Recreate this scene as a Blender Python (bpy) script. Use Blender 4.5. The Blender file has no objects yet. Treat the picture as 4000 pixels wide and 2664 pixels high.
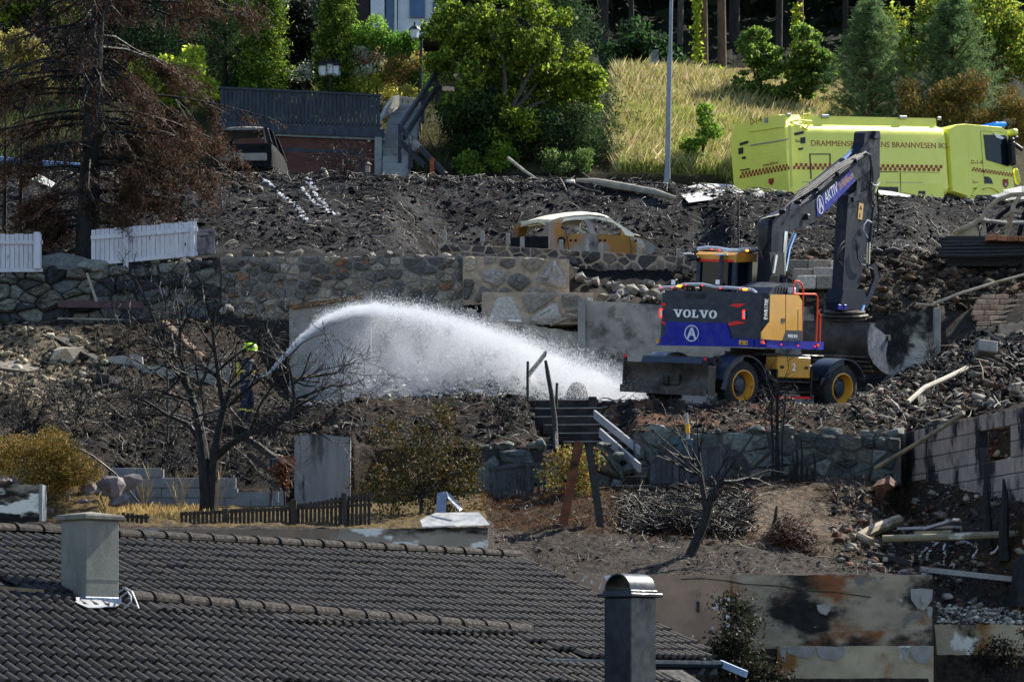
import bpy, bmesh, math, random
import numpy as np
from mathutils import Vector, Matrix, Euler
random.seed(7); RNG = np.random.default_rng(7)
sc = bpy.context.scene
# ---------------------------------------------------------------- camera, sky, sun, exposure
F, YH = 12222.0, 2700.0            # long lens in photo pixels, eye level below the frame
cam_d = bpy.data.cameras.new('camera'); cam = bpy.data.objects.new('camera', cam_d)
sc.collection.objects.link(cam); sc.camera = cam
cam.rotation_euler = (math.radians(90), 0, 0)
cam_d.lens = 110.0; cam_d.sensor_width = 36.0; cam_d.shift_y = (YH-1332)/4000.0
cam_d.clip_start = 1.0; cam_d.clip_end = 2000.0
SUN_EL = math.radians(43); SUN_H = Vector((0.75, 0.66, 0)).normalized()
SUN = Vector((SUN_H.x*math.cos(SUN_EL), SUN_H.y*math.cos(SUN_EL), math.sin(SUN_EL)))
W = bpy.data.worlds.new('World'); sc.world = W; W.use_nodes = True
_n = W.node_tree.nodes; _sky = _n.new('ShaderNodeTexSky'); _sky.sky_type = 'NISHITA'
_sky.sun_disc = False; _sky.sun_elevation = SUN_EL; _sky.sun_rotation = math.atan2(SUN.x, SUN.y)
_sky.air_density = 1.0; _sky.dust_density = 0.6; _sky.ozone_density = 1.5
W.node_tree.links.new(_sky.outputs[0], _n['Background'].inputs[0]); _n['Background'].inputs[1].default_value = 0.105
sun_d = bpy.data.lights.new('sun', 'SUN'); sun_d.energy = 4.6; sun_d.angle = math.radians(0.53); sun_d.color = (1.0, 0.93, 0.80)
sun = bpy.data.objects.new('sun', sun_d); sc.collection.objects.link(sun)
sun.rotation_euler = (-SUN).to_track_quat('-Z', 'Y').to_euler(); sun.location = (60, 60, 80)
vs = sc.view_settings; vs.view_transform = 'Standard'; vs.look = 'None'; vs.exposure = 1.2; vs.gamma = 1.0
vs.use_curve_mapping = False
sc.cycles.use_denoising = True; sc.cycles.max_bounces = 6; sc.cycles.diffuse_bounces = 3; sc.cycles.glossy_bounces = 3
sc.cycles.transmission_bounces = 4; sc.cycles.transparent_max_bounces = 12; sc.cycles.volume_bounces = 2
sc.cycles.caustics_reflective = False; sc.cycles.caustics_refractive = False
sc.render.use_persistent_data = False
COL = sc.collection

# ---------------------------------------------------------------- helpers
def P(px, py, Y): return Vector(((px-2000)*Y/F, Y, (YH-py)*Y/F))
def C(h):
    h = h.lstrip('#'); h = h if len(h) == 6 else h[0]*2+h[1]*2+h[2]*2; o = []
    for i in (0, 2, 4):
        c = int(h[i:i+2], 16)/255; o.append(c/12.92 if c <= .04045 else ((c+.055)/1.055)**2.4)
    return (o[0], o[1], o[2], 1.0)

MATS = {}
def mat(name, col, rough=.75, metal=0.0, var=.3, scale=4.0, bump=0.0, bscale=25.0, layers=(), rnd=0.0, rcols=None,
        coat=0.0, trans=0.0, emis=None, estr=1.0, spec=.4, attr=None, stretch=None, bdist=.03, rvar=0.15):
    """procedural surface: noise-varied base colour, patch layers (hex, scale, lo, hi, offset), bump"""
    if name in MATS: return MATS[name]
    m = bpy.data.materials.new(name); m.use_nodes = True; nt = m.node_tree; N = nt.nodes; L = nt.links
    bs = N['Principled BSDF']; out = N['Material Output']
    geo = N.new('ShaderNodeNewGeometry'); pos = geo.outputs['Position']
    if stretch:
        mp = N.new('ShaderNodeVectorMath'); mp.operation = 'MULTIPLY'; mp.inputs[1].default_value = stretch
        L.new(pos, mp.inputs[0]); pos = mp.outputs[0]
    def noise(s, off=0.0, det=6, ro=.6):
        v = N.new('ShaderNodeVectorMath'); v.operation = 'ADD'; v.inputs[1].default_value = (off, off*1.7, off*.6)
        L.new(pos, v.inputs[0])
        t = N.new('ShaderNodeTexNoise'); t.inputs['Scale'].default_value = s; t.inputs['Detail'].default_value = det
        t.inputs['Roughness'].default_value = ro; L.new(v.outputs[0], t.inputs['Vector']); return t.outputs['Fac']
    def mix(fac, a, b, mode='MIX'):
        x = N.new('ShaderNodeMix'); x.data_type = 'RGBA'; x.blend_type = mode
        if isinstance(fac, float): x.inputs[0].default_value = fac
        else: L.new(fac, x.inputs[0])
        for s, i in ((a, 6), (b, 7)):
            if isinstance(s, tuple): x.inputs[i].default_value = s
            else: L.new(s, x.inputs[i])
        return x.outputs[2]
    def ramp(v, lo, hi, a=0., b=1.):
        r = N.new('ShaderNodeMapRange'); r.interpolation_type = 'SMOOTHSTEP'
        r.inputs[1].default_value = lo; r.inputs[2].default_value = hi; r.inputs[3].default_value = a; r.inputs[4].default_value = b
        L.new(v, r.inputs[0]); return r.outputs[0]
    base = C(col)
    if attr:
        at = N.new('ShaderNodeAttribute'); at.attribute_name = attr; c = at.outputs['Color']
    elif rcols:
        oi = N.new('ShaderNodeObjectInfo'); cr = N.new('ShaderNodeValToRGB'); cr.color_ramp.interpolation = 'CONSTANT'
        L.new(oi.outputs['Random'], cr.inputs[0]); el = cr.color_ramp.elements
        while len(el) < len(rcols): el.new(.5)
        for i, h in enumerate(rcols): el[i].position = i/len(rcols); el[i].color = C(h)
        c = cr.outputs[0]
    else:
        rg = N.new('ShaderNodeRGB'); rg.outputs[0].default_value = base; c = rg.outputs[0]
    if var > 0:
        f = ramp(noise(scale), .3, .7)
        v = N.new('ShaderNodeMapRange'); v.inputs[3].default_value = 1-var; v.inputs[4].default_value = 1+var; L.new(f, v.inputs[0])
        s = N.new('ShaderNodeVectorMath'); s.operation = 'SCALE'; L.new(c, s.inputs[0]); L.new(v.outputs[0], s.inputs['Scale']); c = s.outputs[0]
    if rnd > 0:
        oi = N.new('ShaderNodeObjectInfo'); v = N.new('ShaderNodeMapRange'); v.inputs[3].default_value = 1-rnd; v.inputs[4].default_value = 1+rnd
        L.new(oi.outputs['Random'], v.inputs[0])
        s = N.new('ShaderNodeVectorMath'); s.operation = 'SCALE'; L.new(c, s.inputs[0]); L.new(v.outputs[0], s.inputs['Scale']); c = s.outputs[0]
    for (h, s_, lo, hi, off) in layers:
        c = mix(ramp(noise(s_, off), lo, hi), c, C(h))
    L.new(c, bs.inputs['Base Color'])
    bs.inputs['Metallic'].default_value = metal; bs.inputs['Specular IOR Level'].default_value = spec
    if rvar > 0:
        L.new(ramp(noise(scale*2.3, 9.1), .3, .7, max(.03, rough-rvar), min(1., rough+rvar)), bs.inputs['Roughness'])
    else: bs.inputs['Roughness'].default_value = rough
    if coat: bs.inputs['Coat Weight'].default_value = coat; bs.inputs['Coat Roughness'].default_value = .08
    if bump > 0:
        b = N.new('ShaderNodeBump'); b.inputs['Strength'].default_value = bump; b.inputs['Distance'].default_value = bdist
        L.new(noise(bscale, 3.3, 8, .65), b.inputs['Height']); L.new(b.outputs[0], bs.inputs['Normal'])
    if emis: bs.inputs['Emission Color'].default_value = C(emis); bs.inputs['Emission Strength'].default_value = estr
    if trans > 0:
        tr = N.new('ShaderNodeBsdfTranslucent'); L.new(c, tr.inputs[0]); mx = N.new('ShaderNodeMixShader')
        mx.inputs[0].default_value = trans; L.new(bs.outputs[0], mx.inputs[1]); L.new(tr.outputs[0], mx.inputs[2])
        L.new(mx.outputs[0], out.inputs[0])
    MATS[name] = m; return m

def tag(o, label=None, cat=None, group=None, kind=None):
    if label: o['label'] = label
    if cat: o['category'] = cat
    if group: o['group'] = group
    if kind: o['kind'] = kind
    return o
def thing(name, label, cat, loc=(0, 0, 0), group=None, rot=None):
    o = bpy.data.objects.new(name, None); COL.objects.link(o); o.location = loc
    o.empty_display_size = .2
    if rot is not None: o.rotation_euler = rot
    return tag(o, label, cat, group)
def chain_loc(o):
    v = Vector((0, 0, 0))
    while o is not None: v += Vector(o.location); o = o.parent
    return v
def link(name, me, parent=None, loc=(0, 0, 0)):
    o = bpy.data.objects.new(name, me); COL.objects.link(o); o.location = loc
    if parent is not None: o.parent = parent
    return o

_t = (1+5**.5)/2
_iv = [Vector(v).normalized() for v in [(-1,_t,0),(1,_t,0),(-1,-_t,0),(1,-_t,0),(0,-1,_t),(0,1,_t),(0,-1,-_t),(0,1,-_t),(_t,0,-1),(_t,0,1),(-_t,0,-1),(-_t,0,1)]]
_if = [(0,11,5),(0,5,1),(0,1,7),(0,7,10),(0,10,11),(1,5,9),(5,11,4),(11,10,2),(10,7,6),(7,1,8),(3,9,4),(3,4,2),(3,2,6),(3,6,8),(3,8,9),(4,9,5),(2,4,11),(6,2,10),(8,6,7),(9,8,1)]
def _sub(v, f):
    v = list(v); mid = {}; o = []
    def m(a, b):
        k = (min(a, b), max(a, b))
        if k not in mid: v.append(((v[a]+v[b])/2).normalized()); mid[k] = len(v)-1
        return mid[k]
    for a, b, c in f:
        x, y, z = m(a, b), m(b, c), m(c, a); o += [(a, x, z), (b, y, x), (c, z, y), (x, y, z)]
    return v, o
_iv2, _if2 = _sub(_iv, _if); _iv3, _if3 = _sub(_iv2, _if2)
ICO = {0: (_iv, _if), 1: (_iv2, _if2), 2: (_iv3, _if3)}

class MB:
    def __init__(s): s.v = []; s.f = []
    def add(s, v, f):
        o = len(s.v); s.v += [Vector(x) for x in v]; s.f += [tuple(i+o for i in q) for q in f]; return s
    def box(s, c, d, R=None, bev=0.0):
        x, y, z = d[0]/2, d[1]/2, d[2]/2; c = Vector(c)
        if bev <= 0:
            v = [Vector((i*x, j*y, k*z)) for i in (-1, 1) for j in (-1, 1) for k in (-1, 1)]
            f = [(0,1,3,2),(4,6,7,5),(0,4,5,1),(2,3,7,6),(0,2,6,4),(1,5,7,3)]
        else:
            b = min(bev, x*.9, y*.9, z*.9); v = []; idx = {}
            for i in (-1, 1):
                for j in (-1, 1):
                    for k in (-1, 1):
                        for a in range(3):
                            e = [x-b, y-b, z-b]; e[a] = (x, y, z)[a]
                            idx[(i, j, k, a)] = len(v); v.append(Vector((i*e[0], j*e[1], k*e[2])))
            f = []; q = ((-1, -1), (1, -1), (1, 1), (-1, 1))
            for g in (-1, 1):
                f.append(tuple(idx[(g, a, b2, 0)] for a, b2 in q)); f.append(tuple(idx[(a, g, b2, 1)] for a, b2 in q)); f.append(tuple(idx[(a, b2, g, 2)] for a, b2 in q))
            for i in (-1, 1):
                for j in (-1, 1):
                    f.append((idx[(i, j, -1, 0)], idx[(i, j, 1, 0)], idx[(i, j, 1, 1)], idx[(i, j, -1, 1)]))
                    f.append((idx[(i, -1, j, 0)], idx[(i, 1, j, 0)], idx[(i, 1, j, 2)], idx[(i, -1, j, 2)]))
                    f.append((idx[(-1, i, j, 1)], idx[(1, i, j, 1)], idx[(1, i, j, 2)], idx[(-1, i, j, 2)]))
                    for k in (-1, 1): f.append((idx[(i, j, k, 0)], idx[(i, j, k, 1)], idx[(i, j, k, 2)]))
        if R is not None: v = [R @ a for a in v]
        return s.add([a+c for a in v], f)
    def box2(s, a, b, bev=0.0):
        a, b = Vector(a), Vector(b); d = b-a
        return s.box((a+b)/2, (abs(d.x), abs(d.y), abs(d.z)), None, bev)
    def bar(s, p0, p1, w, h, up=(0, 0, 1), bev=0.0):
        p0, p1 = Vector(p0), Vector(p1); d = p1-p0; L = d.length
        if L < 1e-6: return s
        x = d/L; u = Vector(up); y = u.cross(x)
        if y.length < 1e-3: y = Vector((0, 1, 0)).cross(x)
        y.normalize(); z = x.cross(y); R = Matrix((x, y, z)).transposed()
        return s.box((p0+p1)/2, (L, w, h), R, bev)
    def tube(s, pts, r, n=6, cap=True):
        pts = [Vector(p) for p in pts]; m = len(pts)
        rs = r if isinstance(r, (list, tuple)) else [r]*m
        o = len(s.v); nx = None
        for i, p in enumerate(pts):
            t = (pts[min(i+1, m-1)]-pts[max(i-1, 0)])
            if t.length < 1e-7: t = Vector((0, 0, 1))
            t.normalize()
            if nx is None:
                a = Vector((0, 0, 1)) if abs(t.z) < .9 else Vector((1, 0, 0)); nx = t.cross(a).normalized()
            else:
                nx = nx-t*nx.dot(t)
                nx = nx.normalized() if nx.length > 1e-6 else t.orthogonal().normalized()
            b = t.cross(nx)
            for k in range(n):
                a = 2*math.pi*k/n; s.v.append(p+(nx*math.cos(a)+b*math.sin(a))*rs[i])
        for i in range(m-1):
            for k in range(n):
                k2 = (k+1) % n; s.f.append((o+i*n+k, o+i*n+k2, o+(i+1)*n+k2, o+(i+1)*n+k))
        if cap: s.f.append(tuple(o+k for k in reversed(range(n)))); s.f.append(tuple(o+(m-1)*n+k for k in range(n)))
        return s
    def prism(s, poly, a, b, axes=(0, 2)):
        """polygon in two local axes, extruded from a to b along the third"""
        ax = 3-axes[0]-axes[1]; n = len(poly); v = []
        for d in (a, b):
            for p in poly:
                q = [0, 0, 0]; q[axes[0]] = p[0]; q[axes[1]] = p[1]; q[ax] = d; v.append(q)
        f = [tuple(range(n)), tuple(range(2*n-1, n-1, -1))]+[(i, (i+1) % n, n+(i+1) % n, n+i) for i in range(n)]
        return s.add(v, f)
    def sheet(s, pts, th):
        """thick panel from a 3D outline"""
        pts = [Vector(p) for p in pts]; n = Vector((0, 0, 0)); c = sum(pts, Vector())/len(pts)
        for i in range(len(pts)): n += (pts[i]-c).cross(pts[(i+1) % len(pts)]-c)
        n.normalize(); k = len(pts); v = pts+[p+n*th for p in pts]
        return s.add(v, [tuple(range(k-1, -1, -1)), tuple(range(k, 2*k))]+[(i, (i+1) % k, k+(i+1) % k, k+i) for i in range(k)])
    def lathe(s, prof, c=(0, 0, 0), n=24, R=None, close=True):
        """profile (r, h) turned about local z"""
        c = Vector(c); v = []
        for r, h in prof:
            for k in range(n):
                a = 2*math.pi*k/n; p = Vector((r*math.cos(a), r*math.sin(a), h)); v.append((R @ p if R is not None else p)+c)
        f = [(i*n+k, i*n+(k+1) % n, (i+1)*n+(k+1) % n, (i+1)*n+k) for i in range(len(prof)-1) for k in range(n)]
        if close: f.append(tuple(range(n-1, -1, -1))); f.append(tuple((len(prof)-1)*n+k for k in range(n)))
        return s.add(v, f)
    def rock(s, c, d, sub=0, rough=.22, rs=None):
        rs = rs or random; V, Fc = ICO[sub]; c = Vector(c)
        R = Euler((rs.uniform(0, 6.3), rs.uniform(0, 6.3), rs.uniform(0, 6.3))).to_matrix(); R2 = Euler((rs.uniform(-.3, .3), rs.uniform(-.3, .3), rs.uniform(0, 6.3))).to_matrix()
        pl = [(Vector((rs.gauss(0, 1), rs.gauss(0, 1), rs.gauss(0, 1))).normalized(), rs.uniform(.32, .75)) for _ in range(6)]
        out = []
        for v in V:
            p = R @ v; k = 1.0
            for n_, dd in pl:
                t = p.dot(n_)
                if t > dd: k = min(k, dd/t)
            p = p*k*(1+rs.uniform(-rough, rough)*.5); out.append(R2 @ Vector((p.x*d[0]/2, p.y*d[1]/2, p.z*d[2]/2))+c)
        return s.add(out, Fc)
    def xf(s, M):
        s.v = [M @ v for v in s.v]; return s
    def build(s, name, m=None, parent=None, smooth=False, local=False, fixn=True):
        me = bpy.data.meshes.new(name)
        if parent is not None:
            off = Vector((0, 0, 0)) if local else chain_loc(parent); loc = (0, 0, 0)
        elif local: off = Vector((0, 0, 0)); loc = (0, 0, 0)
        else:
            xs = [v.x for v in s.v]; ys = [v.y for v in s.v]; off = Vector(((min(xs)+max(xs))/2, (min(ys)+max(ys))/2, min(v.z for v in s.v))); loc = off
        me.from_pydata([tuple(v-off) for v in s.v], [], s.f)
        if fixn and len(s.f) < 20000:
            bm = bmesh.new(); bm.from_mesh(me); bmesh.ops.recalc_face_normals(bm, faces=bm.faces); bm.to_mesh(me); bm.free()
        if smooth:
            me.polygons.foreach_set('use_smooth', [True]*len(me.polygons))
            if smooth != 'all': me.set_sharp_from_angle(angle=math.radians(38))
        if m is not None: me.materials.append(MATS[m] if isinstance(m, str) else m)
        return link(name, me, parent, loc)

def big_mesh(name, V, Fq, m, attr=None, smooth=False, parent=None, off=(0, 0, 0)):
    """numpy mesh: V (n,3), Fq (k,3|4)"""
    me = bpy.data.meshes.new(name); k = Fq.shape[1]
    me.vertices.add(len(V)); me.vertices.foreach_set('co', (V-np.array(off)).astype(np.float32).ravel())
    me.loops.add(Fq.size); me.loops.foreach_set('vertex_index', Fq.astype(np.int32).ravel())
    me.polygons.add(len(Fq)); me.polygons.foreach_set('loop_start', np.arange(0, Fq.size, k, dtype=np.int32))
    if smooth: me.polygons.foreach_set('use_smooth', np.ones(len(Fq), dtype=bool))
    if attr is not None:
        a = me.color_attributes.new('tint', 'FLOAT_COLOR', 'POINT'); c = np.ones((len(V), 4), np.float32); c[:, :3] = attr
        a.data.foreach_set('color', c.ravel())
    me.materials.append(MATS[m] if isinstance(m, str) else m); me.update(calc_edges=True); me.validate()
    return link(name, me, parent, off if parent is None else (0, 0, 0))

def _h(ix, iy, s):
    n = (ix.astype(np.int64)*374761393+iy.astype(np.int64)*668265263+s*974634777) & 0x7fffffff
    n = ((n ^ (n >> 13))*1274126177) & 0x7fffffff
    return ((n ^ (n >> 16)) & 0xffff)/65535.0
def vnoise(x, y, s=0):
    x = np.asarray(x, float); y = np.asarray(y, float)
    ix = np.floor(x).astype(np.int64); iy = np.floor(y).astype(np.int64); fx = x-ix; fy = y-iy
    fx = fx*fx*(3-2*fx); fy = fy*fy*(3-2*fy)
    a = _h(ix, iy, s); b = _h(ix+1, iy, s); c = _h(ix, iy+1, s); d = _h(ix+1, iy+1, s)
    return (a*(1-fx)+b*fx)*(1-fy)+(c*(1-fx)+d*fx)*fy
def fbm(x, y, s=0, o=4):
    t = 0; a = .5; tot = 0
    for k in range(o): t = t+a*vnoise(x*2**k, y*2**k, s+k*17); tot += a; a *= .5
    return t/tot
def copy_tree(o, parent=None):
    c = o.copy(); COL.objects.link(c); c.parent = parent
    for ch in list(o.children): copy_tree(ch, c)
    return c

class Frame:
    """a rigid local frame; pt() finds where a line of sight meets a local plane, to read real sizes"""
    def __init__(s, M): s.M = M; s.I = M.inverted()
    def pt(s, px, py, ax, val):
        o = s.I @ Vector((0, 0, 0)); d = (s.I @ Vector(((px-2000)/F, 1, (YH-py)/F)))-o
        t = (val-o[ax])/d[ax]; return o+d*t
_fcache = {}
def text_mb(txt, size, width=None, bold=0.0, depth=.004):
    """flat lettering from the built-in font, lying in local xz, standing on z=0, from x=0"""
    cu = bpy.data.curves.new('lettering', 'FONT'); cu.body = txt; cu.size = 1.0; cu.offset = bold; cu.resolution_u = 3
    ob = bpy.data.objects.new('lettering', cu); COL.objects.link(ob); bpy.context.view_layer.update()
    me = bpy.data.meshes.new_from_object(ob.evaluated_get(bpy.context.evaluated_depsgraph_get()))
    vs_ = [v.co.copy() for v in me.vertices]; fs = [tuple(p.vertices) for p in me.polygons]
    bpy.data.objects.remove(ob); bpy.data.curves.remove(cu); bpy.data.meshes.remove(me)
    x0 = min(v.x for v in vs_); x1 = max(v.x for v in vs_); h = .73
    sx = size/h if width is None else width/(x1-x0); sz = size/h
    mb = MB(); mb.add([((v.x-x0)*sx, 0, v.y*sz) for v in vs_], fs); return mb
# ---------------------------------------------------------------- terrain: one sheet of terraces climbing the hillside
CON = [  # contour lines across the hillside, near to far: (photo column, photo row, distance)
 [(0,4200,34)],
 [(0,2790,53.0),(1900,2790,53.0),(1925,2790,54.0),(3640,2790,54.0),(3660,2790,54.7)],
 [(0,2066,53.85),(1895,2066,53.85),(1930,2160,54.6),(2080,2252,54.85),(3630,2252,54.85),(3655,2440,55.3),(4000,2440,55.3)],
 [(0,2040,56.4),(420,2045,56.4),(470,2056,54.6),(1895,2056,54.6),(1930,2082,57),(2400,2085,57),(2900,2125,57),(3300,2180,57),(3640,2245,57),(3720,2330,56.6),(4000,2330,56.4)],
 [(0,1900,58.5),(390,1905,58.5),(432,1975,61.58),(1100,1975,61.58),(1140,1965,61.95),(1400,1960,61.95),(1500,1960,62.4),(1900,1915,62.55),(2200,1885,62.55),(2500,1885,62.5),(2900,1860,62.5),(3150,1845,62.5),(3400,1870,62.5),(3515,2010,62.6),(3600,2050,60.5),(4000,2030,57)],
 [(0,1850,60.2),(390,1850,60.6),(440,1850,61.8),(760,1880,61.8),(1100,1935,61.8),(1140,1930,62.2),(1380,1720,62.2),(1400,1745,62.5),(1500,1740,62.7),(1870,1752,62.8),(2040,1745,62.8),(2100,1850,62.8),(2430,1880,62.8),(2480,1702,62.75),(3000,1692,62.75),(3500,1700,63),(3540,1740,64.5),(4000,1640,60)],
 [(0,1610,66),(450,1630,66),(900,1672,66),(1200,1625,66),(1400,1565,66),(1800,1556,66),(2050,1552,66),(2100,1600,66),(2280,1620,66),(2380,1575,66),(2480,1572,66),(3000,1588,66),(3300,1585,66),(3600,1600,66.5),(4000,1545,66)],
 [(0,1560,67.2),(450,1600,67.2),(900,1664,67.5),(1200,1615,67.2),(1400,1572,67.2),(1800,1560,67.2),(2480,1590,67.2),(3000,1592,67.2),(3400,1575,67.2),(3600,1560,67.5),(4000,1510,67.2)],
 [(0,1270,74),(450,1290,74),(760,1262,74),(900,1330,74),(1100,1520,74.1),(1150,1605,75.2),(1800,1602,75.2),(2275,1605,75.2),(2290,1605,74.95),(3000,1605,74.95),(3380,1560,75.02),(3560,1450,75.02),(3640,1440,75.02),(3700,1390,74),(4000,1300,74)],
 [(0,1262,76.1),(450,1262,76.2),(860,1240,76.3),(1120,1245,76.42),(1450,1225,76.42),(1820,1240,76.42),(1850,1258,76.1),(2225,1262,76.1),(2275,1230,75.6),(2300,1185,75.5),(2560,1192,75.4),(2700,1190,75.4),(3000,1235,75.4),(3380,1275,75.4),(3640,1215,75.4),(3700,1240,75.4),(4000,1150,75.4)],
 [(0,1045,77),(300,1038,77),(700,1010,77),(860,1006,77),(1820,1003,77),(1850,1010,77),(2220,1025,77),(2270,1110,77),(2600,1150,77),(2700,1140,77),(3000,1085,77),(3400,1070,77),(3800,1090,77),(4000,1080,77)],
 [(0,990,78.4),(300,985,78.4),(860,985,78.4),(1700,985,78.4),(1720,962,78.4),(2200,990,78.4),(2700,1010,78.4),(3000,1005,78.4),(3300,1003,78.4),(3600,985,78.4),(3720,960,78.4),(4000,955,78.4)],
 [(0,692,89),(900,687,89),(1500,692,89),(1900,702,89),(2400,707,89),(2700,732,89),(2900,747,89),(3200,768,89),(3400,763,89),(3700,775,89),(4000,782,89)],
 [(0,708,89.8),(900,703,89.8),(1500,708,89.8),(1900,718,89.8),(2400,760,90),(2700,810,90.2),(2900,835,90.2),(3200,855,90.2),(3400,850,90.2),(3700,855,90.2),(4000,855,90.2)],
 [(0,760,96.3),(900,790,96.3),(1500,800,96.3),(1700,790,96.3),(2400,790,96),(2700,940,96.3),(2900,985,96.3),(3900,898,96.3),(4000,890,96.3)],
 [(0,640,97.3),(850,640,97.3),(900,540,98.8),(1470,540,98.8),(1500,650,98),(1700,650,98),(2400,680,97),(2700,690,97),(2900,680,97.5),(3250,720,98),(4000,760,98)],
 [(0,420,108),(860,400,106),(900,330,106),(1500,330,106),(2000,380,106),(2430,300,110),(2800,320,110),(3250,440,110),(4000,460,110)],
 [(0,150,122),(900,150,122),(1500,100,122),(2000,200,122),(2430,250,122),(2800,262,122),(4000,340,122)],
 [(0,-500,170)], [(0,-1200,300)]]
SUBS = [3, 4, 40, 50, 12, 60, 16, 60, 6, 16, 8, 120, 4, 10, 6, 50, 10, 12, 6]
UC = np.arange(-900, 4901, 12.0)
cY = np.array([np.interp(UC, [p[0] for p in c], [p[2] for p in c]) for c in CON])
cP = np.array([np.interp(UC, [p[0] for p in c], [p[1] for p in c]) for c in CON])
cZ = (YH-cP)*cY/F
# level strip behind the long wall where the wrecks stand, then the slope
_i = 12; _y = np.full(len(UC), 82.0); _f = (82.0-cY[11])/(cY[12]-cY[11]); _z = cZ[11]*(1-_f)+cZ[12]*_f
_w = np.clip(np.minimum((UC-1540)/200, (2860-UC)/120), 0, 1)+np.clip(np.minimum((UC-3560)/160, (4900-UC)/80), 0, 1)
_z = _z*(1-_w)+(10.72+.0*UC)*_w; cY = np.insert(cY, 12, _y, 0); cZ = np.insert(cZ, 12, _z, 0); SUBS[11:12] = [40, 90]
cZ[11] = np.where(_w > 0, cZ[11]*(1-_w)+10.70*_w, cZ[11]); KORD = list(range(12))+[11.45]+list(range(12, len(CON)))
TY = []; TZ = []; TK = []
for i in range(len(KORD)-1):
    n = SUBS[i]
    for k in range(n):
        t = k/n; TY.append(cY[i]*(1-t)+cY[i+1]*t); TZ.append(cZ[i]*(1-t)+cZ[i+1]*t); TK.append(KORD[i]*(1-t)+KORD[i+1]*t)
TY.append(cY[-1]); TZ.append(cZ[-1]); TK.append(len(CON)-1)
TY = np.array(TY); TZ = np.array(TZ); TK = np.array(TK)[:, None]+0*TY
TU = UC[None, :]+0*TY; TX = (TU-2000)*TY/F
# roughness of the ground by zone
amp = np.interp(TK, [0,1,2,3,4,5,6,7,8,9,10,11,12,13,14,15,16,17,18,19], [0,0,.03,.08,.03,.05,.12,.07,.10,.03,.03,.085,.05,.01,.01,.03,.12,.15,.2,.2])
left = np.clip((1150-TU)/200, 0, 1); zone67 = ((TK > 5) & (TK < 8.2))
amp = amp+np.where(zone67, left*.03, 0)
nz = (fbm(TX*.9, TY*.9, 3, 4)-.5)*1.3+(fbm(TX*3.1, TY*3.1, 11, 4)-.5)*1.0+(1-2*np.abs(fbm(TX*5.5, TY*5.5, 23, 3)-.5)*2-.6)*.35
TZ = TZ+amp*nz*2.0+np.where(zone67, left*np.sin(np.pi*np.clip((TK-5)/3.2, 0, 1)), 0)*(fbm(TX*.55, TY*.55, 77, 3)-.5)*1.3
# base colours by zone (soil, ash, char; shade put into left slope and forest floor)
def zc(r, g, b): return np.array([r, g, b])
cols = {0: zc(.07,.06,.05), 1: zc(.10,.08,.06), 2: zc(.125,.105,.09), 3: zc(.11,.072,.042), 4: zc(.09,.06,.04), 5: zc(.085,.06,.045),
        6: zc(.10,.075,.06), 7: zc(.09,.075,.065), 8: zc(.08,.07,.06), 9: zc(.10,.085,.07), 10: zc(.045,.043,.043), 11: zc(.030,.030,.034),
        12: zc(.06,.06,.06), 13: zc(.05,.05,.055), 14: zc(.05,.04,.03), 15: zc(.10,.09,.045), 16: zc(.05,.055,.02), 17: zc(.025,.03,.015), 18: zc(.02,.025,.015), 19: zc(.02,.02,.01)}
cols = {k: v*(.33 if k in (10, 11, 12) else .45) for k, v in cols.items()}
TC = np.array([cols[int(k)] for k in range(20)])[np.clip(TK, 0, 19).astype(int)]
def blend(mask, c, a=1.0):
    global TC
    m = np.clip(mask, 0, 1)[..., None]*a; TC = TC*(1-m)+zc(*c)*m
def sm(x, a, b):
    t = np.clip((x-a)/(b-a), 0, 1); return t*t*(3-2*t)
n1 = fbm(TX*.8, TY*.8, 41, 5); n2 = fbm(TX*2.5, TY*2.5, 51, 4); n3 = fbm(TX*.35, TY*.35, 61, 3)
blend((TK >= 11) & (TK < 12.2) & True, (.115, .11, .108), 1) if False else None
blend(((TK >= 11) & (TK < 12.6))*sm(n1, .48, .66), (.045, .044, .046), .8)
blend(((TK >= 11) & (TK < 12.6))*sm(n2, .60, .75), (.012, .012, .014), .9)
blend(((TK > 5) & (TK < 8.3))*sm(n1, .44, .58), (.014, .013, .013), .9)
blend(((TK > 5) & (TK < 8.6))*left*sm(n3, .3, .6), (.030, .022, .016), .75)  # left slope colour darkened for the shade of its mounds
blend(((TK > 5.2) & (TK < 7) & (TU > 2350) & (TU < 3150))*sm(n2, .45, .6), (.17, .085, .05), .7)
blend(((TK > 4.6) & (TK < 8.4))*np.clip((420-TU)/200, 0, 1)*sm(n3, .35, .5), (.16, .13, .09), .8)
blend(((TK > 3) & (TK < 4.2) & (TU > 2700) & (TU < 3450))*sm(n1, .35, .55), (.15, .115, .085), .8)
blend(((TK > 3) & (TK < 4.2) & (TU < 1900))*1.0, (.14, .10, .045), .8)
blend(((TK > 2) & (TK < 3.2))*sm(n2, .52, .7), (.06, .052, .048), .6)
blend(((TK > 2) & (TK < 4.5) & (TU > 3300))*sm(n1, .42, .6), (.035, .032, .03), .8)
blend(((TK > 9.5) & (TK < 11) & (TU > 2900))*sm(n2, .4, .6), (.11, .085, .065), .8)
blend(((TK > 15) & (TK < 17) & (TU > 2380) & (TU < 3300)), (.20, .155, .055), .9)
mat('ground_mat', '#444444', rough=.86, var=.5, scale=9, bump=1.0, bscale=22, attr='tint', spec=.07, bdist=.08, rvar=.12)
nr, nc = TY.shape
V = np.stack([TX.ravel(), TY.ravel(), TZ.ravel()], 1)
idx = np.arange(nr*nc).reshape(nr, nc)
Q = np.stack([idx[:-1, :-1], idx[:-1, 1:], idx[1:, 1:], idx[1:, :-1]], -1).reshape(-1, 4)
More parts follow.
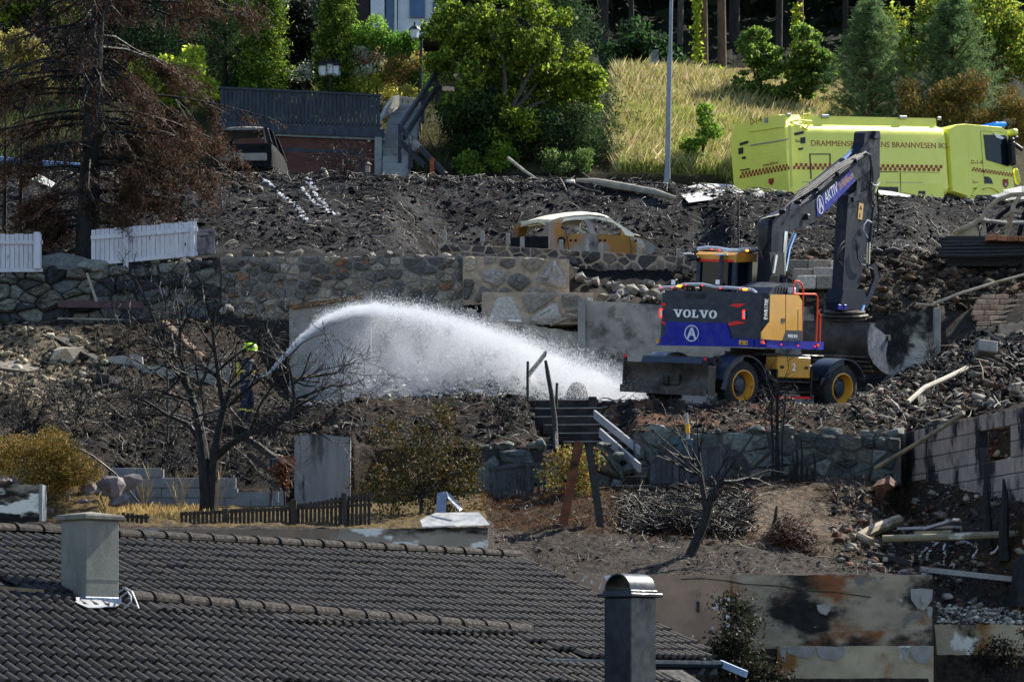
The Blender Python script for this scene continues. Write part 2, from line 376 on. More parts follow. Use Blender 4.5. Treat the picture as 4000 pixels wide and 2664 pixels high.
g = big_mesh('ground', V, Q, 'ground_mat', attr=TC.reshape(-1, 3), smooth=True); tag(g, kind='structure')
def GZ(X, Y):
    """height of the ground at a place"""
    u = np.clip(2000+X*F/Y, -900, 4885); c = (u+900)/12.0; c = min(c, len(UC)-1.001); i = int(c); t = c-i
    a = np.interp(Y, TY[:, i], TZ[:, i]); b = np.interp(Y, TY[:, i+1], TZ[:, i+1]); return float(a*(1-t)+b*t)
def GP(px, Y): X = (px-2000)*Y/F; return Vector((X, Y, GZ(X, Y)))
def GZv(X, Y):
    return np.array([GZ(float(x), float(y)) for x, y in zip(X, Y)])
# road along the top of the slope
u = np.arange(-900, 4901, 60.); V = []; 
for Yr in (90.6, 95.6):
    X = (u-2000)*Yr/F; V.append(np.stack([X, 0*X+Yr, GZv(X, 0*X+Yr)+.06], 1))
k = len(u); V = np.concatenate(V); i = np.arange(k-1); Q = np.stack([i, i+1, k+i+1, k+i], 1)
mat('asphalt', '#4a4a4c', rough=.9, var=.25, scale=6, bump=.3, bscale=60)
tag(big_mesh('road', V, Q, 'asphalt'), kind='structure')
# ---------------------------------------------------------------- masonry
STN = ['#6d6862','#857c70','#545350','#94897a','#756a5e','#80604a','#5c5956','#9a9082','#524e49','#7d7468']
mat('stone_tan', '#777', rough=.85, var=.3, scale=14, bump=.5, bscale=40, rcols=STN, layers=[('#1c1b1b', 2.2, .60, .74, 2.0)])
mat('stone_dark', '#777', rough=.85, var=.35, scale=12, bump=.5, bscale=40, rcols=['#3e4146','#565a5f','#4a4d50','#66655f','#3a3c40','#5f5a52','#2f3135','#6f716c'], layers=[('#131416', 1.6, .52, .68, 5.0)])
mat('stone_pale', '#777', rough=.85, var=.25, scale=14, bump=.5, bscale=40, rcols=['#98908a','#6c665e','#b4aca2','#857b70','#5b5650','#a99a86'], layers=[('#2a2625', 2.0, .60, .76, 1.0)])
mat('stone_green', '#777', rough=.85, var=.3, scale=14, bump=.5, bscale=40, rcols=['#444948','#575d5b','#4c504c','#666a66','#3a3f3e','#56534a'], layers=[('#1b1c1d', 1.7, .56, .72, 8.0)])
mat('stone_brown', '#777', rough=.85, var=.3, scale=14, bump=.5, bscale=40, rcols=['#5d564f','#4c4642','#6a6058','#544f4c','#72665a','#3f3c3b'], layers=[('#1a1818', 1.8, .52, .7, 3.0)])
mat('mortar', '#777470', rough=.95, var=.25, scale=8, bump=.5, bscale=50, layers=[('#3a3938', 1.7, .55, .72, 4.0)])
mat('mortar_dark', '#2c2b2b', rough=.95, var=.3, scale=6, bump=.5, bscale=40)
mat('mortar_pale', '#a3917e', rough=.95, var=.25, scale=6, bump=.5, bscale=40, layers=[('#4a4542', 2.0, .58, .75, 4.0)])
mat('concrete', '#9c958b', rough=.9, var=.2, scale=3, bump=.3, bscale=40, layers=[('#1d1c1c', .9, .52, .68, 2.7), ('#6d655c', 2.5, .55, .7, 7.0)])
mat('concrete_clean', '#8b8883', rough=.9, var=.18, scale=4, bump=.3, bscale=50, layers=[('#5a5650', 2.2, .58, .75, 2.7)])
mat('concrete_grey', '#7f8385', rough=.9, var=.15, scale=4, bump=.35, bscale=50, layers=[('#55585a', 2.5, .55, .75, 2.7)])

def clip_poly(poly, nx, ny, d):
    out = []; n = len(poly)
    for i in range(n):
        a = poly[i]; b = poly[(i+1) % n]; da = a[0]*nx+a[1]*ny-d; db = b[0]*nx+b[1]*ny-d
        if da <= 0: out.append(a)
        if (da < 0 < db) or (db < 0 < da):
            t = da/(da-db); out.append((a[0]+(b[0]-a[0])*t, a[1]+(b[1]-a[1])*t))
    return out
def cells(Lx, Lz, cell, asp, rs, jit=.42):
    """irregular stone outlines filling a rectangle"""
    nz_ = max(1, round(Lz/(cell/asp**.5))); pts = []
    for j in range(nz_):
        w = cell*asp**.5; nx_ = max(1, round(Lx/w)); sh = rs.uniform(0, 1)
        for i in range(-1, nx_+1):
            pts.append(((i+.5+sh*.9+rs.uniform(-jit, jit))*Lx/nx_, (j+.5+rs.uniform(-jit, jit)*.9)*Lz/nz_))
    pts = [p for p in pts if rs.random() > .13]+[(rs.uniform(0, Lx), rs.uniform(0, Lz)) for _ in range(int(len(pts)*.22))]
    k = asp; out = []
    for (x, z) in pts:
        if not (0 < x < Lx and 0 < z < Lz): continue
        poly = [(0, 0), (Lx, 0), (Lx, Lz), (0, Lz)]
        for (a, b) in pts:
            dx, dz = a-x, (b-z)*k
            if (dx or dz) and dx*dx+dz*dz < (cell*4.2)**2:
                # bisector in stretched space
                nx_, nz2 = a-x, (b-z)*k*k
                mx, mz = (a+x)/2, (b+z)/2; poly = clip_poly(poly, nx_, nz2, nx_*mx+nz2*mz)
                if len(poly) < 3: break
        if len(poly) >= 3: out.append(((x, z), poly))
    return out
def wall_map(pts):
    """front-face map (s along, v up 0..1) -> 3D from [(px, top, bot, Y)]"""
    T = [P(a, t, Y) for a, t, b, Y in pts]; B = [P(a, b, Y) for a, t, b, Y in pts]
    for t, b in zip(T, B): b.x, b.y = t.x, t.y
    d = [0]
    for i in range(1, len(T)): d.append(d[-1]+math.hypot(T[i].x-T[i-1].x, T[i].y-T[i-1].y))
    def f(s, v):
        s = min(max(s, 0), d[-1])
        for i in range(len(d)-1):
            if s <= d[i+1] or i == len(d)-2:
                t = (s-d[i])/(d[i+1]-d[i]); a = T[i].lerp(T[i+1], t); b = B[i].lerp(B[i+1], t); return b.lerp(a, v)
    H = sum((t.z-b.z) for t, b in zip(T, B))/len(T); return f, d[-1], H
def slab(mb, f, L, thick, n=24, rag=0.0, rs=None, v0=0.0):
    rs = rs or random.Random(1); o = len(mb.v); bk = Vector((0, thick, 0))
    for i in range(n+1):
        s = L*i/n; t = f(s, 1.0)+Vector((0, 0, rs.uniform(-rag, rag) if rag else 0)); b = f(s, v0)
        mb.v += [b, t, t+bk, b+bk]
    for i in range(n):
        a = o+i*4; c = a+4
        mb.f += [(a, c, c+1, a+1), (a+1, c+1, c+2, a+2), (a+2, c+2, c+3, a+3)]
    mb.f += [(o, o+1, o+2, o+3), (o+n*4, o+n*4+3, o+n*4+2, o+n*4+1)]
    return mb
def stone_obj(name, poly, c, f, H, parent, m, rs, bulge, joint, base):
    """one wall stone: outline shrunk by the joint, corners cut, proud of the mortar"""
    n = len(poly); q = []
    for i in range(n):
        a, b = poly[i], poly[(i+1) % n]
        q.append((a[0]*.86+b[0]*.14, a[1]*.86+b[1]*.14)); q.append((a[0]*.14+b[0]*.86, a[1]*.14+b[1]*.86))
    sz = max(.05, min(max(p[0] for p in q)-min(p[0] for p in q), max(p[1] for p in q)-min(p[1] for p in q)))
    k0 = max(.5, 1-2*joint/sz); pr = bulge*rs.uniform(.15, 1.9); v = []; n = len(q)
    for kk, dep in ((k0, -.02), (k0*.97, pr*.55), (k0*.72, pr), (k0*.3, pr*rs.uniform(.9, 1.2))):
        for (x, z) in q:
            X = c[0]+(x-c[0])*kk*rs.uniform(.93, 1.05); Z = c[1]+(z-c[1])*kk*rs.uniform(.93, 1.05); p = f(X, Z/H)
            v.append(Vector((p.x, p.y-dep*rs.uniform(.7, 1.3), p.z)))
    fc = [(r*n+i, r*n+(i+1) % n, (r+1)*n+(i+1) % n, (r+1)*n+i) for r in range(3) for i in range(n)]+[tuple(3*n+i for i in range(n))]
    mb = MB(); mb.add(v, fc); o = mb.build(name, m, parent, smooth=False, fixn=False); return o
def stone_wall(label, pts, cell=.36, asp=1.35, joint=.022, bulge=.05, sm_='stone_tan', mm='mortar', thick=.45, seed=1, rag=.0, name='stone_wall', skip=None, caps=0, jit=.42):
    rs = random.Random(seed); f, L, H = wall_map(pts)
    p0 = f(L/2, 0); t = thing(name, label, 'wall', (p0.x, p0.y, p0.z))
    slab(MB(), f, L, thick, 30, rag, rs).build('mortar_core', mm, t)
    for c, poly in cells(L, H, cell, asp, rs, jit):
        if skip and skip(c): continue
        stone_obj('stone', poly, c, f, H, t, sm_, rs, bulge, joint, None)
    for _ in range(caps):
        s = rs.uniform(0, L); p = f(s, 1.0); d = rs.uniform(.18, .45)
        MB().rock((p.x, p.y+rs.uniform(.0, thick*.7), p.z+d*.12), (d*1.3, d, d*.7), 1, rs=rs).build('stone', sm_, t, smooth=True)
    return t
def slab_wall(label, pts, m, thick=.25, rag=.02, seed=1, name='concrete_wall', n=40):
    f, L, H = wall_map(pts); p0 = f(L/2, 0); rs = random.Random(seed)
    mb = slab(MB(), f, L, thick, n, rag, rs); o = mb.build(name, m); return tag(o, label, 'wall')

stone_wall('mortared rubble wall of grey and tan stones right of the white fence, below the black slope',
  [(862,1004,1255,76.4),(1340,1002,1255,76.4),(1812,1004,1265,76.4)], .25, 1.5, .016, .05, 'stone_tan', 'mortar', seed=3, rag=.03, caps=16)
stone_wall('dark dry stone wall under the white picket fences at the left',
  [(-200,1072,1330,75.9),(300,1050,1320,76.0),(862,1016,1275,76.2)], .40, 1.5, .010, .12, 'stone_dark', 'mortar_dark', seed=5, rag=.05, caps=22)
stone_wall('long low brown stone wall in front of the rusted car shell',
  [(1712,950,1030,78.0),(2000,964,1060,78.0),(2350,984,1100,78.0),(2740,1008,1130,78.0)], .24, 1.3, .016, .03, 'stone_brown', 'mortar_pale', seed=8, rag=.015)
stone_wall('upper pale plastered stone wall stepping down beside the heap of boulders',
  [(1808,1000,1190,76.0),(2030,1003,1190,76.0),(2224,1014,1190,76.0)], .52, 1.1, .06, .07, 'stone_pale', 'mortar_pale', seed=11, rag=.012)
stone_wall('lower pale stone wall set in front of the upper pale one',
  [(1882,1142,1268,75.45),(2100,1142,1268,75.45),(2318,1144,1268,75.45)], .60, 1.0, .06, .07, 'stone_pale', 'mortar_pale', seed=13, rag=.015)
stone_wall('grey green stone wall below the wheeled excavator, right of the broken stairs',
  [(2475,1692,1905,62.45),(2900,1688,1890,62.45),(3200,1694,1880,62.45),(3520,1706,1900,62.6)], .38, 1.45, .014, .07, 'stone_green', mat('mortar_mid', '#4d4c49', rough=.95, var=.3, scale=6, bump=.5, bscale=40), seed=17, rag=.03, caps=14)
stone_wall('low grey stone wall behind the dark fence left of the broken stairs',
  [(1850,1760,1930,62.5),(2010,1752,1920,62.5),(2120,1748,1910,62.5)], .40, 1.25, .018, .07, 'stone_green', 'mortar_dark', seed=19, rag=.05, caps=9)
stone_wall('ragged stone pier at the left foot of the broken stairs',
  [(2300,1735,1925,62.1),(2385,1745,1925,62.1),(2440,1850,1925,62.1)], .42, 1.2, .015, .10, 'stone_green', 'mortar_dark', seed=23, rag=.06, caps=6)
slab_wall('sooty concrete wall behind the water jet, under the lower pale stone wall', [(1440,1218,1600,75.1),(1815,1236,1600,75.1),(2020,1262,1600,75.1),(2180,1288,1600,75.1),(2275,1296,1600,75.1)], 'concrete', .22, .02, 3)
slab_wall('tall stained concrete wall directly behind the excavator', [(2284,1172,1640,74.8),(2562,1190,1640,74.8),(3180,1200,1640,74.8)], 'concrete', .22, .012, 4)
slab_wall('narrow pale concrete pier at the corner of the tall stained wall', [(2258,1168,1600,74.6),(2286,1168,1600,74.6)], 'concrete_clean', .3, .0, 5, name='concrete_pier', n=2)
t = thing('concrete_wall', 'tilted pale concrete panel with brown coping at the left of the water jet', 'wall', P(1290, 1500, 74.2))
f, L, H = wall_map([(1130,1204,1620,74.2),(1280,1182,1620,74.2),(1426,1160,1620,74.2)])
slab(MB(), f, L, .2, 20, .004).build('panel', 'concrete_clean', t)
mat('rust_coping', '#6b5138', rough=.85, var=.4, scale=6)
MB().bar(P(1128,1200,74.05)+Vector((0,.2,0)), P(1430,1154,74.05)+Vector((0,.2,0)), .34, .09).build('coping', 'rust_coping', t)
MB().bar(P(1437,1150,74.15), P(1437,1620,74.15), .16, .2).build('end_post', 'concrete_clean', t)
t = thing('concrete_wall', 'peeling black and cream concrete wall right of the digging bucket', 'wall', P(3500, 1440, 74.9))
mat('peeling', '#b3aca1', rough=.9, var=.2, scale=4, bump=.3, layers=[('#181818', .8, .38, .52, 1.0), ('#3c3835', 3., .55, .63, 6.0)])
f, L, H = wall_map([(3200,1262,1620,74.9),(3396,1242,1620,74.9),(3648,1206,1620,74.9)])
slab(MB(), f, L, .25, 24, .008).build('panel', 'peeling', t)
MB().bar(P(3660,1203,74.7), P(3660,1560,74.7), .16, .22, bev=.01).build('end_post', 'concrete_clean', t)
# stone ledges and the charred timber stack at the right
t = thing('stone_ledge', 'three pale stone ledges stacked in the bank between boom and dipper', 'steps', P(3190,1130,76))
for i, (a, b, y0, y1, Y) in enumerate([(3072,3330,1016,1052,77.0), (3098,3335,1046,1082,76.6), (3115,3340,1078,1112,76.2)]):
    rs = random.Random(i); n = 3
    for k in range(n):
        x0 = a+(b-a)*k/n; x1 = a+(b-a)*(k+1)/n-3; p = P(x0, y1, Y); q = P(x1, y0, Y)
        MB().box2((p.x, Y, p.z-.1), (q.x, Y+.8, q.z+rs.uniform(-.02, .02)), .02).build('ledge_block', 'stone_pale', t)
mat('char', '#161413', rough=.6, var=.5, scale=9, bump=.8, bscale=30, spec=.5)
mat('char_wood', '#2b2420', rough=.7, var=.5, scale=9, bump=.8, bscale=30, layers=[('#0d0c0c', 1.5, .45, .6, 2.)])
t = thing('charred_log_wall', 'black charred log wall topped by a row of orange bricks at the right edge', 'wall', P(3840,1010,77.2))
rs = random.Random(4)
for i in range(6):
    y = 1000-i*13; a = P(3668+rs.uniform(-12, 12), y, 77.2+i*.12); b = P(4150, y-6, 77.2+i*.12)
    MB().tube([a, a.lerp(b, .3)+Vector((0,0,rs.uniform(-.02,.02))), a.lerp(b, .7), b], .055, 6).build('log', 'char', t)
MB().box2(P(3700,1040,77.75), P(4200,930,78.1)).build('backing_beam', 'char', t)
mat('brick', '#8a5a3e', rough=.9, var=.25, scale=8, rnd=.25, bump=.3)
for i in range(5):
    p = P(3872+i*42, 930+i*1.5, 77.4); MB().box((p.x, p.y+.1, p.z), (.25, .3, .13), Euler((rs.uniform(-.03,.03),rs.uniform(-.05,.05),rs.uniform(-.06,.06))).to_matrix(), .01).build('brick', 'brick', t)
# broken brick masonry at the far right
t = thing('ruined_brick_wall', 'broken pale brick courses stepping down at the far right', 'wall', P(3900,1320,74.5)); rs = random.Random(9)
mat('brick_pale', '#9c8672', rough=.9, var=.25, scale=8, rnd=.3, bump=.4, layers=[('#2c2826', 2.5, .55, .7, 1.)])
for j in range(9):
    y = 1330-j*21; x = 3795+abs(5-j)*rs.uniform(4, 12); Y = 74.3+j*.16
    while x < 4060:
        w = rs.uniform(26, 60)
        if rs.random() < .9:
            p = P(x+w/2, y, Y); MB().box((p.x, p.y, p.z), (w*Y/F*.96, .3, .115), Euler((0, rs.uniform(-.03,.03), rs.uniform(-.05,.05))).to_matrix(), .012).build('brick', 'brick_pale', t)
        x += w
slab_wall('broken plastered wall stub at the far right edge among the rubble', [(3905,1272,1420,73.7),(3960,1258,1420,73.7),(4080,1262,1420,73.7)], 'mortar_pale', .3, .05, 8, name='wall_stub', n=12)

# grey block wall lower left
t = thing('block_wall', 'low wall of pale grey blocks stepping down behind the bare black tree', 'wall', P(770,2000,61.5)); rs = random.Random(12)
mat('block_grey', '#777c80', rough=.92, var=.12, scale=9, bump=.35, bscale=60, rnd=.10, layers=[('#5f6365', 2.2, .6, .8, 3.0)])
Yb = 61.5; bw = .5; bh = .2; zt = P(0, 1826, Yb).z; x0 = P(432, 0, Yb).x
for j in range(9):
    off = (j % 2)*.25
    for i in range(-1, 9):
        xa = x0+i*bw+off; xb = xa+bw; px = 2000+(xa+xb)/2*F/Yb
        top = 1826 if px < 642 else (1860 if px < 925 else 1915)
        if px > 1112 or px < 425: continue
        z = zt-j*bh
        if z-.02 > (YH-top)*Yb/F: continue
        MB().box(((xa+xb)/2, Yb+.1, z-bh/2), (bw-.012, .2+rs.uniform(-.006,.006), bh-.012), None, .008).build('block', 'block_grey', t)
p = P(432, 2010, Yb+.1); q = P(1110, 1922, Yb+.1); MB().box2((p.x, Yb+.03, p.z), (q.x, Yb+.18, q.z)).build('mortar_core', 'concrete_grey', t)
p = P(432, 2010, Yb+.1); q = P(640, 1832, Yb+.1); MB().box2((p.x, Yb+.04, p.z), (q.x, Yb+.17, q.z)).build('mortar_core', 'concrete_grey', t)
p = P(640, 2010, Yb+.1); q = P(922, 1866, Yb+.1); MB().box2((p.x+.002, Yb+.045, p.z), (q.x, Yb+.165, q.z)).build('mortar_core', 'concrete_grey', t)
slab_wall('tall pale smoke-streaked concrete slab between the black tree and the ivy bush', [(1150,1702,1990,61.9),(1260,1696,1990,61.9),(1369,1709,1990,61.9)], 'concrete_streak' if 'concrete_streak' in MATS else mat('concrete_streak', '#7f8082', rough=.9, var=.15, scale=3, bump=.25, stretch=(1.6, 1, .35), layers=[('#3a3634', 1.4, .50, .66, 3.0), ('#151414', 1.7, .60, .7, 9.0)]), .25, .01, 6)
# concrete block wall with the window opening, running towards the camera at the right
t = thing('cinder_block_wall', 'scorched concrete block wall with a window opening at the right edge', 'wall', P(3515,2030,63.5)); rs = random.Random(31)
mat('cinder', '#8d7f76', rough=.93, var=.14, scale=9, bump=.4, bscale=70, rnd=.13, stretch=(1,1,.45), layers=[('#121115', 1.3, .47, .56, 4.0), ('#3c3836', 2.4, .56, .7, 1.0)])
A = P(3515, 1692, 63.5); B = P(4000, 1588, 57.5); B.z = A.z; D = (B-A); Lw = D.length; D.normalize()
nrm = Vector((-D.y, D.x, 0)); nrm = nrm if nrm.y < 0 else -nrm
R = Matrix((D, -nrm, Vector((0, 0, 1)))).transposed(); bh = .30; bw = .58; nrow = 8
wc = (Lw*.66, Lw*.90)
for j in range(nrow):
    s = -((j % 2)*bw/2); k = 0
    while s < Lw*1.35:
        a = max(0, s); b = s+bw; s = b
        if b-a < .1: continue
        if 1 <= j < 3 and b > wc[0] and a < wc[1]:
            if a < wc[0]-.1: b = wc[0]
            elif b > wc[1]+.1: a = wc[1]
            else: continue
        c = A+D*((a+b)/2)+Vector((0, 0, -bh*(j+.5)))-nrm*.1
        MB().box(c, (b-a-.014, .2+rs.uniform(-.008,.008), bh-.014), R, .008).build('block', 'cinder', t)
MB().box(A+D*(Lw*.33)+Vector((0,0,-bh*nrow/2))-nrm*.1, (Lw*.66-.02, .16, bh*nrow-.02), R).build('mortar_core', 'mortar_dark', t)
MB().box(A+D*(Lw*1.125)+Vector((0,0,-bh*nrow/2))-nrm*.1, (Lw*.45-.02, .16, bh*nrow-.02), R).build('mortar_core', 'mortar_dark', t)
MB().box(A+D*(Lw*.78)+Vector((0,0,-bh*(nrow+3)/2))-nrm*.1, (Lw*.26, .155, bh*(nrow-3)-.02), R).build('mortar_core', 'mortar_dark', t)
MB().box(A+D*(Lw*.675)+Vector((0,0,-bh*(nrow+.9)))-nrm*.1, (Lw*1.35, .26, bh*1.8), R).build('footing', 'concrete_clean', t)
# plastered retaining walls in front
mat('plaster_brown', '#9a7f6a', rough=.92, var=.14, scale=3, bump=.35, bscale=45, layers=[('#c4c4c8', 1.1, .58, .60, 11.0), ('#5e5148', 5., .62, .72, 3.0), ('#3a322d', .55, .60, .72, 21.4)])
mat('plaster_burnt', '#8f826f', rough=.9, var=.25, scale=2.5, bump=.35, bscale=30, stretch=(.8, 1, 1.3), layers=[('#7a4c2c', 1.0, .50, .60, 2.2), ('#6b6560', 1.9, .56, .62, 5.0), ('#191513', .8, .48, .60, 13.0), ('#b0aaa0', 1.3, .64, .67, 31.0)])
mat('plaster_stain', '#a3957c', rough=.9, var=.2, scale=2, bump=.3, stretch=(1, 1, .8), layers=[('#7d5428', .9, .53, .66, 3.0), ('#12100f', .8, .58, .68, 8.0), ('#cfccc4', 1.2, .60, .66, 15.)])
t = thing('retaining_wall', 'long cracked plaster retaining wall, brown at left and scorched at right', 'wall', P(2860,2700,54.3))
f, L, H = wall_map([(2060,2246,2980,54.4),(2900,2246,2980,54.4),(3642,2244,2980,54.4)])
k = .50
g1 = lambda s, v: f(s*k, v); g2 = lambda s, v: f(L*k+s*(1-k), v)
slab(MB(), lambda s, v: f(s*k, v), L, .3, 24, .006).build('brown_plaster_face', 'plaster_brown', t)
slab(MB(), lambda s, v: f(L*k+s*(1-k), v), L, .3, 24, .006).build('scorched_plaster_face', 'plaster_burnt', t)
# crack running across the upper wall
cr = [(2660,2262),(2740,2258),(2840,2268),(2900,2280),(2990,2285),(3060,2290),(3130,2305),(3180,2309),(3260,2312),(3330,2322),(3400,2332)]
mb = MB()
for a, b in zip(cr[:-1], cr[1:]): mb.bar(P(a[0], a[1], 54.395), P(b[0]+2, b[1], 54.395), .012, random.uniform(.012, .03))
mb.build('crack', 'char', t)
# lower plinth with peeled plaster sheets
q0 = P(3036, 2522, 54.3); q1 = P(3642, 2522, 54.3)
MB().box2((q0.x, 54.22, q0.z-2.2), (q1.x+.01, 54.39, q0.z)).build('plinth', 'plaster_stain', t)
rs = random.Random(3)
for (x0, y0, x1, y1) in [(3045,2526,3072,2585),(3074,2524,3185,2572),(3188,2526,3300,2580),(3520,2528,3552,2590),(3556,2526,3640,2592),(3556,2300,3644,2385),(3620,2370,3644,2420),(3190,2362,3245,2402)]:
    Y = 54.2 if y0 > 2500 else 54.38
    pts = [P(x0, y0, Y), P((x0+x1)/2, y0-3, Y), P(x1, y0+2, Y), P(x1-3, (y0+y1)/2, Y), P(x1-(x1-x0)*rs.uniform(.1,.4), y1, Y), P(x0+(x1-x0)*rs.uniform(.2,.5), y1-8, Y), P(x0+4, (y0+y1)/2, Y)]
    MB().sheet(pts, .02).build('plaster_flake', 'concrete_clean', t)
for (x, y0, y1) in [(2726,2348,2390),(2724,2498,2536)]:
    MB().box2(P(x-5, y1, 54.37), P(x+5, y0, 54.42)).build('drain_slot', 'char', t)
slab_wall('lower stained plaster wall at the right, rust and soot blotched', [(3650,2436,2980,55.1),(3850,2438,2980,55.1),(4200,2440,2980,55.1)], 'plaster_stain', .3, .02, 7, name='retaining_wall')
t = thing('retaining_wall', 'long low plaster wall just behind the tiled ridge, ending in flame marks', 'wall', P(1200,2300,53.4))
f, L, H = wall_map([(380,2066,2500,53.4),(1200,2066,2500,53.4),(1906,2060,2500,53.4)])
mat('plaster_low', '#84705f', rough=.92, var=.16, scale=3, bump=.3, layers=[('#9a9ca2', 1.2, .57, .64, 17.0), ('#2a2422', 1.3, .58, .7, 3.)])
mat('plaster_flame', '#8d8072', rough=.92, var=.2, scale=2, bump=.3, stretch=(.5,1,1.4), layers=[('#17120f', 1.0, .46, .56, 6.0), ('#d8d4ca', .8, .57, .60, 2.0)])
slab(MB(), lambda s, v: f(s*.62, v), L, .3, 24, .004).build('brown_plaster_face', 'plaster_low', t)
slab(MB(), lambda s, v: f(L*.62+s*.38, v), L, .3, 24, .004).build('scorched_plaster_face', 'plaster_flame', t)
t = thing('concrete_stub', 'burnt concrete wall corner at the left edge beside the boulders', 'wall', P(80,2100,56))
q0 = P(-60, 2200, 56.); q1 = P(166, 1893, 56.)
MB().box2((q0.x, 56, q0.z), (q1.x-.06, 56.5, q1.z), .01).build('block', 'plaster_flame', t)
MB().box2((q1.x-.055, 55.97, q0.z), (q1.x, 56.5, q1.z+.01), .005).build('edge_strip', 'concrete_grey', t)
# ---------------------------------------------------------------- tiled house roof in the foreground, with two chimneys
mat('roof_tile', '#211f1e', rough=.72, var=.35, scale=2.2, bump=.25, bscale=60, rnd=.30, spec=.3, layers=[('#332d29', 1.1, .54, .72, 3.0), ('#151414', .8, .56, .7, 9.0), ('#4c4a3c', 6., .64, .72, 15.), ('#6d6a60', 30., .70, .74, 5.)])
mat('ridge_tile', '#2a2522', rough=.85, spec=.2, var=.25, scale=8, bump=.3, bscale=60, rnd=.15)
mat('roof_felt', '#15151a', rough=.9, var=.1)
mat('fascia_blue', '#1a2632', rough=.9, spec=.1, var=.15)
mat('eave_pale', '#8fa3bd', rough=.6, var=.12, scale=6)
mat('house_wall', '#8e9298', rough=.9, var=.1)
house = thing('house', 'house in front with dark tiled roof and two chimneys', 'house', P(900, 2950, 42))
R0 = P(-330, 2068.4, 40.9); R1 = P(1990, 2185, 50.0); R1.z = R0.z = P(0, 2085, 42).z
e = (R1-R0); Lr = e.length; e.normalize(); pit = math.radians(22.0)
dh = Vector((e.y, -e.x, 0)); dvec = dh*math.cos(pit)+Vector((0, 0, -math.sin(pit))); nrm1 = e.cross(dvec); nrm1 = nrm1 if nrm1.z > 0 else -nrm1
A2 = P(-330, 2285, 37.6); A2b = P(470, 2350, 40.45); B2 = P(2040, 2478, 45.4); e2 = (B2-A2b); e2.normalize(); A2 = A2b-e2*((A2b.x-P(-330,0,38).x)/e2.x+4.2)
d2 = Vector((.74, -.56, -.44)); d2 = (d2-e2*d2.dot(e2)); d2.normalize(); n2_ = e2.cross(d2); n2_ = n2_ if n2_.z > 0 else -n2_
def proj(p): return 2000+p.x*F/p.y, YH-p.z*F/p.y
def line2(px): return 2350+(px-470)*.0815
# one tile: two rolls, a front lip, laid on its course
TW, TL, G = .34, .36, .285
def tile_mesh():
    prof = []
    for k in range(13):
        a = k/12; r = abs(math.sin(a*2*math.pi)) if False else (0.5-.5*math.cos(a*4*math.pi)); prof.append((a*TW, (.062*r**.8)))
    v = []
    for (yy, zz, dz) in ((0, .012, 0), (TL, .045, 0), (TL, .05, -.05)):
        for x, h in prof: v.append((x, yy, zz+h+dz))
    n = len(prof); f = [(r*n+i, r*n+i+1, (r+1)*n+i+1, (r+1)*n+i) for r in range(2) for i in range(n-1)]
    me = bpy.data.meshes.new('tile'); me.from_pydata(v, [], f); me.materials.append(MATS['roof_tile'])
    me.polygons.foreach_set('use_smooth', [True]*len(me.polygons)); me.set_sharp_from_angle(angle=math.radians(50)); return me, np.array(v), np.array(f)
tme, tv, tf = tile_mesh()
roof = MB(); bk = e*0
S1 = R0-nrm1*.02; eL = Lr
def onp(p): return p-nrm1*((p-S1).dot(nrm1))
_b = onp(B2+e2*.1); _s = (_b-S1).dot(e); _c = onp(A2)
roof.add([S1, S1+e*eL, S1+e*eL+dvec*4.35, S1+e*(_s+.9)+dvec*4.35, _b, _c], [(0, 1, 2, 3, 4, 5)])
back = Vector((-dvec.x, -dvec.y, dvec.z)); roof.add([S1, S1+e*eL, S1+e*eL+back*2.2, S1+back*2.2], [(0, 1, 2, 3)])
T1 = A2-n2_*.02; L2 = (B2-A2).length; roof.add([T1, T1+e2*(L2+2.6), T1+e2*(L2+2.6)+d2*4.0, T1+d2*4.0], [(0, 1, 2, 3)])
roof_o = roof.build('roof', 'roof_felt', house)
rl = chain_loc(roof_o)
cand = []
def lay(origin, ex, dx, nx, ncol, nrow, keep, jx=0):
    for j in range(nrow):
        for i in range(ncol):
            o = origin+ex*(i*TW)+dx*(j*G); c = o+ex*(TW/2)+dx*(G*.7); px, py = proj(c)
            if not keep(px, py, i, j): continue
            R = Matrix((ex, dx, nx)).transposed().to_4x4(); R.translation = o; cand.append((R, px, py, c.y))
lay(R0+dvec*.08, e, dvec, nrm1, int(Lr/TW)+1, 15, lambda px, py, i, j: px > -60 and px < 2760 and py < 2720 and (px > 2030 and py < line2(px)+ (px-2030)*.18+25 or py < line2(px)+25) )
lay(A2+d2*.05, e2, d2, n2_, int((L2+2.4)/TW), 14, lambda px, py, i, j: px > -60 and px < 2700 and py < 2740 and (px < 2040 or py > 2478+(px-2040)*.30))
vis = [c for c in cand if -40 < c[1] < 2750 and c[2] < 2690]
vis.sort(key=lambda c: c[3]); near = vis[:300]; rest = vis[300:]
for R, px, py, y in near:
    o = link('roof_tile', tme, roof_o); M = R.copy(); M.translation = R.translation-rl
    M = M @ Euler((random.gauss(0, .014), random.gauss(0, .016), random.gauss(0, .010))).to_matrix().to_4x4(); o.matrix_local = M
VV = []; FF = []
for k, (R, px, py, y) in enumerate(rest):
    M = np.array(R @ Euler((random.gauss(0, .014), random.gauss(0, .016), random.gauss(0, .010))).to_matrix().to_4x4()); VV.append(tv @ M[:3, :3].T+M[:3, 3]); FF.append(tf+k*len(tv))
o = big_mesh('roof_tile_field', np.concatenate(VV), np.concatenate(FF), 'roof_tile', smooth=True, parent=roof_o, off=rl); tag(o, kind='stuff')
o.data.set_sharp_from_angle(angle=math.radians(50))
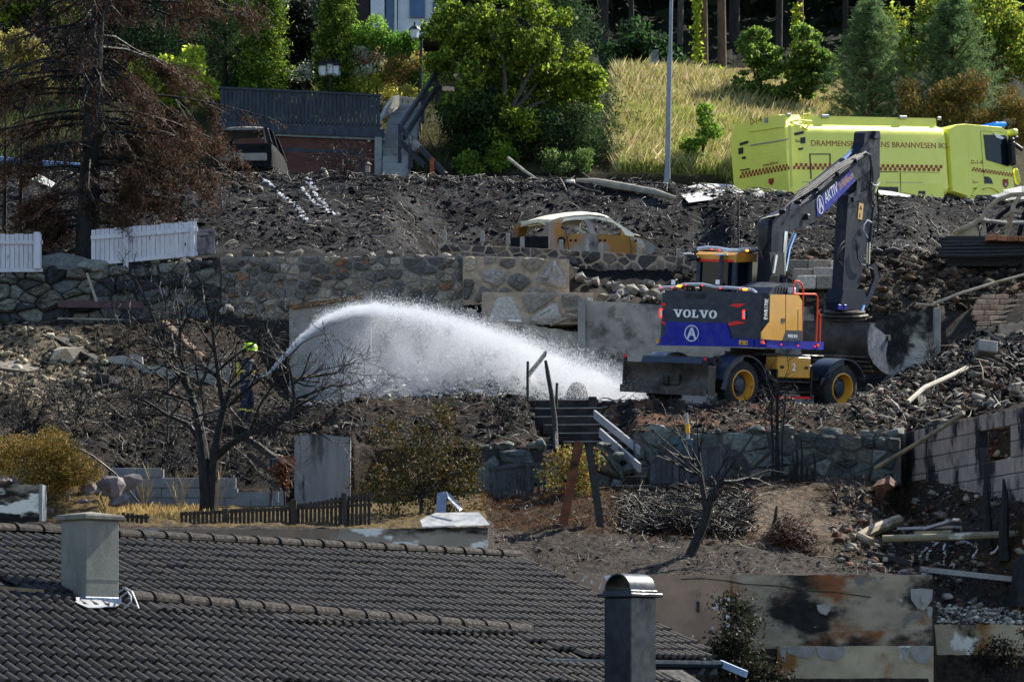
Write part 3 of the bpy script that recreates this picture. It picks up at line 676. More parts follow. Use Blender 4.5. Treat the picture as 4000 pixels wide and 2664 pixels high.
# ridge caps: half-round pieces with a thick collar
def cap_mesh(L, r=.125):
    mb = MB(); n = 9
    for (x, rr) in ((0, r*1.13), (.05, r*1.13), (.055, r), (L+.03, r*.93)):
        for k in range(n):
            a = math.pi*k/(n-1); mb.v.append(Vector((x, rr*math.cos(a)*1.05, rr*math.sin(a)*.82)))
    for i in range(3):
        for k in range(n-1): mb.f.append((i*n+k, i*n+k+1, (i+1)*n+k+1, (i+1)*n+k))
    mb.f.append(tuple(range(n))); mb.f.append(tuple(range(3*n, 4*n)))
    me = bpy.data.meshes.new('ridge_cap'); me.from_pydata([tuple(v) for v in mb.v], [], mb.f); me.materials.append(MATS['ridge_tile']); return me
cm = cap_mesh(.46)
def caps(start, dirn, up, a, b):
    s = a
    while s < b:
        o = link('ridge_cap', cm, roof_o); y = up.cross(dirn).normalized(); z = dirn.cross(y)
        M = Matrix((dirn, y, z)).transposed().to_4x4() @ Euler((random.uniform(-.03, .03), 0, random.uniform(-.012, .012))).to_matrix().to_4x4(); M.translation = start+dirn*s-rl; o.matrix_local = M; s += .455
caps(R0+Vector((0, 0, .05)), e, Vector((0, 0, 1)), 1.2, Lr-.1)
s0 = (P(475, 0, 40.4).x-A2.x)/e2.x
caps(A2+Vector((0, 0, .06)), e2, (nrm1+n2_).normalized(), s0, L2+.05)
# mortar fillet continuing the joint, verge boards, eaves, gutter
mb = MB(); c = A2+e2*(L2+.4)+n2_*.05; mb.bar(c, c+e2*1.0+d2*.55, .10, .06); mat('fillet', '#74664f', rough=.9, var=.3); mb.build('mortar_fillet', 'fillet', house); MB().bar(A2+e2*4.4+n2_*.05, A2+e2*5.95+n2_*.05, .14, .05).build('mortar_fillet', 'fillet', house)
v0 = R0+e*(Lr+.03); MB().bar(v0-nrm1*.08, v0+dvec*4.4-nrm1*.08, .03, .16).build('verge_board', 'fascia_blue', house)
ev = R0+dvec*4.36; MB().bar(ev+e*(Lr-4.2)-nrm1*.12, ev+e*(Lr+.15)-nrm1*.12, .05, .22).build('fascia', 'fascia_blue', house)
ge = ev+e*(Lr-4.0)+dh*.07-Vector((0,0,.07)); MB().tube([ge, ge+e*4.2], .06, 8).build('gutter', 'fascia_blue', house)
pe = ev+e*(Lr+.12)+dh*.05; MB().bar(pe-Vector((0,0,.05)), pe+dh*.5-Vector((0,0,.22)), .05, .10).build('gutter_end', 'eave_pale', house)
# eave strip under the lowest course at the left, as a ribbed pale metal edge
E0 = A2+d2*3.98-n2_*.05; mb = MB()
for i in range(46):
    a = E0+e2*(i*TW*.5); mb.bar(a, a-Vector((0, 0, .55)), .13, .03, up=(0, 1, 0))
mb.build('eave_strip', 'eave_pale', house)
MB().sheet([E0+Vector((.0, .35, -.1)), E0+e2*12+Vector((.0, .35, -.1)), E0+e2*12+Vector((.0, .35, -3)), E0+Vector((.0, .35, -3))], .1).build('wall', 'house_wall', house)
mb = MB(); q = R1+dvec*.3-e*.35; q2 = R1+dvec*4.2-e*.35
mb.sheet([q-Vector((0,0,.25)), q2-Vector((0,0,.25)), q2-Vector((0,0,4)), q-Vector((0,0,4))], .12).build('gable_wall', 'house_wall', house)
# left chimney: square plastered stack set corner-on, stone cap, lead flashing
mat('chimney_plaster', '#77766f', rough=.92, var=.15, scale=5, bump=.3, bscale=60, stretch=(1, 1, .5), layers=[('#4a4540', 1.8, .60, .75, 4.0)])
mat('lead', '#6f7f99', rough=.45, metal=.6, var=.25, scale=5, bump=.3, bscale=9)
mat('galv', '#8c929c', rough=.38, metal=.9, var=.2, scale=5, bump=.12, bscale=8)
mat('cap_stone', '#6d6a63', rough=.92, var=.2, scale=8, bump=.3)
ch = MB(); cc = P(351, 2300, 40.15); zb = P(0, 2420, 40.).z; zt = P(0, 2032, 40.).z; R45 = Matrix.Rotation(math.radians(45), 3, 'Z'); w = .53
ch.box((cc.x, cc.y, (zb+zt)/2), (w, w, zt-zb), R45, .012); cho = ch.build('chimney', 'chimney_plaster', house)
mb = MB(); mb.box((cc.x, cc.y, (zb+P(0,2300,40).z)/2+.31), (w+.006, w+.006, .006), R45); mb.build('joint_line', 'cap_stone', cho)
mb = MB(); mb.box((cc.x, cc.y, zt+.035), (w+.11, w+.11, .07), R45, .015); k = len(mb.v)
hw = (w+.09)/2; cs = [R45 @ Vector((i*hw, j*hw, 0)) for i, j in ((-1, -1), (1, -1), (1, 1), (-1, 1))]
mb.add([Vector((cc.x, cc.y, zt+.07))+q for q in cs]+[Vector((cc.x, cc.y, zt+.12))], [(0, 1, 4), (1, 2, 4), (2, 3, 4), (3, 0, 4)]); mb.build('cap', 'cap_stone', cho)
mb = MB(); mb.box((cc.x, cc.y, P(0,2362,40).z), (w+.05, w+.05, .20), R45, .01); mb.build('flashing', 'lead', cho)
rs = random.Random(5)
fp = P(360, 2378, 39.75); fv = []
for i in range(15):
    a = 2*math.pi*i/15; r = 1+rs.uniform(-.22, .18); fv.append(fp+e2*(math.cos(a)*.33*r)+d2*(math.sin(a)*.16*r)+n2_*(.085+rs.uniform(-.01, .03)))
mat('lead_pale', '#8a8c92', rough=.65, metal=.0, var=.2, scale=9, bump=.5, bscale=12)
mb = MB(); mb.sheet(fv, .012); mb.build('apron', 'lead_pale', cho)
mat('cable', '#9aa0a8', rough=.4, var=.1)
for dx in (0, 30):
    pts = [P(462+dx*.1, 2312+dx*.8, 40.0), P(490+dx*.3, 2296+dx*.5, 39.9), P(515+dx*.1-dx*.8*.3, 2310+dx*.6, 39.85), P(530-dx*.6, 2345+dx*.2, 39.8), P(541-dx*1.9, 2376, 39.75)]
    MB().tube(pts, .012, 6).build('hoop', 'cable', cho)
# right chimney: sheet-metal flue with barrel cowl
cc = P(2461, 2500, 43.6); zb = P(0, 2800, 43.6).z; zt = P(0, 2334, 43.6).z; w = .515
mat('flue_metal', '#3c4046', rough=.45, metal=.7, var=.25, scale=3, bump=.08, bscale=6, layers=[('#33363b', 1.2, .5, .7, 3.)])
mat('flue_inside', '#070707', rough=.9, var=0)
mb = MB(); mb.box((cc.x, cc.y, (zb+zt)/2), (w, w, zt-zb), R45, .012); fl = mb.build('flue', 'flue_metal', house)
mb = MB(); mb.box((cc.x, cc.y, zt+.03), (w+.14, w+.14, .055), R45, .012); mb.box((cc.x, cc.y, zt+.075), (w+.03, w+.03, .05), R45, .01); mb.build('collar', 'flue_metal', fl)
ax = R45 @ Vector((0, 1, 0)); sd = R45 @ Vector((1, 0, 0))  # ax: away-left, sd: away-right
axis = sd; across = ax; r = w/2*.97; zc0 = zt+.09; mb = MB(); n = 15
for rr in (r, r-.02):
    for sgn in (-1, 1):
        for k in range(n):
            a = math.pi*k/(n-1); mb.v.append(Vector((cc.x, cc.y, zc0))+axis*(sgn*(w/2+.0))+across*(rr*math.cos(a))+Vector((0, 0, rr*math.sin(a)*.98)))
for k in range(n-1):
    mb.f += [(k, k+1, n+k+1, n+k), (2*n+k, 3*n+k, 3*n+k+1, 2*n+k+1), (k, 2*n+k, 2*n+k+1, k+1), (n+k, n+k+1, 3*n+k+1, 3*n+k)]
mb.build('cowl', 'flue_metal', fl, smooth=True)
mb = MB(); mb.box((cc.x, cc.y, zc0+.005), (w*.9, w*.9, .02), R45); mb.build('flue_mouth', 'flue_inside', fl)
# loose bits on the roof
mat('scrap_pale', '#b9b4aa', rough=.8, var=.2)
# ---------------------------------------------------------------- wheeled excavator
mat('ex_dark', '#2b313e', rough=.5, var=.12, scale=3, bump=.05, spec=.3, layers=[('#4a4742', 1.6, .60, .8, 3.), ('#3c3a38', 9., .6, .75, 6.)])
mat('ex_boom', '#191f2f', rough=.55, var=.15, scale=3, bump=.08, spec=.22, layers=[('#3c3a38', 2.2, .6, .8, 3.)])
mat('ex_blue', '#0a1c8e', rough=.5, var=.10, scale=3, spec=.25, layers=[('#152a8c', 2., .6, .8, 3.)])
mat('ex_yellow', '#c78f2c', rough=.4, var=.08, scale=3, coat=.2, layers=[('#a8792c', 2., .62, .8, 3.)])
mat('ex_red', '#e01616', rough=.5, var=.1); mat('ex_white', '#e6e7ea', rough=.5, var=.08); mat('ex_tube', '#c3c4ca', rough=.3, metal=.3, var=.1)
mat('ex_orange', '#e8501a', rough=.4, var=.1, coat=.2); mat('ex_black', '#141519', rough=.6, var=.2, bump=.1)
mat('ex_glass', '#0b1626', rough=.08, var=.0, spec=.25, rvar=0); mat('ex_chrome', '#b9c2d2', rough=.14, metal=1., var=.05, rvar=.04)
mat('ex_steel', '#4a443f', rough=.62, metal=.35, var=.3, scale=4, bump=.25, bscale=14, layers=[('#6a665f', 2., .55, .72, 5.), ('#2a2523', 1.1, .52, .68, 8.)])
mat('ex_bucket_side', '#6b7078', rough=.5, metal=.5, var=.35, scale=4, bump=.3, bscale=12, layers=[('#3a3634', 1.5, .5, .68, 2.)])
mat('rubber', '#26272a', rough=.88, var=.25, scale=6, bump=.35, bscale=30, layers=[('#4a4640', 2.5, .5, .75, 1.)])
mat('ex_fender', '#1f2b3d', rough=.45, var=.15, scale=3, coat=.1)
mat('lamp_red', '#ff2a1a', emis='#ff2010', estr=2.2, var=0, rvar=0); mat('lamp_amber', '#ffb030', emis='#ff9018', estr=2.5, var=0, rvar=0)
mat('hose', '#17181c', rough=.45, var=.15, spec=.5)
EC = Vector((5.25, 69.0, 6.25)); tilt = Vector((0, 0, 1)).rotation_difference(Vector((.04, -.114, 1)).normalized()).to_matrix().to_4x4()
EM = Matrix.Translation(EC) @ tilt @ Matrix.Rotation(math.radians(41), 4, 'Z')
MU = Matrix.Rotation(math.radians(16), 4, 'Z'); FU = Frame(EM @ MU); FL = Frame(EM)
ex = thing('excavator', 'dark blue and yellow wheeled excavator with raised boom on the rubble terrace', 'excavator'); ex.matrix_world = EM
def eb(mb, name, m, parent=ex, up=True, smooth=False):
    if up: mb.xf(MU)
    return mb.build(name, m, parent, smooth, local=True)
HW, XR = 1.32, -1.9
def sd(px, py, y=-HW): p = FU.pt(px, py, 1, y); return (p.x, p.z)
def rr(px, py, x=XR): p = FU.pt(px, py, 0, x); return (p.y, p.z)
def bm_(px, py, y=-.1): p = FU.pt(px, py, 1, y); return (p.x, p.z)
# undercarriage
eb(MB().box((0, 0, .78), (3.3, .95, .42), None, .03), 'chassis', 'ex_black', up=False)
eb(MB().lathe([(.62, .95), (.62, 1.22), (.5, 1.22), (.5, 1.3)], (0, 0, 0), 28), 'slew_ring', 'ex_black', up=False)
for sx in (-1, 1): eb(MB().box((sx*1.55, 0, .5), (.36, 2.0, .34), None, .05), 'axle', 'ex_black', up=False)
RX = Matrix.Rotation(math.radians(90), 3, 'X')
def wheel(x, y):
    s = -1 if y < 0 else 1; R = Matrix.Rotation(math.radians(90 if s < 0 else -90), 3, 'X')   # local z -> outward
    c = (x, y, .51); w = MB()
    w.lathe([(.30, -.15), (.44, -.16), (.50, -.13), (.515, -.06), (.515, .06), (.50, .13), (.44, .165), (.36, .17), (.30, .15)], c, 36, R, close=False)
    for k in range(30):
        a = 2*math.pi*k/30
        for o, aa in ((.07, a), (-.07, a+.1)):
            q = Vector((math.cos(aa)*.515, math.sin(aa)*.515, o)); Rt = R @ Matrix.Rotation(aa, 3, 'Z'); w.box(Vector(c)+R @ q, (.035, .055, .11), Rt)
    t = eb(w, 'wheel', 'rubber', up=False, smooth=True)
    eb(MB().lathe([(.335, .155), (.335, .185), (.31, .19), (.295, .16), (.27, .05), (.25, .0), (.16, -.01), (.16, -.02)], c, 36, R, close=False), 'rim', 'ex_yellow', t, False, True)
    eb(MB().lathe([(.25, .0), (.16, .01), (.155, .07), (.12, .09), (.10, .09), (.0, .095)], c, 24, R, close=False), 'hub', 'ex_fender', t, False, True)
    for k in range(8):
        a = 2*math.pi*k/8; eb(MB().lathe([(.014, .09), (.014, .115), (.0, .115)], Vector(c)+R @ Vector((math.cos(a)*.13, math.sin(a)*.13, -.03)), 6, R, close=False), 'bolt', 'ex_steel', t, False)
for x in (-1.55, 1.55):
    for y in (-1.12, 1.12): wheel(x, y)
for x, a0, a1 in ((-1.55, 8, 172), (1.55, 22, 158)):
    for s in (-1, 1):
        mb = MB(); n = 14
        for k in range(n+1):
            a = math.radians(a0+(a1-a0)*k/n)
            for r in (.60, .63):
                for y in (s*.78, s*1.36): mb.v.append(Vector((x+math.cos(a)*r*1.08, y, .53+math.sin(a)*r)))
        for k in range(n):
            o = k*4; mb.f += [(o, o+1, o+5, o+4), (o+2, o+6, o+7, o+3), (o, o+4, o+6, o+2), (o+1, o+3, o+7, o+5)]
        mb.f += [(0, 2, 3, 1), (n*4, n*4+1, n*4+3, n*4+2)]
        fo = eb(mb, 'fender', 'ex_fender', up=False, smooth=True)
        poly = [(x+math.cos(math.radians(a))*.62*1.08, .53+math.sin(math.radians(a))*.62) for a in range(a0, a1+1, 12)]
        if x < 0: poly = [(x+.62*1.08*math.cos(math.radians(a)), .53+.62*math.sin(math.radians(a))) for a in range(95, 176, 10)]+[(-2.28, .42), (-2.12, .42)]+[(x+.50*1.08*math.cos(math.radians(a)), .53+.5*math.sin(math.radians(a))) for a in range(172, 94, -10)]
        else: poly = [(x+.62*1.08*math.cos(math.radians(a)), .53+.62*math.sin(math.radians(a))) for a in range(95, 160, 10)]+[(.78, .55), (.80, .72), (.95, .75)]+[(x+.5*1.08*math.cos(math.radians(a)), .53+.5*math.sin(math.radians(a))) for a in range(158, 94, -10)]
        eb(MB().prism(poly, s*1.34, s*1.36), 'fender_skirt', 'ex_fender', fo, False)
tb = eb(MB().box((-.02, -1.12, .93), (1.05, .36, .46), None, .02), 'tool_box', 'ex_yellow', up=False)
for x in (-.4, .36): eb(MB().box((x, -1.305, .93), (.1, .02, .06)), 'latch', 'ex_black', tb, False)
tm = text_mb('2', .16, None, .02); tm.xf(Matrix.Translation((-.08, -1.306, .86))); eb(tm, 'number', 'ex_white', tb, False)
eb(MB().box((-.02, -1.13, 1.19), (1.9, .3, .04), None, .01), 'step_tread', 'ex_dark', up=False)
for z in (.62, .40): eb(MB().box((-.02, -1.2, z), (1.1, .22, .03)), 'step', 'ex_black', up=False)
for x in (-.56, .52): eb(MB().box((x, -1.18, .58), (.04, .3, .6)), 'step_hanger', 'ex_black', up=False)
eb(MB().box((-.02, -1.3, .28), (1.12, .04, .05)), 'red_step_edge', 'ex_red', up=False)
# dozer blade: curved plate with bevelled cutting edge, arms and side lamps
n = 9; prof = []
for k in range(n):
    t_ = k/(n-1); prof.append((-2.62+.16*math.sin(t_*math.pi)-.06*(1-t_), .30+.62*t_))
mb = MB(); mb.prism(prof+[(p[0]+.045, p[1]) for p in reversed(prof)], -1.32, 1.32); bl = eb(mb, 'dozer_blade', 'ex_steel', up=False, smooth=True)
for s in (-1, 1): eb(MB().box((-2.53, s*1.33, .60), (.2, .025, .62)), 'blade_cheek', 'ex_steel', bl, False)
eb(MB().box((-2.70, 0, .34), (.03, 2.64, .16)), 'cutting_edge', 'ex_steel', bl, False)
eb(MB().box((-2.50, -.12, .58), (.16, .5, .24), None, .02), 'centre_plate', 'ex_steel', bl, False)
eb(MB().box((-2.58, .0, .56), (.12, .18, .2), None, .02), 'hitch', 'ex_black', bl, False)
for s in (-.45, .45): eb(MB().bar((-2.5, s, .45), (-1.7, s, .62), .14, .16), 'blade_arm', 'ex_black', bl, False)
mb = MB(); mb.prism([(-2.5, .93), (-2.45, 1.06), (-1.9, 1.08), (-1.75, .93)], -.95, .9); eb(mb, 'blade_hood', 'ex_fender', bl, False)
for s in (1.3, -1.2): o = eb(MB().box((-2.6, s, .95), (.05, .05, .1)), 'lamp_bracket', 'ex_black', bl, False); eb(MB().rock((-2.62, s, 1.03), (.1, .09, .09), 1, 0.), 'lamp', 'ex_red', bl, False)
eb(MB().lathe([(.12, -.03), (.12, .03), (.06, .03), (.06, -.03)], (-2.25, -1.15, 1.0), 16, RX, close=False), 'lifting_eye', 'ex_black', up=False)
# upper structure
mb = MB(); a = sd(2966, 1357); b = sd(3198, 1366); zf = a[1]; ztop = sd(2966, 1143)[1]
body = MB(); poly = [(XR, -HW+.1), (XR+.1, -HW), (.55, -HW), (.9, -HW+.05), (.9, HW-.05), (XR+.1, HW), (XR, HW-.1)]
zs = zf+.17
body.prism(poly, zf, zs, (0, 1)); eb(body, 'deck', 'ex_blue')
z1 = ztop
mb = MB(); q = [(XR, -HW+.12), (XR+.12, -HW), (-.95, -HW), (-.95, HW), (XR+.12, HW), (XR, HW-.12)]
mb.prism(q, zs-.001, z1-.05, (0, 1)); k = len(q); mb.prism([(p[0]*.985, p[1]*.97) for p in q], z1-.05, z1, (0, 1))
cw = eb(mb, 'counterweight', 'ex_dark')
def rear(name, pts, m, parent=cw, dep=.012):
    mb = MB(); p = [rr(*a) for a in pts]; mb.prism(p, XR-dep, XR-.001, (1, 2)); return eb(mb, name, m, parent)
bp = rear('blue_panel', [(2603,1256),(2841,1262),(2859,1323),(2946,1329),(2946,1356),(2564,1349),(2598,1329)], 'ex_blue', dep=.035)
rear('panel_recess', [(2632,1284),(2780,1287),(2798,1326),(2622,1322)], 'ex_blue', bp, .045)
rear('number_plate', [(2676,1146),(2757,1148),(2757,1167),(2676,1165)], 'ex_black')
for pts in ([(2852,1195),(2866,1186),(2914,1187),(2884,1202)], [(2845,1262),(2878,1253),(2914,1262),(2848,1274)], [(2582,1183),(2598,1184),(2603,1193),(2590,1197)], [(2579,1253),(2594,1258),(2605,1264),(2602,1272),(2590,1266)]): rear('red_reflector', pts, 'ex_red')
for pts in ([(2577,1206),(2588,1208),(2592,1220),(2588,1243),(2577,1240)], [(2903,1216),(2914,1211),(2916,1248),(2901,1240)]):
    o = rear('tail_lamp', pts, 'ex_black', dep=.025); c = [sum(p[i] for p in pts)/len(pts) for i in (0, 1)]
    for (fx, fy, w, h) in ((-.55, 0, 2.5, 30), (.0, .55, 8, 4), (0, -.55, 8, 4)): rear('lamp_strip', [(c[0]+fx*8-w/2, c[1]-fy*28-h/2), (c[0]+fx*8+w/2, c[1]-fy*28-h/2), (c[0]+fx*8+w/2, c[1]-fy*28+h/2), (c[0]+fx*8-w/2, c[1]-fy*28+h/2)], 'lamp_red', o, .035)
    rear('reversing_lamp', [(c[0]-1, c[1]-12), (c[0]+5, c[1]-12), (c[0]+5, c[1]+12), (c[0]-1, c[1]+12)], 'ex_white', o, .034)
rear('warning_sticker', [(2566,1323),(2577,1323),(2577,1341),(2566,1341)], 'ex_yellow', dep=.04)
ws = rear('warning_sticker', [(2890,1329),(2924,1331),(2924,1348),(2890,1346)], 'ex_yellow', dep=.04)
rear('sticker_mark', [(2896,1344),(2901,1335),(2906,1344)], 'ex_black', ws, .044); rear('sticker_mark', [(2918,1335),(2921,1335),(2921,1345),(2918,1345)], 'ex_black', ws, .044)
# slab-serif maker's lettering
def slab_letters(word, W_, H_):
    """heavy slab-serif capitals V O L in a box W_ x H_, lying in xz"""
    mb = MB(); u = {'V': 1.12, 'O': 1.0, 'L': .86}; tot = sum(u[c] for c in word); x = 0
    def poly(pts, f): mb.add([(x0+a*w, 0, b*H_) for a, b in pts], f)
    for c in word:
        w = u[c]*W_/tot*.98; x0 = x
        if c == 'V':
            poly([(.0,1),(.46,1),(.46,.88),(.38,.88),(.56,.36),(.66,.0),(.46,0),(.13,.88),(0,.88)], [(0,1,2,3,7,8),(3,4,5,6,7)])
            poly([(.60,1),(1.0,1),(1.0,.88),(.90,.88),(.66,.0),(.56,.36),(.70,.88),(.60,.88)], [(0,1,2,3,6,7),(3,4,5,6)])
        elif c == 'L':
            poly([(.02,1),(.62,1),(.62,.88),(.48,.88),(.48,.14),(.70,.14),(.84,.34),(.98,.34),(.94,0),(.02,0),(.02,.12),(.16,.12),(.16,.88),(.02,.88)], [(0,1,2,3,12,13),(3,4,11,12),(4,5,6,7,8,9,10,11)])
        else:
            n = 20; o = len(mb.v)
            for k in range(n):
                a = 2*math.pi*k/n; mb.v.append(Vector((x0+w*(.5+.48*math.cos(a)), 0, H_*(.5+.53*math.sin(a))))); mb.v.append(Vector((x0+w*(.5+.20*math.cos(a)), 0, H_*(.5+.38*math.sin(a)))))
            for k in range(n): a = o+2*k; b = o+2*((k+1) % n); mb.f.append((a, b, b+1, a+1))
        x += u[c]*W_/tot
    return mb
def on_rear(mb, px, py, dep=.014):
    y, z = rr(px, py); mb.xf(Matrix.Translation((XR-dep, y, z)) @ Matrix.Rotation(math.radians(-90), 4, 'Z')); return mb
w_ = abs(rr(2630, 1240)[0]-rr(2803, 1240)[0]); h_ = rr(2630, 1209)[1]-rr(2630, 1239)[1]
eb(on_rear(slab_letters('VOLVO', w_, h_), 2630, 1238), 'lettering', 'ex_white', cw)
def a_logo(sx, sz):
    """ring round a double-stroked A"""
    mb = MB(); n = 28
    for k in range(n):
        a = 2*math.pi*k/n; mb.v += [Vector((sx*math.cos(a), 0, sz*math.sin(a))), Vector((sx*.90*math.cos(a), 0, sz*.90*math.sin(a)))]
    for k in range(n): a = 2*k; b = 2*((k+1) % n); mb.f.append((a, b, b+1, a+1))
    def st(x0, z0, x1, z1, w): d = Vector((x1-x0, z1-z0)).normalized()*w; mb.add([(sx*(x0-d.y), 0, sz*(z0+d.x)), (sx*(x0+d.y), 0, sz*(z0-d.x)), (sx*(x1+d.y), 0, sz*(z1-d.x)), (sx*(x1-d.y), 0, sz*(z1+d.x))], [(0, 1, 2, 3)])
    for o in (0, .16): st(-.62+o, -.70, -.10+o, .68, .05)
    for o in (0, -.16): st(.62+o, -.70, .10+o, .68, .05)
    st(-.10, .66, .12, .66, .05); st(-.40, -.22, .44, -.22, .05); st(-.32, -.02, .34, -.02, .05); return mb
r1 = abs(rr(2706, 1302)[0]-rr(2734, 1302)[0]); r2 = abs(rr(2706, 1302)[1]-rr(2706, 1270)[1])
eb(on_rear(a_logo(r1, r2), 2706, 1302, .05), 'ring_emblem', 'ex_white', bp)
# right side: engine doors
def side(name, pts, m, parent, dep=.012, y=-HW):
    mb = MB(); mb.prism([sd(*p) for p in pts], y-dep, y-.001, (0, 2)); return eb(mb, name, m, parent)
mb = MB(); c0 = sd(2990, 1150); x1 = sd(3131, 1250)[0]; xm = sd(3119, 1150)[0]
mb.prism([(-.949, zs), (x1, zs), (x1, sd(3131,1176)[1]), (xm, z1-.02), (-.949, z1-.02)], -HW, HW*.15, (0, 2)); eng = eb(mb, 'engine_housing', 'ex_dark')
yd = side('engine_door', [(3006,1151),(3064,1151),(3064,1331),(2971,1325),(2971,1299),(3003,1256)], 'ex_yellow', eng, .02)
yd2 = side('engine_door', [(3067,1151),(3117,1153),(3130,1176),(3130,1292),(3067,1290)], 'ex_yellow', eng, .02)
side('dark_patch', [(3052,1331),(3067,1291),(3130,1293),(3130,1332)], 'ex_dark', eng, .024)
side('door_gap', [(3064.5,1151),(3066.5,1151),(3066.5,1331),(3064.5,1331)], 'ex_black', eng, .006)
side('door_gap', [(3113,1210),(3115,1210),(3115,1331),(3113,1331)], 'ex_black', eng, .023)
side('door_lock', [(3049,1243),(3063,1243),(3063,1259),(3049,1259)], 'ex_steel', yd, .03)
tm = text_mb('EWR170E', abs(sd(2997,1200)[0]-sd(2982,1200)[0]), abs(sd(2990,1167)[1]-sd(2990,1247)[1]), .012)
x_, z_ = sd(2997, 1248); tm.xf(Matrix.Translation((x_, -HW-.006, z_)) @ Matrix.Rotation(math.radians(-90), 4, 'Y')); eb(tm, 'lettering', 'ex_white', cw)
w_ = abs(sd(3072,1310)[0]-sd(3110,1310)[0]); tm = slab_letters('VOLVO', w_, abs(sd(3090,1306)[1]-sd(3090,1318)[1])); x_, z_ = sd(3072, 1318); tm.xf(Matrix.Translation((x_, -HW-.028, z_))); eb(tm, 'lettering', 'ex_white', eng)
# deck edge: marker lamps, treads
for px, py in ((2984,1341),(3050,1346),(3116,1350),(3182,1353)):
    x_, z_ = sd(px, py); eb(MB().rock((x_, -HW-.01, z_), (.035, .03, .035), 1, 0.), 'marker_lamp', 'lamp_red')
for px, py in ((2976,1336),(3192,1348)): x_, z_ = sd(px, py); eb(MB().box((x_, -HW-.01, z_), (.1, .04, .07)), 'amber_reflector', 'ex_orange')
# orange handrails
for pts in ([(3130,1335),(3133,1240),(3138,1133),(3132,1112),(3122,1100),(3106,1098),(3101,1115),(3099,1150)], [(3187,1337),(3192,1240),(3194,1162),(3186,1150),(3140,1149),(3104,1149)], [(3202,1338),(3204,1260),(3205,1236),(3194,1214)]):
    eb(MB().tube([(lambda p: Vector((p[0], -HW+.03, p[1])))(sd(*a, -HW+.03)) for a in pts], .022, 8), 'handrail', 'ex_orange', smooth=True)
# bumper tube with lamps along the back edge, and lamps
tp = [(2572,1130),(2582,1124),(2639,1121),(2676,1111),(2743,1111),(2795,1122),(2860,1125),(2902,1128),(2940,1133),(2955,1146)]
tp3 = [(lambda p: Vector((XR+.12, p[0], p[1])))(rr(a, b, XR+.12)) for a, b in tp]
tr_ = eb(MB().tube(tp3, .034, 8), 'guard_tube', 'ex_tube', smooth=True)
for a, b in ((2584,1124),(2624,1124),(2680,1113),(2743,1115),(2813,1126),(2890,1128)):
    p = rr(a, b, XR+.08); eb(MB().rock((XR+.08, p[0], p[1]), (.03, .04, .035), 1, 0.), 'marker_lamp', 'lamp_red', tr_)
for a, b in ((2653,1118),(2910,1131)): p = rr(a, b, XR+.07); eb(MB().box((XR+.07, p[0], p[1]), (.04, .1, .04), None, .01), 'amber_lamp', 'lamp_amber', tr_)
for a in (2650, 2720, 2800, 2880): p = rr(a, 1135, XR+.12); eb(MB().bar((XR+.12, p[0], z1-.02), (XR+.12, p[0]+.03, p[1]+.06), .02, .02), 'tube_stay', 'ex_black', tr_)
for a, b in ((2635,1103),(2808,1103)):
    p = rr(a, b, XR+.35); o = eb(MB().box((XR+.35, p[0], p[1]), (.1, .12, .14), None, .02), 'work_lamp', 'ex_black'); eb(MB().box((XR+.295, p[0], p[1]), (.02, .09, .1)), 'lens', 'ex_white', o); eb(MB().bar((XR+.35, p[0], z1-.02), (XR+.35, p[0], p[1]), .03, .03), 'lamp_stem', 'ex_black', o)
p = rr(2724, 1122, XR+.2); eb(MB().rock((XR+.2, p[0], z1+.05), (.14, .2, .13), 1, .05), 'camera_pod', 'ex_black')
# engine intake hood with slots
h0 = FU.pt(2861,1122,1,-.75); mb = MB(); pl = [(-1.25, z1-.02), (-1.05, z1+.14), (-.55, z1+.26), (.05, z1+.26), (.12, z1+.2), (.12, z1-.02)]
mb.prism(pl, -1.0, -.2, (0, 2)); ho = eb(mb, 'intake_hood', 'ex_dark')
for k in range(7): eb(MB().bar((-.95+k*.13, -1.005, z1+.02), (-.90+k*.13, -1.005, z1+.15), .012, .045, up=(1, 0, 0)), 'hood_slot', 'ex_black', ho)
for px in (3021, 3052): x_, z_ = sd(px, 1132, -.9); eb(MB().box((x_, -.9, z1+.03), (.13, .14, .18), None, .02), 'mirror_base', 'ex_yellow')
p = FU.pt(3092, 1136, 1, -1.1); o = eb(MB().box(p, (.12, .16, .14), None, .02), 'work_lamp', 'ex_white')
p = FU.pt(3070, 1082, 1, -.9); eb(MB().tube([(p.x, -.9, z1), (p.x, -.9, p.z+.12)], .012, 6), 'aerial', 'ex_black'); eb(MB().box(p, (.3, .2, .03), Euler((.1, .15, .2)).to_matrix()), 'mirror', 'ex_black')
# cab
ct = FU.pt(2760, 1012, 0, -.55).z; cx0, cx1, cy0, cy1 = -.55, 1.15, .22, 1.20
cab = eb(MB().box2((cx0, cy0, zs), (cx1, cy1, zs+.75), .03), 'cab', 'ex_dark')
ch_ = ct-zs
mb = MB(); zc_ = zs+.75
for (x, y) in ((cx0+.04, cy0+.04), (cx0+.04, cy1-.04), (cx1-.04, cy0+.04), (cx1-.04, cy1-.04), (.15, cy0+.04)):
    eb(MB().bar((x, y, zc_), (x, y, ct), .09, .09), 'cab_post', 'ex_dark', cab)
eb(MB().box2((cx0+.055, cy0+.09, zc_), (cx0+.075, cy1-.09, ct)), 'rear_window', 'ex_glass', cab)
eb(MB().box2((cx0+.09, cy0+.055, zc_), (cx1-.09, cy0+.075, ct)), 'side_window', 'ex_glass', cab)
eb(MB().box2((cx0+.09, cy1-.075, zc_), (cx1-.09, cy1-.055, ct)), 'side_window', 'ex_glass', cab)
eb(MB().box2((cx1-.075, cy0+.09, zc_), (cx1-.055, cy1-.09, ct)), 'windscreen', 'ex_glass', cab)
eb(MB().box2((-.15, .5, zs+.6), (.25, .95, zs+1.35), .08), 'seat', 'ex_black', cab)
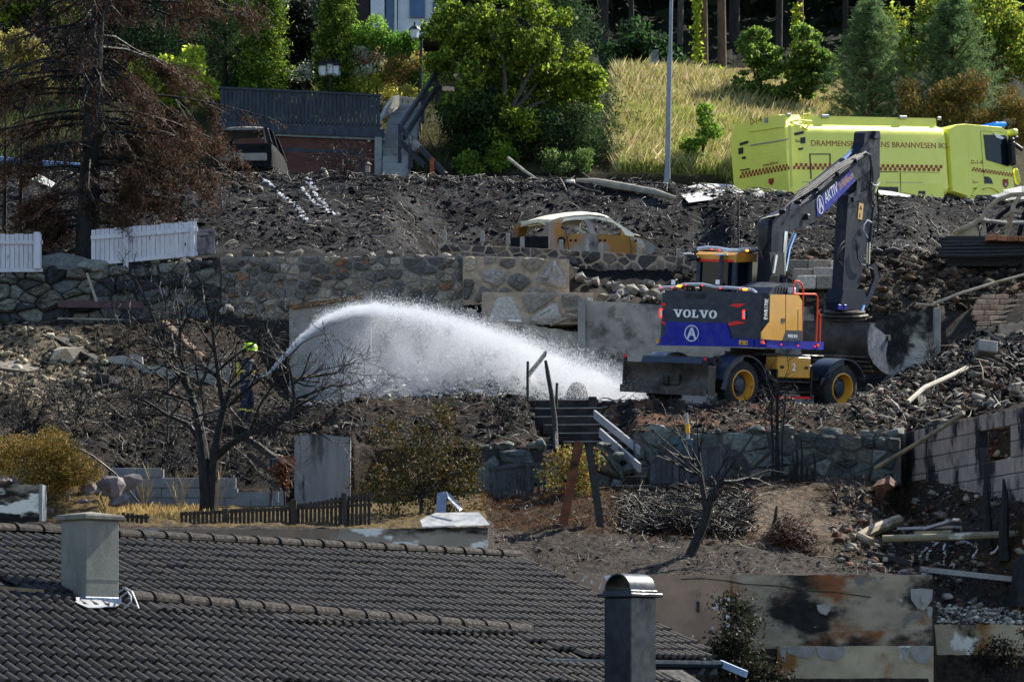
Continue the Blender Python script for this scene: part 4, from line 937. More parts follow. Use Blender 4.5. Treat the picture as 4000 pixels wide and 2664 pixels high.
mb = MB(); mb.prism([(cx0-.03, ct-.06), (cx0-.03, ct+.10), (cx0+.1, ct+.16), (cx1-.2, ct+.16), (cx1+.06, ct+.08), (cx1+.06, ct), (cx1-.3, ct+.0), (.1, ct-.02)], cy0-.02, cy1+.02, (0, 2)); eb(mb, 'cab_roof', 'ex_yellow', cab)
eb(MB().box((cx0-.04, (cy0+cy1)/2, ct-.03), (.03, .9, .05)), 'red_strip', 'ex_red', cab)
zt_ = ct+.21
pts = [(cx0-.02, cy1-.02, zt_), (cx0-.05, cy1-.25, zt_+.03), (cx0-.05, cy0+.45, zt_+.02), (cx0-.05, cy0+.15, zt_-.02), (cx0, cy0-.04, zt_-.01), (cx0+.5, cy0-.06, zt_+.04), (cx1-.4, cy0-.06, zt_+.03), (cx1+.02, cy0-.03, zt_-.04)]
rt = eb(MB().tube(pts, .045, 8), 'roof_tube', 'ex_tube', cab, smooth=True)
for q in ((cx0-.09, cy1-.42, zt_), (cx0-.09, cy0+.38, zt_-.01)): eb(MB().rock(q, (.03, .05, .04), 1, 0.), 'marker_lamp', 'lamp_red', cab)
for q in ((cx0+.3, cy0-.10, zt_), (cx1-.02, cy0-.07, zt_-.04)): eb(MB().box(q, (.07, .04, .04), None, .01), 'amber_lamp', 'lamp_amber', cab)
for y in (cy1+.15, cy0+.28):
    o = eb(MB().tube([(cx0-.15, y, zs+.8 if y < 1 else ct-.1), (cx0-.15, y, ct+.08)], .05 if y < 1 else .015, 8), 'antenna_post', 'ex_dark'); eb(MB().lathe([(.0, 0), (.13, 0), (.13, .03), (.0, .05)], (cx0-.15, y, ct+.08), 16, None, False), 'antenna_disc', 'ex_tube', o)
eb(MB().bar((cx0-.15, cy1+.15, ct-.05), (cx0+.1, cy1-.1, ct+.02), .03, .04), 'antenna_bracket', 'ex_black'); eb(MB().box((cx0-.1, cy1+.02, ct+.02), (.2, .25, .1), Euler((.3, .2, 0)).to_matrix(), .02), 'roof_lamp', 'ex_black', cab)
# boom and dipper
def blade(name, pts, y0, y1, m, parent=ex, yref=-.1, smooth=False):
    mb = MB(); mb.prism([bm_(p[0], p[1], yref) for p in pts], y0, y1, (0, 2)); return eb(mb, name, m, parent, smooth=smooth)
def bt(pts, r, name, m, parent, y=-.1, n=8):
    q = []
    for p in pts: a = bm_(p[0], p[1], y); q.append(Vector((a[0], y+(p[2] if len(p) > 2 else 0), a[1])))
    return eb(MB().tube(q, r, n), name, m, parent, smooth=True)
lb = blade('boom_base', [(3012,1000),(3004,1130),(3062,1130),(3064,1000),(3076,915),(3098,900),(3085,868),(3050,845),(3028,846),(3016,880)], -.30, .02, 'ex_boom', yref=-.3)
ub = blade('boom', [(3020,905),(3016,860),(3056,838),(3112,812),(3185,780),(3321,664),(3372,620),(3398,612),(3412,634),(3404,660),(3341,709),(3235,817),(3182,868),(3099,901),(3060,915)], -.29, .05, 'ex_boom', yref=-.29)
pl = blade('blue_plate', [(3188,785),(3321,669),(3338,709),(3235,816),(3192,848)], -.305, -.291, 'ex_blue', ub, -.3)
def on_boom(mb, px, py, ang, dep=-.312): x_, z_ = bm_(px, py, -.3); mb.xf(Matrix.Translation((x_, dep, z_)) @ Matrix.Rotation(-ang, 4, 'Y')); return mb
bx0 = Vector(bm_(3200, 830, -.3)); bx1 = Vector(bm_(3335, 700, -.3)); bd = (bx1-bx0); ang = math.atan2(bd.y, bd.x); bl_ = bd.length
sx_ = bl_*.30; 
eb(on_boom(text_mb('AKTIV', bl_*.145, bl_*.36, .0), 3224, 796, ang), 'lettering', 'ex_white', pl)
eb(on_boom(text_mb('ENTREPRENØR', bl_*.065, bl_*.40, .0), 3280, 744, ang), 'lettering', 'ex_yellow', pl)
eb(on_boom(text_mb('VELGER EN', bl_*.05, bl_*.26, .0), 3273, 732, ang), 'lettering', 'ex_yellow', pl)
eb(on_boom(a_logo(bl_*.085, bl_*.12), 3203, 800, ang), 'ring_emblem', 'ex_white', pl)
bt([(3126,768),(3148,748),(3276,645),(3290,633)], .10, 'boom_cylinder', 'ex_boom', ub, .0, 14); bt([(3288,632),(3394,533)], .062, 'cylinder_rod', 'ex_chrome', ub, .0, 12)
bt([(3062,1080),(3062,1000),(3070,905)], .05, 'lift_rod', 'ex_chrome', lb, -.42); bt([(3050,1160),(3062,1080)], .085, 'lift_cylinder', 'ex_boom', lb, -.42, 12); bt([(3066,1060),(3082,970),(3104,915)], .05, 'lift_rod', 'ex_chrome', lb, .25)
st = blade('dipper', [(3379,520),(3386,514),(3416,512),(3428,520),(3437,535),(3437,690),(3424,712),(3408,800),(3388,950),(3358,1114),(3338,1142),(3291,1138),(3294,1090),(3302,950),(3312,790),(3316,765),(3345,745),(3350,690),(3352,640),(3358,600),(3376,560)], -.24, .04, 'ex_boom', yref=-.24)
blade('dipper_lug', [(3378,540),(3388,512),(3400,512),(3404,545)], -.34, -.241, 'ex_boom', st); blade('dipper_lug', [(3306,770),(3358,745),(3360,766),(3308,790)], -.28, .08, 'ex_boom', st)
wsk = blade('warning_sticker', [(3354,793),(3372,796),(3366,860),(3349,855)], -.252, -.241, 'ex_yellow', st, -.24)
blade('sticker_mark', [(3357,818),(3362,803),(3367,820)], -.256, -.2525, 'ex_black', wsk, -.25); blade('sticker_mark', [(3358,833),(3361,833),(3359,850),(3356,850)], -.256, -.2525, 'ex_black', wsk, -.25)
bt([(3404,812),(3392,946)], .075, 'bucket_cylinder', 'ex_boom', st, -.1+.0, 12); bt([(3393,946),(3391,1035)], .045, 'cylinder_rod', 'ex_chrome', st, -.1, 10)
blade('link_arm', [(3392,1030),(3402,1040),(3412,1090),(3366,1200),(3350,1196),(3392,1090),(3380,1046)], -.26, -.20, 'ex_boom', st); blade('link_arm', [(3345,1040),(3362,1032),(3400,1030),(3402,1046),(3360,1056)], .0, .06, 'ex_boom', st)
qc = blade('tilt_rotator', [(3268,1130),(3346,1130),(3366,1180),(3352,1206),(3262,1212),(3258,1180)], -.28, .12, 'ex_boom')
x_, z_ = bm_(3252, 1204, .3); eb(MB().lathe([(.0, -.03), (.17, -.03), (.18, 0), (.17, .03), (.0, .03)], (x_-.05, .35, z_), 20, Euler((math.radians(90), 0, math.radians(75))).to_matrix(), False), 'rotor_disc', 'ex_dark', qc)
for k, (w, z) in enumerate(((.62, 1218), (.72, 1232), (.66, 1246))):
    x_, z_ = bm_(3298, z, -.08); eb(MB().lathe([(.0, -.03), (w*.75, -.03), (w*.78, 0), (w*.75, .03), (.0, .03)], (x_, -.08, z_), 22, Euler((0, math.radians(-5), 0)).to_matrix(), False), 'rotor_plate', 'ex_steel', qc)
bt([(3372,1194),(3362,1224)], .05, 'tilt_rod', 'ex_chrome', qc, -.45)
for p in ((3278,1200),(3300,1200)): x_, z_ = bm_(p[0], p[1], -.42); eb(MB().box((x_, -.42, z_), (.14, .04, .12), None, .01), 'blue_coupling', 'ex_blue', qc)
# bucket
BY0, BY1 = -.92, .78
prof = [(3398,1264),(3388,1300),(3385,1340),(3390,1386),(3408,1420),(3440,1450),(3474,1468)]
pp = [Vector(bm_(a, b, BY0)) for a, b in prof]; mb = MB(); n = len(pp)
inn = [p+Vector((.035, .0)) for p in pp]
mb.prism([(p.x, p.y) for p in pp]+[(p.x, p.y) for p in reversed(inn)], BY0, BY1, (0, 2)); bk_ = eb(mb, 'bucket', 'ex_steel', smooth=True)
sp = [bm_(a, b, BY0) for a, b in prof+[(3462,1420),(3456,1386),(3462,1345),(3466,1318),(3430,1288)]]
for y0, y1 in ((BY0-.03, BY0), (BY1, BY1+.03)): eb(MB().prism(sp, y0, y1, (0, 2)), 'bucket_side', 'ex_bucket_side', bk_)
x_, z_ = bm_(3398, 1264, BY0); eb(MB().box2((x_-.02, BY0, z_-.04), (x_+.28, BY1, z_+.02)), 'bucket_top', 'ex_steel', bk_)
for k in range(4): z2 = bm_(3390, 1395+k*18, BY0); eb(MB().box2((z2[0]-.03+k*.08, BY0, z2[1]-.025), (z2[0]+.03+k*.1, BY1, z2[1]+.025)), 'wear_strip', 'ex_steel', bk_)
x_, z_ = bm_(3463, 1320, BY0); eb(MB().lathe([(.07, -.03), (.07, .05), (.03, .05)], (x_, BY0-.03, z_), 12, RX, True), 'pin_boss', 'ex_steel', bk_)
# hydraulic hoses
for k in range(6):
    o = k*8; bt([(2962+o, 1010, .05*k-.1), (2954+o, 940, 0), (2957+o, 880, 0), (2972+o, 856-k, 0), (3000+o, 848-k*2, .0), (3040+o*.8, 840-k*3, 0)], .018, 'hose', 'hose', lb, -.36+.03*k, 6)
for k in range(4):
    bt([(3050+k*10,835-k*5),(3075+k*8,800-k*8),(3120,772-k*9),(3180,735-k*8),(3260,672-k*7),(3340,622-k*5),(3380,596-k*3),(3398,606),(3404,640),(3402,700+k*10),(3396,760+k*6)], .016, 'hose', 'hose', ub, -.34+k*.05, 6)
for k in range(2): bt([(3120+k*6,805-k*8),(3160,778-k*8),(3240,708-k*9),(3330,640-k*8),(3370,612-k*4)], .020, 'pipe', 'ex_boom', ub, -.345, 6)
bt([(3405,640),(3410,700),(3402,740),(3404,780),(3414,800),(3416,810)], .02, 'hose', 'hose', st, -.27, 6)
bt([(3438,712),(3426,726),(3412,724),(3402,712)], .015, 'hose', 'ex_tube', st, -.27, 6)
bt([(3428,740),(3430,800),(3432,860),(3428,905),(3420,925)], .022, 'hose', 'hose', st, -.3, 6)
bt([(3405,870),(3388,860),(3375,880),(3372,900),(3382,918),(3390,930)], .016, 'hose', 'ex_tube', st, -.3, 6)
for k in range(2): bt([(3302,938+k*18),(3284-k*-6,955+k*14),(3272+k*6,985+k*4),(3274+k*8,1020),(3286+k*6,1036),(3294,1050)], .02, 'hose', 'hose', st, -.22, 6)
bt([(3346,960),(3350,1010),(3364,1034),(3380,1036)], .016, 'hose', 'hose', st, -.3, 6); bt([(3390,1044),(3408,1052),(3416,1075),(3414,1098)], .018, 'hose', 'hose', st, -.3, 6)
for px, py in ((3060,826),(3120,790),(3190,740),(3270,680),(3340,628)): x_, z_ = bm_(px, py, -.36); eb(MB().box((x_, -.34, z_), (.07, .16, .09), Euler((0, -ang, 0)).to_matrix(), .01), 'hose_clamp', 'ex_tube' if px % 2 else 'ex_black', ub)
x_, z_ = bm_(3148, 848, -.31); eb(MB().box((x_, -.34, z_), (.12, .1, .13), None, .02), 'work_lamp', 'ex_black', ub); 
blade('boom_foot_block', [(2950,985),(3006,985),(3006,1078),(2956,1078)], -.46, -.38, 'ex_black', lb); blade('valve_block', [(2968,995),(2976,995),(2964,1066),(2958,1066)], -.50, -.461, 'ex_tube', lb)
# ---------------------------------------------------------------- yellow tanker fire truck on the road
mat('tk_yellow', '#dfdf58', rough=.4, var=.04, scale=2, coat=.2, spec=.4, layers=[('#cfcf60', 1.4, .62, .8, 3.)])
mat('tk_rail', '#e6e66a', rough=.35, var=.05, coat=.2)
mat('tk_red', '#8f1a12', rough=.5, var=.12, scale=9); mat('tk_black', '#17181b', rough=.5, var=.15); mat('tk_grey', '#8b8d92', rough=.35, metal=.5, var=.15)
mat('tk_glass', '#0d1a20', rough=.06, var=0, rvar=0, spec=.3); mat('tk_blue', '#1c74d8', rough=.15, var=.1, emis='#1a70e0', estr=.25); mat('tk_white', '#e8e8e8', rough=.3, var=.05)
A_T = math.radians(34); rc = Vector(((3092-2000)*91/F, 91, 0)); fw = Vector((math.cos(A_T), math.sin(A_T), 0)); lf = Vector((-fw.y, fw.x, 0))
zt0 = (YH-446)*91/F-3.35; TM = Matrix.Translation(Vector((rc.x, rc.y, zt0))+lf*1.27) @ Matrix.Rotation(A_T, 4, 'Z') @ Matrix.Rotation(math.radians(-5.0), 4, 'Y')
FT = Frame(TM)
tk = thing('fire_truck', 'bright yellow fire tanker truck parked on the road behind the excavator', 'fire truck'); tk.matrix_world = TM
def tb_(mb, name, m, parent=tk, smooth=False): return mb.build(name, m, parent, smooth, local=True)
YS = -1.27
def ts(px, py, y=YS): p = FT.pt(px, py, 1, y); return (p.x, p.z)
def tr2(px, py, x=0.): p = FT.pt(px, py, 0, x); return (p.y, p.z)
def tside(name, pts, m, parent, dep=.01, y=YS, th=None): 
    mb = MB(); mb.prism([ts(a, b, y) for a, b in pts], y-dep, y-.001 if th is None else y+th, (0, 2)); return tb_(mb, name, m, parent)
def trear(name, pts, m, parent, dep=.012, x=0.):
    mb = MB(); mb.prism([tr2(a, b, x) for a, b in pts], x-dep, x-.001, (1, 2)); return tb_(mb, name, m, parent)
xb = ts(3150, 600)[0]; xe = ts(3705, 600)[0]; xt = ts(3676, 470)[0]; zr = 3.35
# rear equipment box with chamfered top
mb = MB(); zl = .55; mb.prism([(-1.27, zl), (-1.27, 2.95), (-1.05, zr), (1.05, zr), (1.27, 2.95), (1.27, zl)], 0, xb, (1, 2))
rb = tb_(mb, 'rear_body', 'tk_yellow')
trear('top_panel', [(2926,468),(3070,449),(3070,496),(2926,517)], 'tk_yellow', rb, .05)
trear('corner_strip', [(3080,492),(3092,490),(3100,735),(3090,735)], 'tk_rail', rb, .03)
tm = text_mb('D-1-4', .20, abs(tr2(2938,487)[0]-tr2(2982,480)[0]), .0); y_, z_ = tr2(2938, 489); tm.xf(Matrix.Translation((-.06, y_, z_)) @ Matrix.Rotation(math.radians(-90), 4, 'Z')); tb_(tm, 'lettering', 'tk_red', rb)
trear('rear_lamp', [(2992,463),(3005,461),(3005,480),(2992,482)], 'tk_grey', rb, .07)
trear('shutter_rail', [(2932,567),(3083,542),(3083,546),(2932,571)], 'tk_grey', rb, .03)
for k in range(9): trear('shutter_slat', [(2930,528+k*14-2),(3083,503+k*14-2),(3083,503+k*14-1),(2930,528+k*14-1)], 'tk_rail', rb, .006)
for pts in ([(2893,560),(2922,551),(2922,560),(2893,569)], [(2888,580),(2903,577),(2903,600),(2888,603)], [(2902,614),(2913,612),(2913,621),(2902,623)], [(2894,664),(2929,658),(2929,662),(2894,668)]): trear('marker_light', pts, 'tk_black', rb, .04)
tm = text_mb('www.drbv.no', .11, abs(tr2(2981,652)[0]-tr2(3042,641)[0]), .0); y_, z_ = tr2(2981, 653); tm.xf(Matrix.Translation((-.02, y_, z_)) @ Matrix.Rotation(math.radians(-90), 4, 'Z')); tb_(tm, 'lettering', 'tk_red', rb)
def checker(p0, p1, h, n, conv, flip):
    mb = MB()
    for k in range(n):
        for r in range(2):
            if (k+r) % 2 == 0: continue
            a0, a1 = k/n, (k+1)/n; q = []
            for (t_, v) in ((a0, r), (a1, r), (a1, r+1), (a0, r+1)): q.append((p0[0]+(p1[0]-p0[0])*t_, p0[1]+(p1[1]-p0[1])*t_+(v-1)*h))
            mb.add([conv(*a) for a in q], [(0, 1, 2, 3)])
    return mb
tb_(checker((2892,686),(3092,650), 12, 30, lambda a, b: (lambda p: Vector((-.018, p[0], p[1])))(tr2(a, b)), 0), 'checker_stripe', 'tk_red', rb)
trear('shield_badge', [(3004,700),(3022,697),(3023,712),(3014,724),(3004,716)], 'tk_red', rb, .02)
for pts in ([(3102,520),(3137,513),(3138,523),(3104,531)], [(3127,539),(3143,536),(3144,560),(3128,562)], [(3119,580),(3135,577),(3135,585),(3119,588)]): tside('marker_light', pts, 'tk_black', rb, .03)
tm = text_mb('Sjuco', .09, .28); x_, z_ = ts(3106, 556); tm.xf(Matrix.Translation((x_, YS-.01, z_))); tb_(tm, 'lettering', 'tk_black', rb)
# tank with round shoulders, dished front
def rrect(hw, z0, z1, r, n=6):
    pts = []
    for cx, cz, a0 in ((hw-r, z1-r, 0), (-hw+r, z1-r, 90), (-hw+r*.7, z0+r*.7, 180), (hw-r*.7, z0+r*.7, 270)):
        rr_ = r if a0 < 180 else r*.7
        for k in range(n+1): a = math.radians(a0+90*k/n); pts.append((cx+rr_*math.cos(a), cz+rr_*math.sin(a)))
    return pts
tz1 = ts(3400, 488, -1.0)[1]; mb = MB(); base = rrect(1.27, .98, tz1, .34); c_ = (0, (tz1+.98)/2); rings = [(xb, 1.0), (xe-.22, 1.0), (xe-.06, .97), (xe+.02, .90), (xe+.10, .7), (xe+.13, .3)]
for x, k in rings:
    for (y, z) in base: mb.v.append(Vector((x, y*k, c_[1]+(z-c_[1])*k)))
n = len(base)
for r in range(len(rings)-1):
    for k in range(n): mb.f.append((r*n+k, r*n+(k+1) % n, (r+1)*n+(k+1) % n, (r+1)*n+k))
mb.f.append(tuple((len(rings)-1)*n+k for k in range(n))); tank = tb_(mb, 'tank', 'tk_yellow', smooth=True)
mb = MB(); mb.box2((xb-.02, -1.05, tz1-.08), (xt, -.99, zr-.02)); tb_(mb, 'top_side_board', 'tk_yellow', tank); tb_(MB().box2((xb-.02, .99, tz1-.08), (xt, 1.05, zr-.02)), 'top_side_board', 'tk_yellow', tank)
tb_(MB().box2((xt-.05, -.99, tz1-.08), (xt, .99, zr-.05)), 'top_end_board', 'tk_yellow', tank); tb_(MB().box2((xt, -.9, tz1-.1), (xt+.12, .9, tz1+.1)), 'tank_lug', 'tk_yellow', tank)
for a, b in ((3077,451),(3220,456),(3524,460),(3665,464)):
    x_, z_ = ts(a, b, -1.05); w = .16 if a in (3077, 3665) else .30; tb_(MB().box((x_, -1.09, z_), (w, .08, .1), None, .025), 'deck_lamp', 'tk_grey', tank)
for k, pts in enumerate(([(3134,475,-1.2),(3138,448,-1.2),(3165,444,-1.2),(3166,452,-1.0)], [(3084,478,-1.3),(3120,470,-1.35),(3170,474,-1.35),(3168,480,-1.1)], [(3084,480,-1.3),(3130,492,-1.3),(3152,508,-1.28),(3158,478,-1.2)])):
    tb_(MB().tube([FT.pt(a, b, 1, c) for a, b, c in pts], .025, 6), 'ladder_hoop', 'tk_rail', tank)
h_ = abs(ts(3400,560)[1]-ts(3400,583)[1]); w_ = ts(3702,580)[0]-ts(3169,570)[0]; x_, z_ = ts(3169, 570.5)
tm = text_mb('DRAMMENSREGIONENS BRANNVESEN IKS', h_, w_, .0); x2, z2 = ts(3702, 581.5); tm.xf(Matrix.Translation((x_, YS-.006, z_)) @ Matrix.Rotation(-math.atan2(z2-z_, x2-x_), 4, 'Y')); tb_(tm, 'lettering', 'tk_red', tank)
tb_(checker((3096,650),(3680,658), 12, 62, lambda a, b: (lambda p: Vector((p[0], YS-.014, p[1])))(ts(a, b)), 0), 'checker_stripe', 'tk_red', tank)
# side lockers under the tank
mb = MB(); mb.box2((xb, -1.275, .5), (ts(3683,700)[0], -.6, 1.35)); lk = tb_(mb, 'side_locker', 'tk_yellow'); tb_(MB().box2((xb, .6, .5), (ts(3683,700)[0], 1.275, 1.35)), 'side_locker', 'tk_yellow')
for pts in ([(3161,601),(3244,601),(3244,605),(3161,605)], [(3161,601),(3165,601),(3170,700),(3166,700)], [(3240,601),(3244,601),(3244,700),(3240,700)], [(3435,670),(3508,670),(3508,673),(3435,673)], [(3515,672),(3672,674),(3672,675),(3515,673)], [(3515,673),(3517,673),(3519,750),(3517,750)], [(3430,730),(3508,731),(3508,752),(3430,752)], [(3587,747),(3614,747),(3614,762),(3587,762)]): tside('locker_seam', pts, 'tk_black', lk, .012)
# chassis, wheels, rear mudguard
tb_(MB().box2((.2, -.42, .55), (ts(3940,740)[0], .42, .95)), 'chassis', 'tk_black')
def tw(x, y):
    s = -1 if y < 0 else 1; R = Matrix.Rotation(math.radians(90 if s < 0 else -90), 3, 'X')
    o = tb_(MB().lathe([(.28, -.15), (.46, -.16), (.51, -.1), (.51, .1), (.46, .16), (.28, .15)], (x, y, .51), 28, R, False), 'wheel', 'rubber', smooth=True); tb_(MB().lathe([(.29, .14), (.27, .05), (.12, .02), (.12, .1), (.0, .1)], (x, y, .51), 20, R, False), 'rim', 'tk_grey', o)
xw = ts(3862, 790)[0]
for x in (1.6, 2.95, xw):
    for y in (-1.08, 1.08): tw(x, y)
# cab
CY = -1.25; cb = ts(3770, 600, CY)[0]; cf = ts(3955, 600, CY)[0]; z0 = .85; zc1 = ts(3800, 497, -1.0)[1]
prof = [(cb-.62, z0+.25), (cb-.62, zc1-.10), (cb-.3, zc1+.03), (cb+.1, zc1+.06), (ts(3917,508,CY)[0], zc1-.02), (ts(3938,521,CY)[0], zc1-.14), (ts(3955,640,CY)[0], ts(3955,640,CY)[1]), (ts(3968,735,CY)[0], .75), (cb, .75), (cb, z0+.1)]
mb = MB(); k0 = len(prof)
def ring(y, k):
    cx = sum(p[0] for p in prof)/k0; cz = sum(p[1] for p in prof)/k0; return [Vector((cx+(p[0]-cx)*k, y, cz+(p[1]-cz)*k)) for p in prof]
for y, k in ((CY, .975), (CY+.05, 1.0), (-CY-.05, 1.0), (-CY, .975)): mb.v += ring(y, k)
for r in range(3):
    for k in range(k0): mb.f.append((r*k0+k, r*k0+(k+1) % k0, (r+1)*k0+(k+1) % k0, (r+1)*k0+k))
mb.f += [tuple(range(k0)), tuple(3*k0+k for k in range(k0))]; cabt = tb_(mb, 'cab', 'tk_yellow', smooth=True)
def cs(name, pts, m, parent=cabt, dep=.012, y=CY): return tside(name, pts, m, parent, dep, y)
win = cs('side_window', [(3841,527),(3926,530),(3932,536),(3943,650),(3937,651),(3852,626),(3850,615)], 'tk_glass')
cs('sun_visor_panel', [(3876,520),(3900,530),(3918,540),(3912,546),(3890,540)], 'tk_white', win, .05)
for pts in ([(3829,513),(3830,513),(3846,722),(3845,722)], [(3829,512),(3915,518),(3915,519),(3829,513)]): cs('door_seam', pts, 'tk_black', cabt, .006)
cs('lower_window', [(3845,690),(3863,692),(3873,702),(3878,720),(3847,718)], 'tk_glass')
tm = text_mb('D-1-4', .13, ts(3838,640,CY)[0]-ts(3794,640,CY)[0], .0); x_, z_ = ts(3794, 642, CY); tm.xf(Matrix.Translation((x_, CY-.01, z_))); tb_(tm, 'lettering', 'tk_red', cabt)
tm = text_mb('Sjuco', .08, .22); x_, z_ = ts(3799, 716, CY); tm.xf(Matrix.Translation((x_, CY-.01, z_))); tb_(tm, 'lettering', 'tk_red', cabt)
tb_(checker((3796,661),(3958,685), 7.5, 28, lambda a, b: (lambda p: Vector((p[0], CY-.012, p[1])))(ts(a, b, CY)), 0), 'checker_stripe', 'tk_red', cabt)
sb = cs('shield_badge', [(3916,702),(3924,699),(3930,702),(3937,700),(3939,722),(3928,737),(3917,724)], 'tk_red', cabt, .015); cs('badge_star', [(3923,716),(3932,716),(3932,726),(3923,726)], 'tk_grey', sb, .018)
for k in range(5): cs('cab_panel_line', [(3782,540+k*0.1),(3783,540),(3786,735),(3785,735)], 'tk_rail', cabt, .004) if k == 0 else None
for pts in ([(3838,668),(3846,669),(3846,673),(3838,672)], [(3801,735),(3845,738),(3845,741),(3801,738)]): cs('door_handle', pts, 'tk_black', cabt, .03)
for k in range(5):
    x_ = xb+.55+k*1.02
    if x_ < ts(3683,700)[0]-.2: tb_(MB().box((x_, YS-.012, .95), (.16, .03, .05), None, .01), 'locker_handle', 'tk_grey', lk)
for k in range(3): x_ = xb+.5+k*1.6; tb_(MB().box((x_, YS-.006, 1.37), (1.45, .012, .015)), 'locker_trim', 'tk_grey', lk)
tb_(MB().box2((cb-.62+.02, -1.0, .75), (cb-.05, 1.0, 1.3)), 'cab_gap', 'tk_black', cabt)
# wheel arch
mb = MB(); cx, cz = xw, .60
for k in range(13):
    a = math.radians(10+160*k/12)
    for r in (.66, .78):
        for y in (CY-.05, CY+.35): mb.v.append(Vector((cx+r*math.cos(a), y, cz+r*math.sin(a)*.95)))
for k in range(12):
    o = k*4; mb.f += [(o, o+4, o+5, o+1), (o+2, o+3, o+7, o+6), (o, o+2, o+6, o+4), (o+1, o+5, o+7, o+3)]
tb_(mb, 'wheel_arch', 'tk_yellow', cabt, True)
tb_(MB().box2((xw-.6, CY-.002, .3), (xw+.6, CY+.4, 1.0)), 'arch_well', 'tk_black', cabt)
# front details: visor, mirrors, light bar
p = FT.pt(3949, 521, 1, -1.15); tb_(MB().box(p, (.25, .5, .22), None, .06), 'visor', 'tk_yellow', cabt); tb_(MB().box(p-Vector((0, 0, .17)), (.22, .46, .12), None, .03), 'visor_lamp', 'tk_black', cabt)
p = FT.pt(3953, 600, 1, -1.42); tb_(MB().box((p.x, p.y, p.z), (.16, .28, .75), None, .06), 'mirror', 'tk_black', cabt); p = FT.pt(3978, 575, 1, -1.3); tb_(MB().box(p, (.4, .1, .14), Euler((0, .5, 0)).to_matrix(), .05), 'kerb_mirror', 'tk_black', cabt)
p = FT.pt(3950, 556, 1, -1.4); tb_(MB().box(p, (.14, .26, .26), None, .05), 'mirror', 'tk_black', cabt)
p = FT.pt(3860, 487, 1, -.4); tb_(MB().box((p.x+.15, 0, zc1+.14), (.5, 1.7, .13), None, .05), 'light_bar', 'tk_blue', cabt); tb_(MB().box((p.x-.55, 0, zc1+.09), (.9, 1.2, .05), None, .02), 'roof_hatch', 'tk_grey', cabt)
p = FT.pt(3972, 690, 1, -1.2); tb_(MB().box(p, (.16, .2, .5), Euler((0, -.2, 0)).to_matrix(), .06), 'corner_deflector', 'tk_yellow', cabt)
x_, z_ = ts(3728, 615, -.9); tb_(MB().box((x_, -.9, z_), (.14, .1, .14)), 'gap_box', 'tk_black', cabt)
tb_(MB().tube([FT.pt(3697, 715, 1, -1.1), FT.pt(3705, 730, 1, -1.1), FT.pt(3695, 742, 1, -1.1)], .04, 6), 'hose_guide', 'tk_rail')
# ---------------------------------------------------------------- burnt-out cars
mat('car_pale', '#d3cdb8', rough=.75, var=.14, scale=5, bump=.15, bscale=20, layers=[('#8f8a7c', 2.2, .6, .75, 2.)])
mat('car_rust', '#85807a', rough=.8, var=.2, scale=4, bump=.2, bscale=25, stretch=(1, 1, .8), layers=[('#96692c', .8, .44, .58, 4.6), ('#3c4046', 1.3, .56, .68, 9.0), ('#b4ada0', 1.6, .62, .72, 2.0)])
mat('car_black', '#101318', rough=.85, spec=.2, var=.3, scale=4, bump=.2, layers=[('#34363a', 2., .62, .76, 4.), ('#6a3a1a', 1.8, .66, .74, 7.)])
CA = math.radians(33); c0 = Vector(((2150-2000)*79.3/F, 79.3, 0)); fwd = Vector((math.cos(CA), math.sin(CA), 0)); lft = Vector((-fwd.y, fwd.x, 0))
CM = Matrix.Translation(Vector((c0.x, c0.y, 10.72))+lft*.86) @ Matrix.Rotation(CA, 4, 'Z') @ Matrix.Rotation(math.radians(-1.5), 4, 'Y'); FC = Frame(CM)
car = thing('burnt_car', 'rusted pale shell of a burnt-out family car on the terrace above the stone walls', 'car'); car.matrix_world = CM
def cbd(mb, name, m, parent=car, smooth=False): return mb.build(name, m, parent, smooth, local=True)
def cp(px, py, y=-.86): p = FC.pt(px, py, 1, y); return (p.x, p.z)
low = [(2152,1030),(2152,930),(2176,917),(2209,914),(2306,912),(2331,919),(2439,919),(2480,926),(2520,936),(2546,950),(2560,965),(2556,985),(2520,996),(2500,1030)]
for s in (-1, 1):
    a = -.86*s
    q = [cp(*p) for p in low]
    k = 4
    cbd(MB().prism(q, a, a+.03*s, (0, 2)), 'side_panel', 'car_rust')
    def pil(p0, p1, w, m='car_rust', nm='pillar'):
        A_ = cp(*p0); B_ = cp(*p1); return cbd(MB().bar((A_[0], a+.015*s, A_[1]), (B_[0], (a+.015*s)*.88, B_[1]), w, .05, up=(1, 0, 0) if abs(B_[0]-A_[0]) < abs(B_[1]-A_[1]) else (0, 0, 1)), nm, m)
    def pan(pts, nm, m): 
        mb = MB(); pts3 = []
        for (px, py) in pts:
            x, z = cp(px, py); zz = max(0, min(1, (z-cp(2300,915)[1])/.55)); pts3.append(Vector((x, a*(1-.12*zz), z)))
        return cbd(mb.sheet(pts3, .03*s), nm, m)
    pan([(2152,930),(2150,862),(2200,852),(2212,853),(2198,870),(2194,890),(2209,914),(2176,918)], 'rear_quarter', 'car_rust')
    pan([(2285,857),(2303,852),(2318,880),(2331,919),(2306,912),(2298,885)], 'centre_pillar', 'car_rust')
    pan([(2196,853),(2250,846),(2310,842),(2372,850),(2380,858),(2372,862),(2330,853),(2303,854),(2285,858),(2254,857),(2214,862),(2199,870)], 'roof_rail', 'car_pale')
    pan([(2372,848),(2392,852),(2432,880),(2480,915),(2474,926),(2444,919),(2430,893),(2404,872),(2374,862)], 'windscreen_pillar', 'car_pale')
    pan([(2430,893),(2444,919),(2439,921),(2426,921)], 'quarter_plate', 'car_rust')
for (x0, x1) in ((2232, 2242), (2250, 2256), (2345, 2349), (2368, 2372)): pass
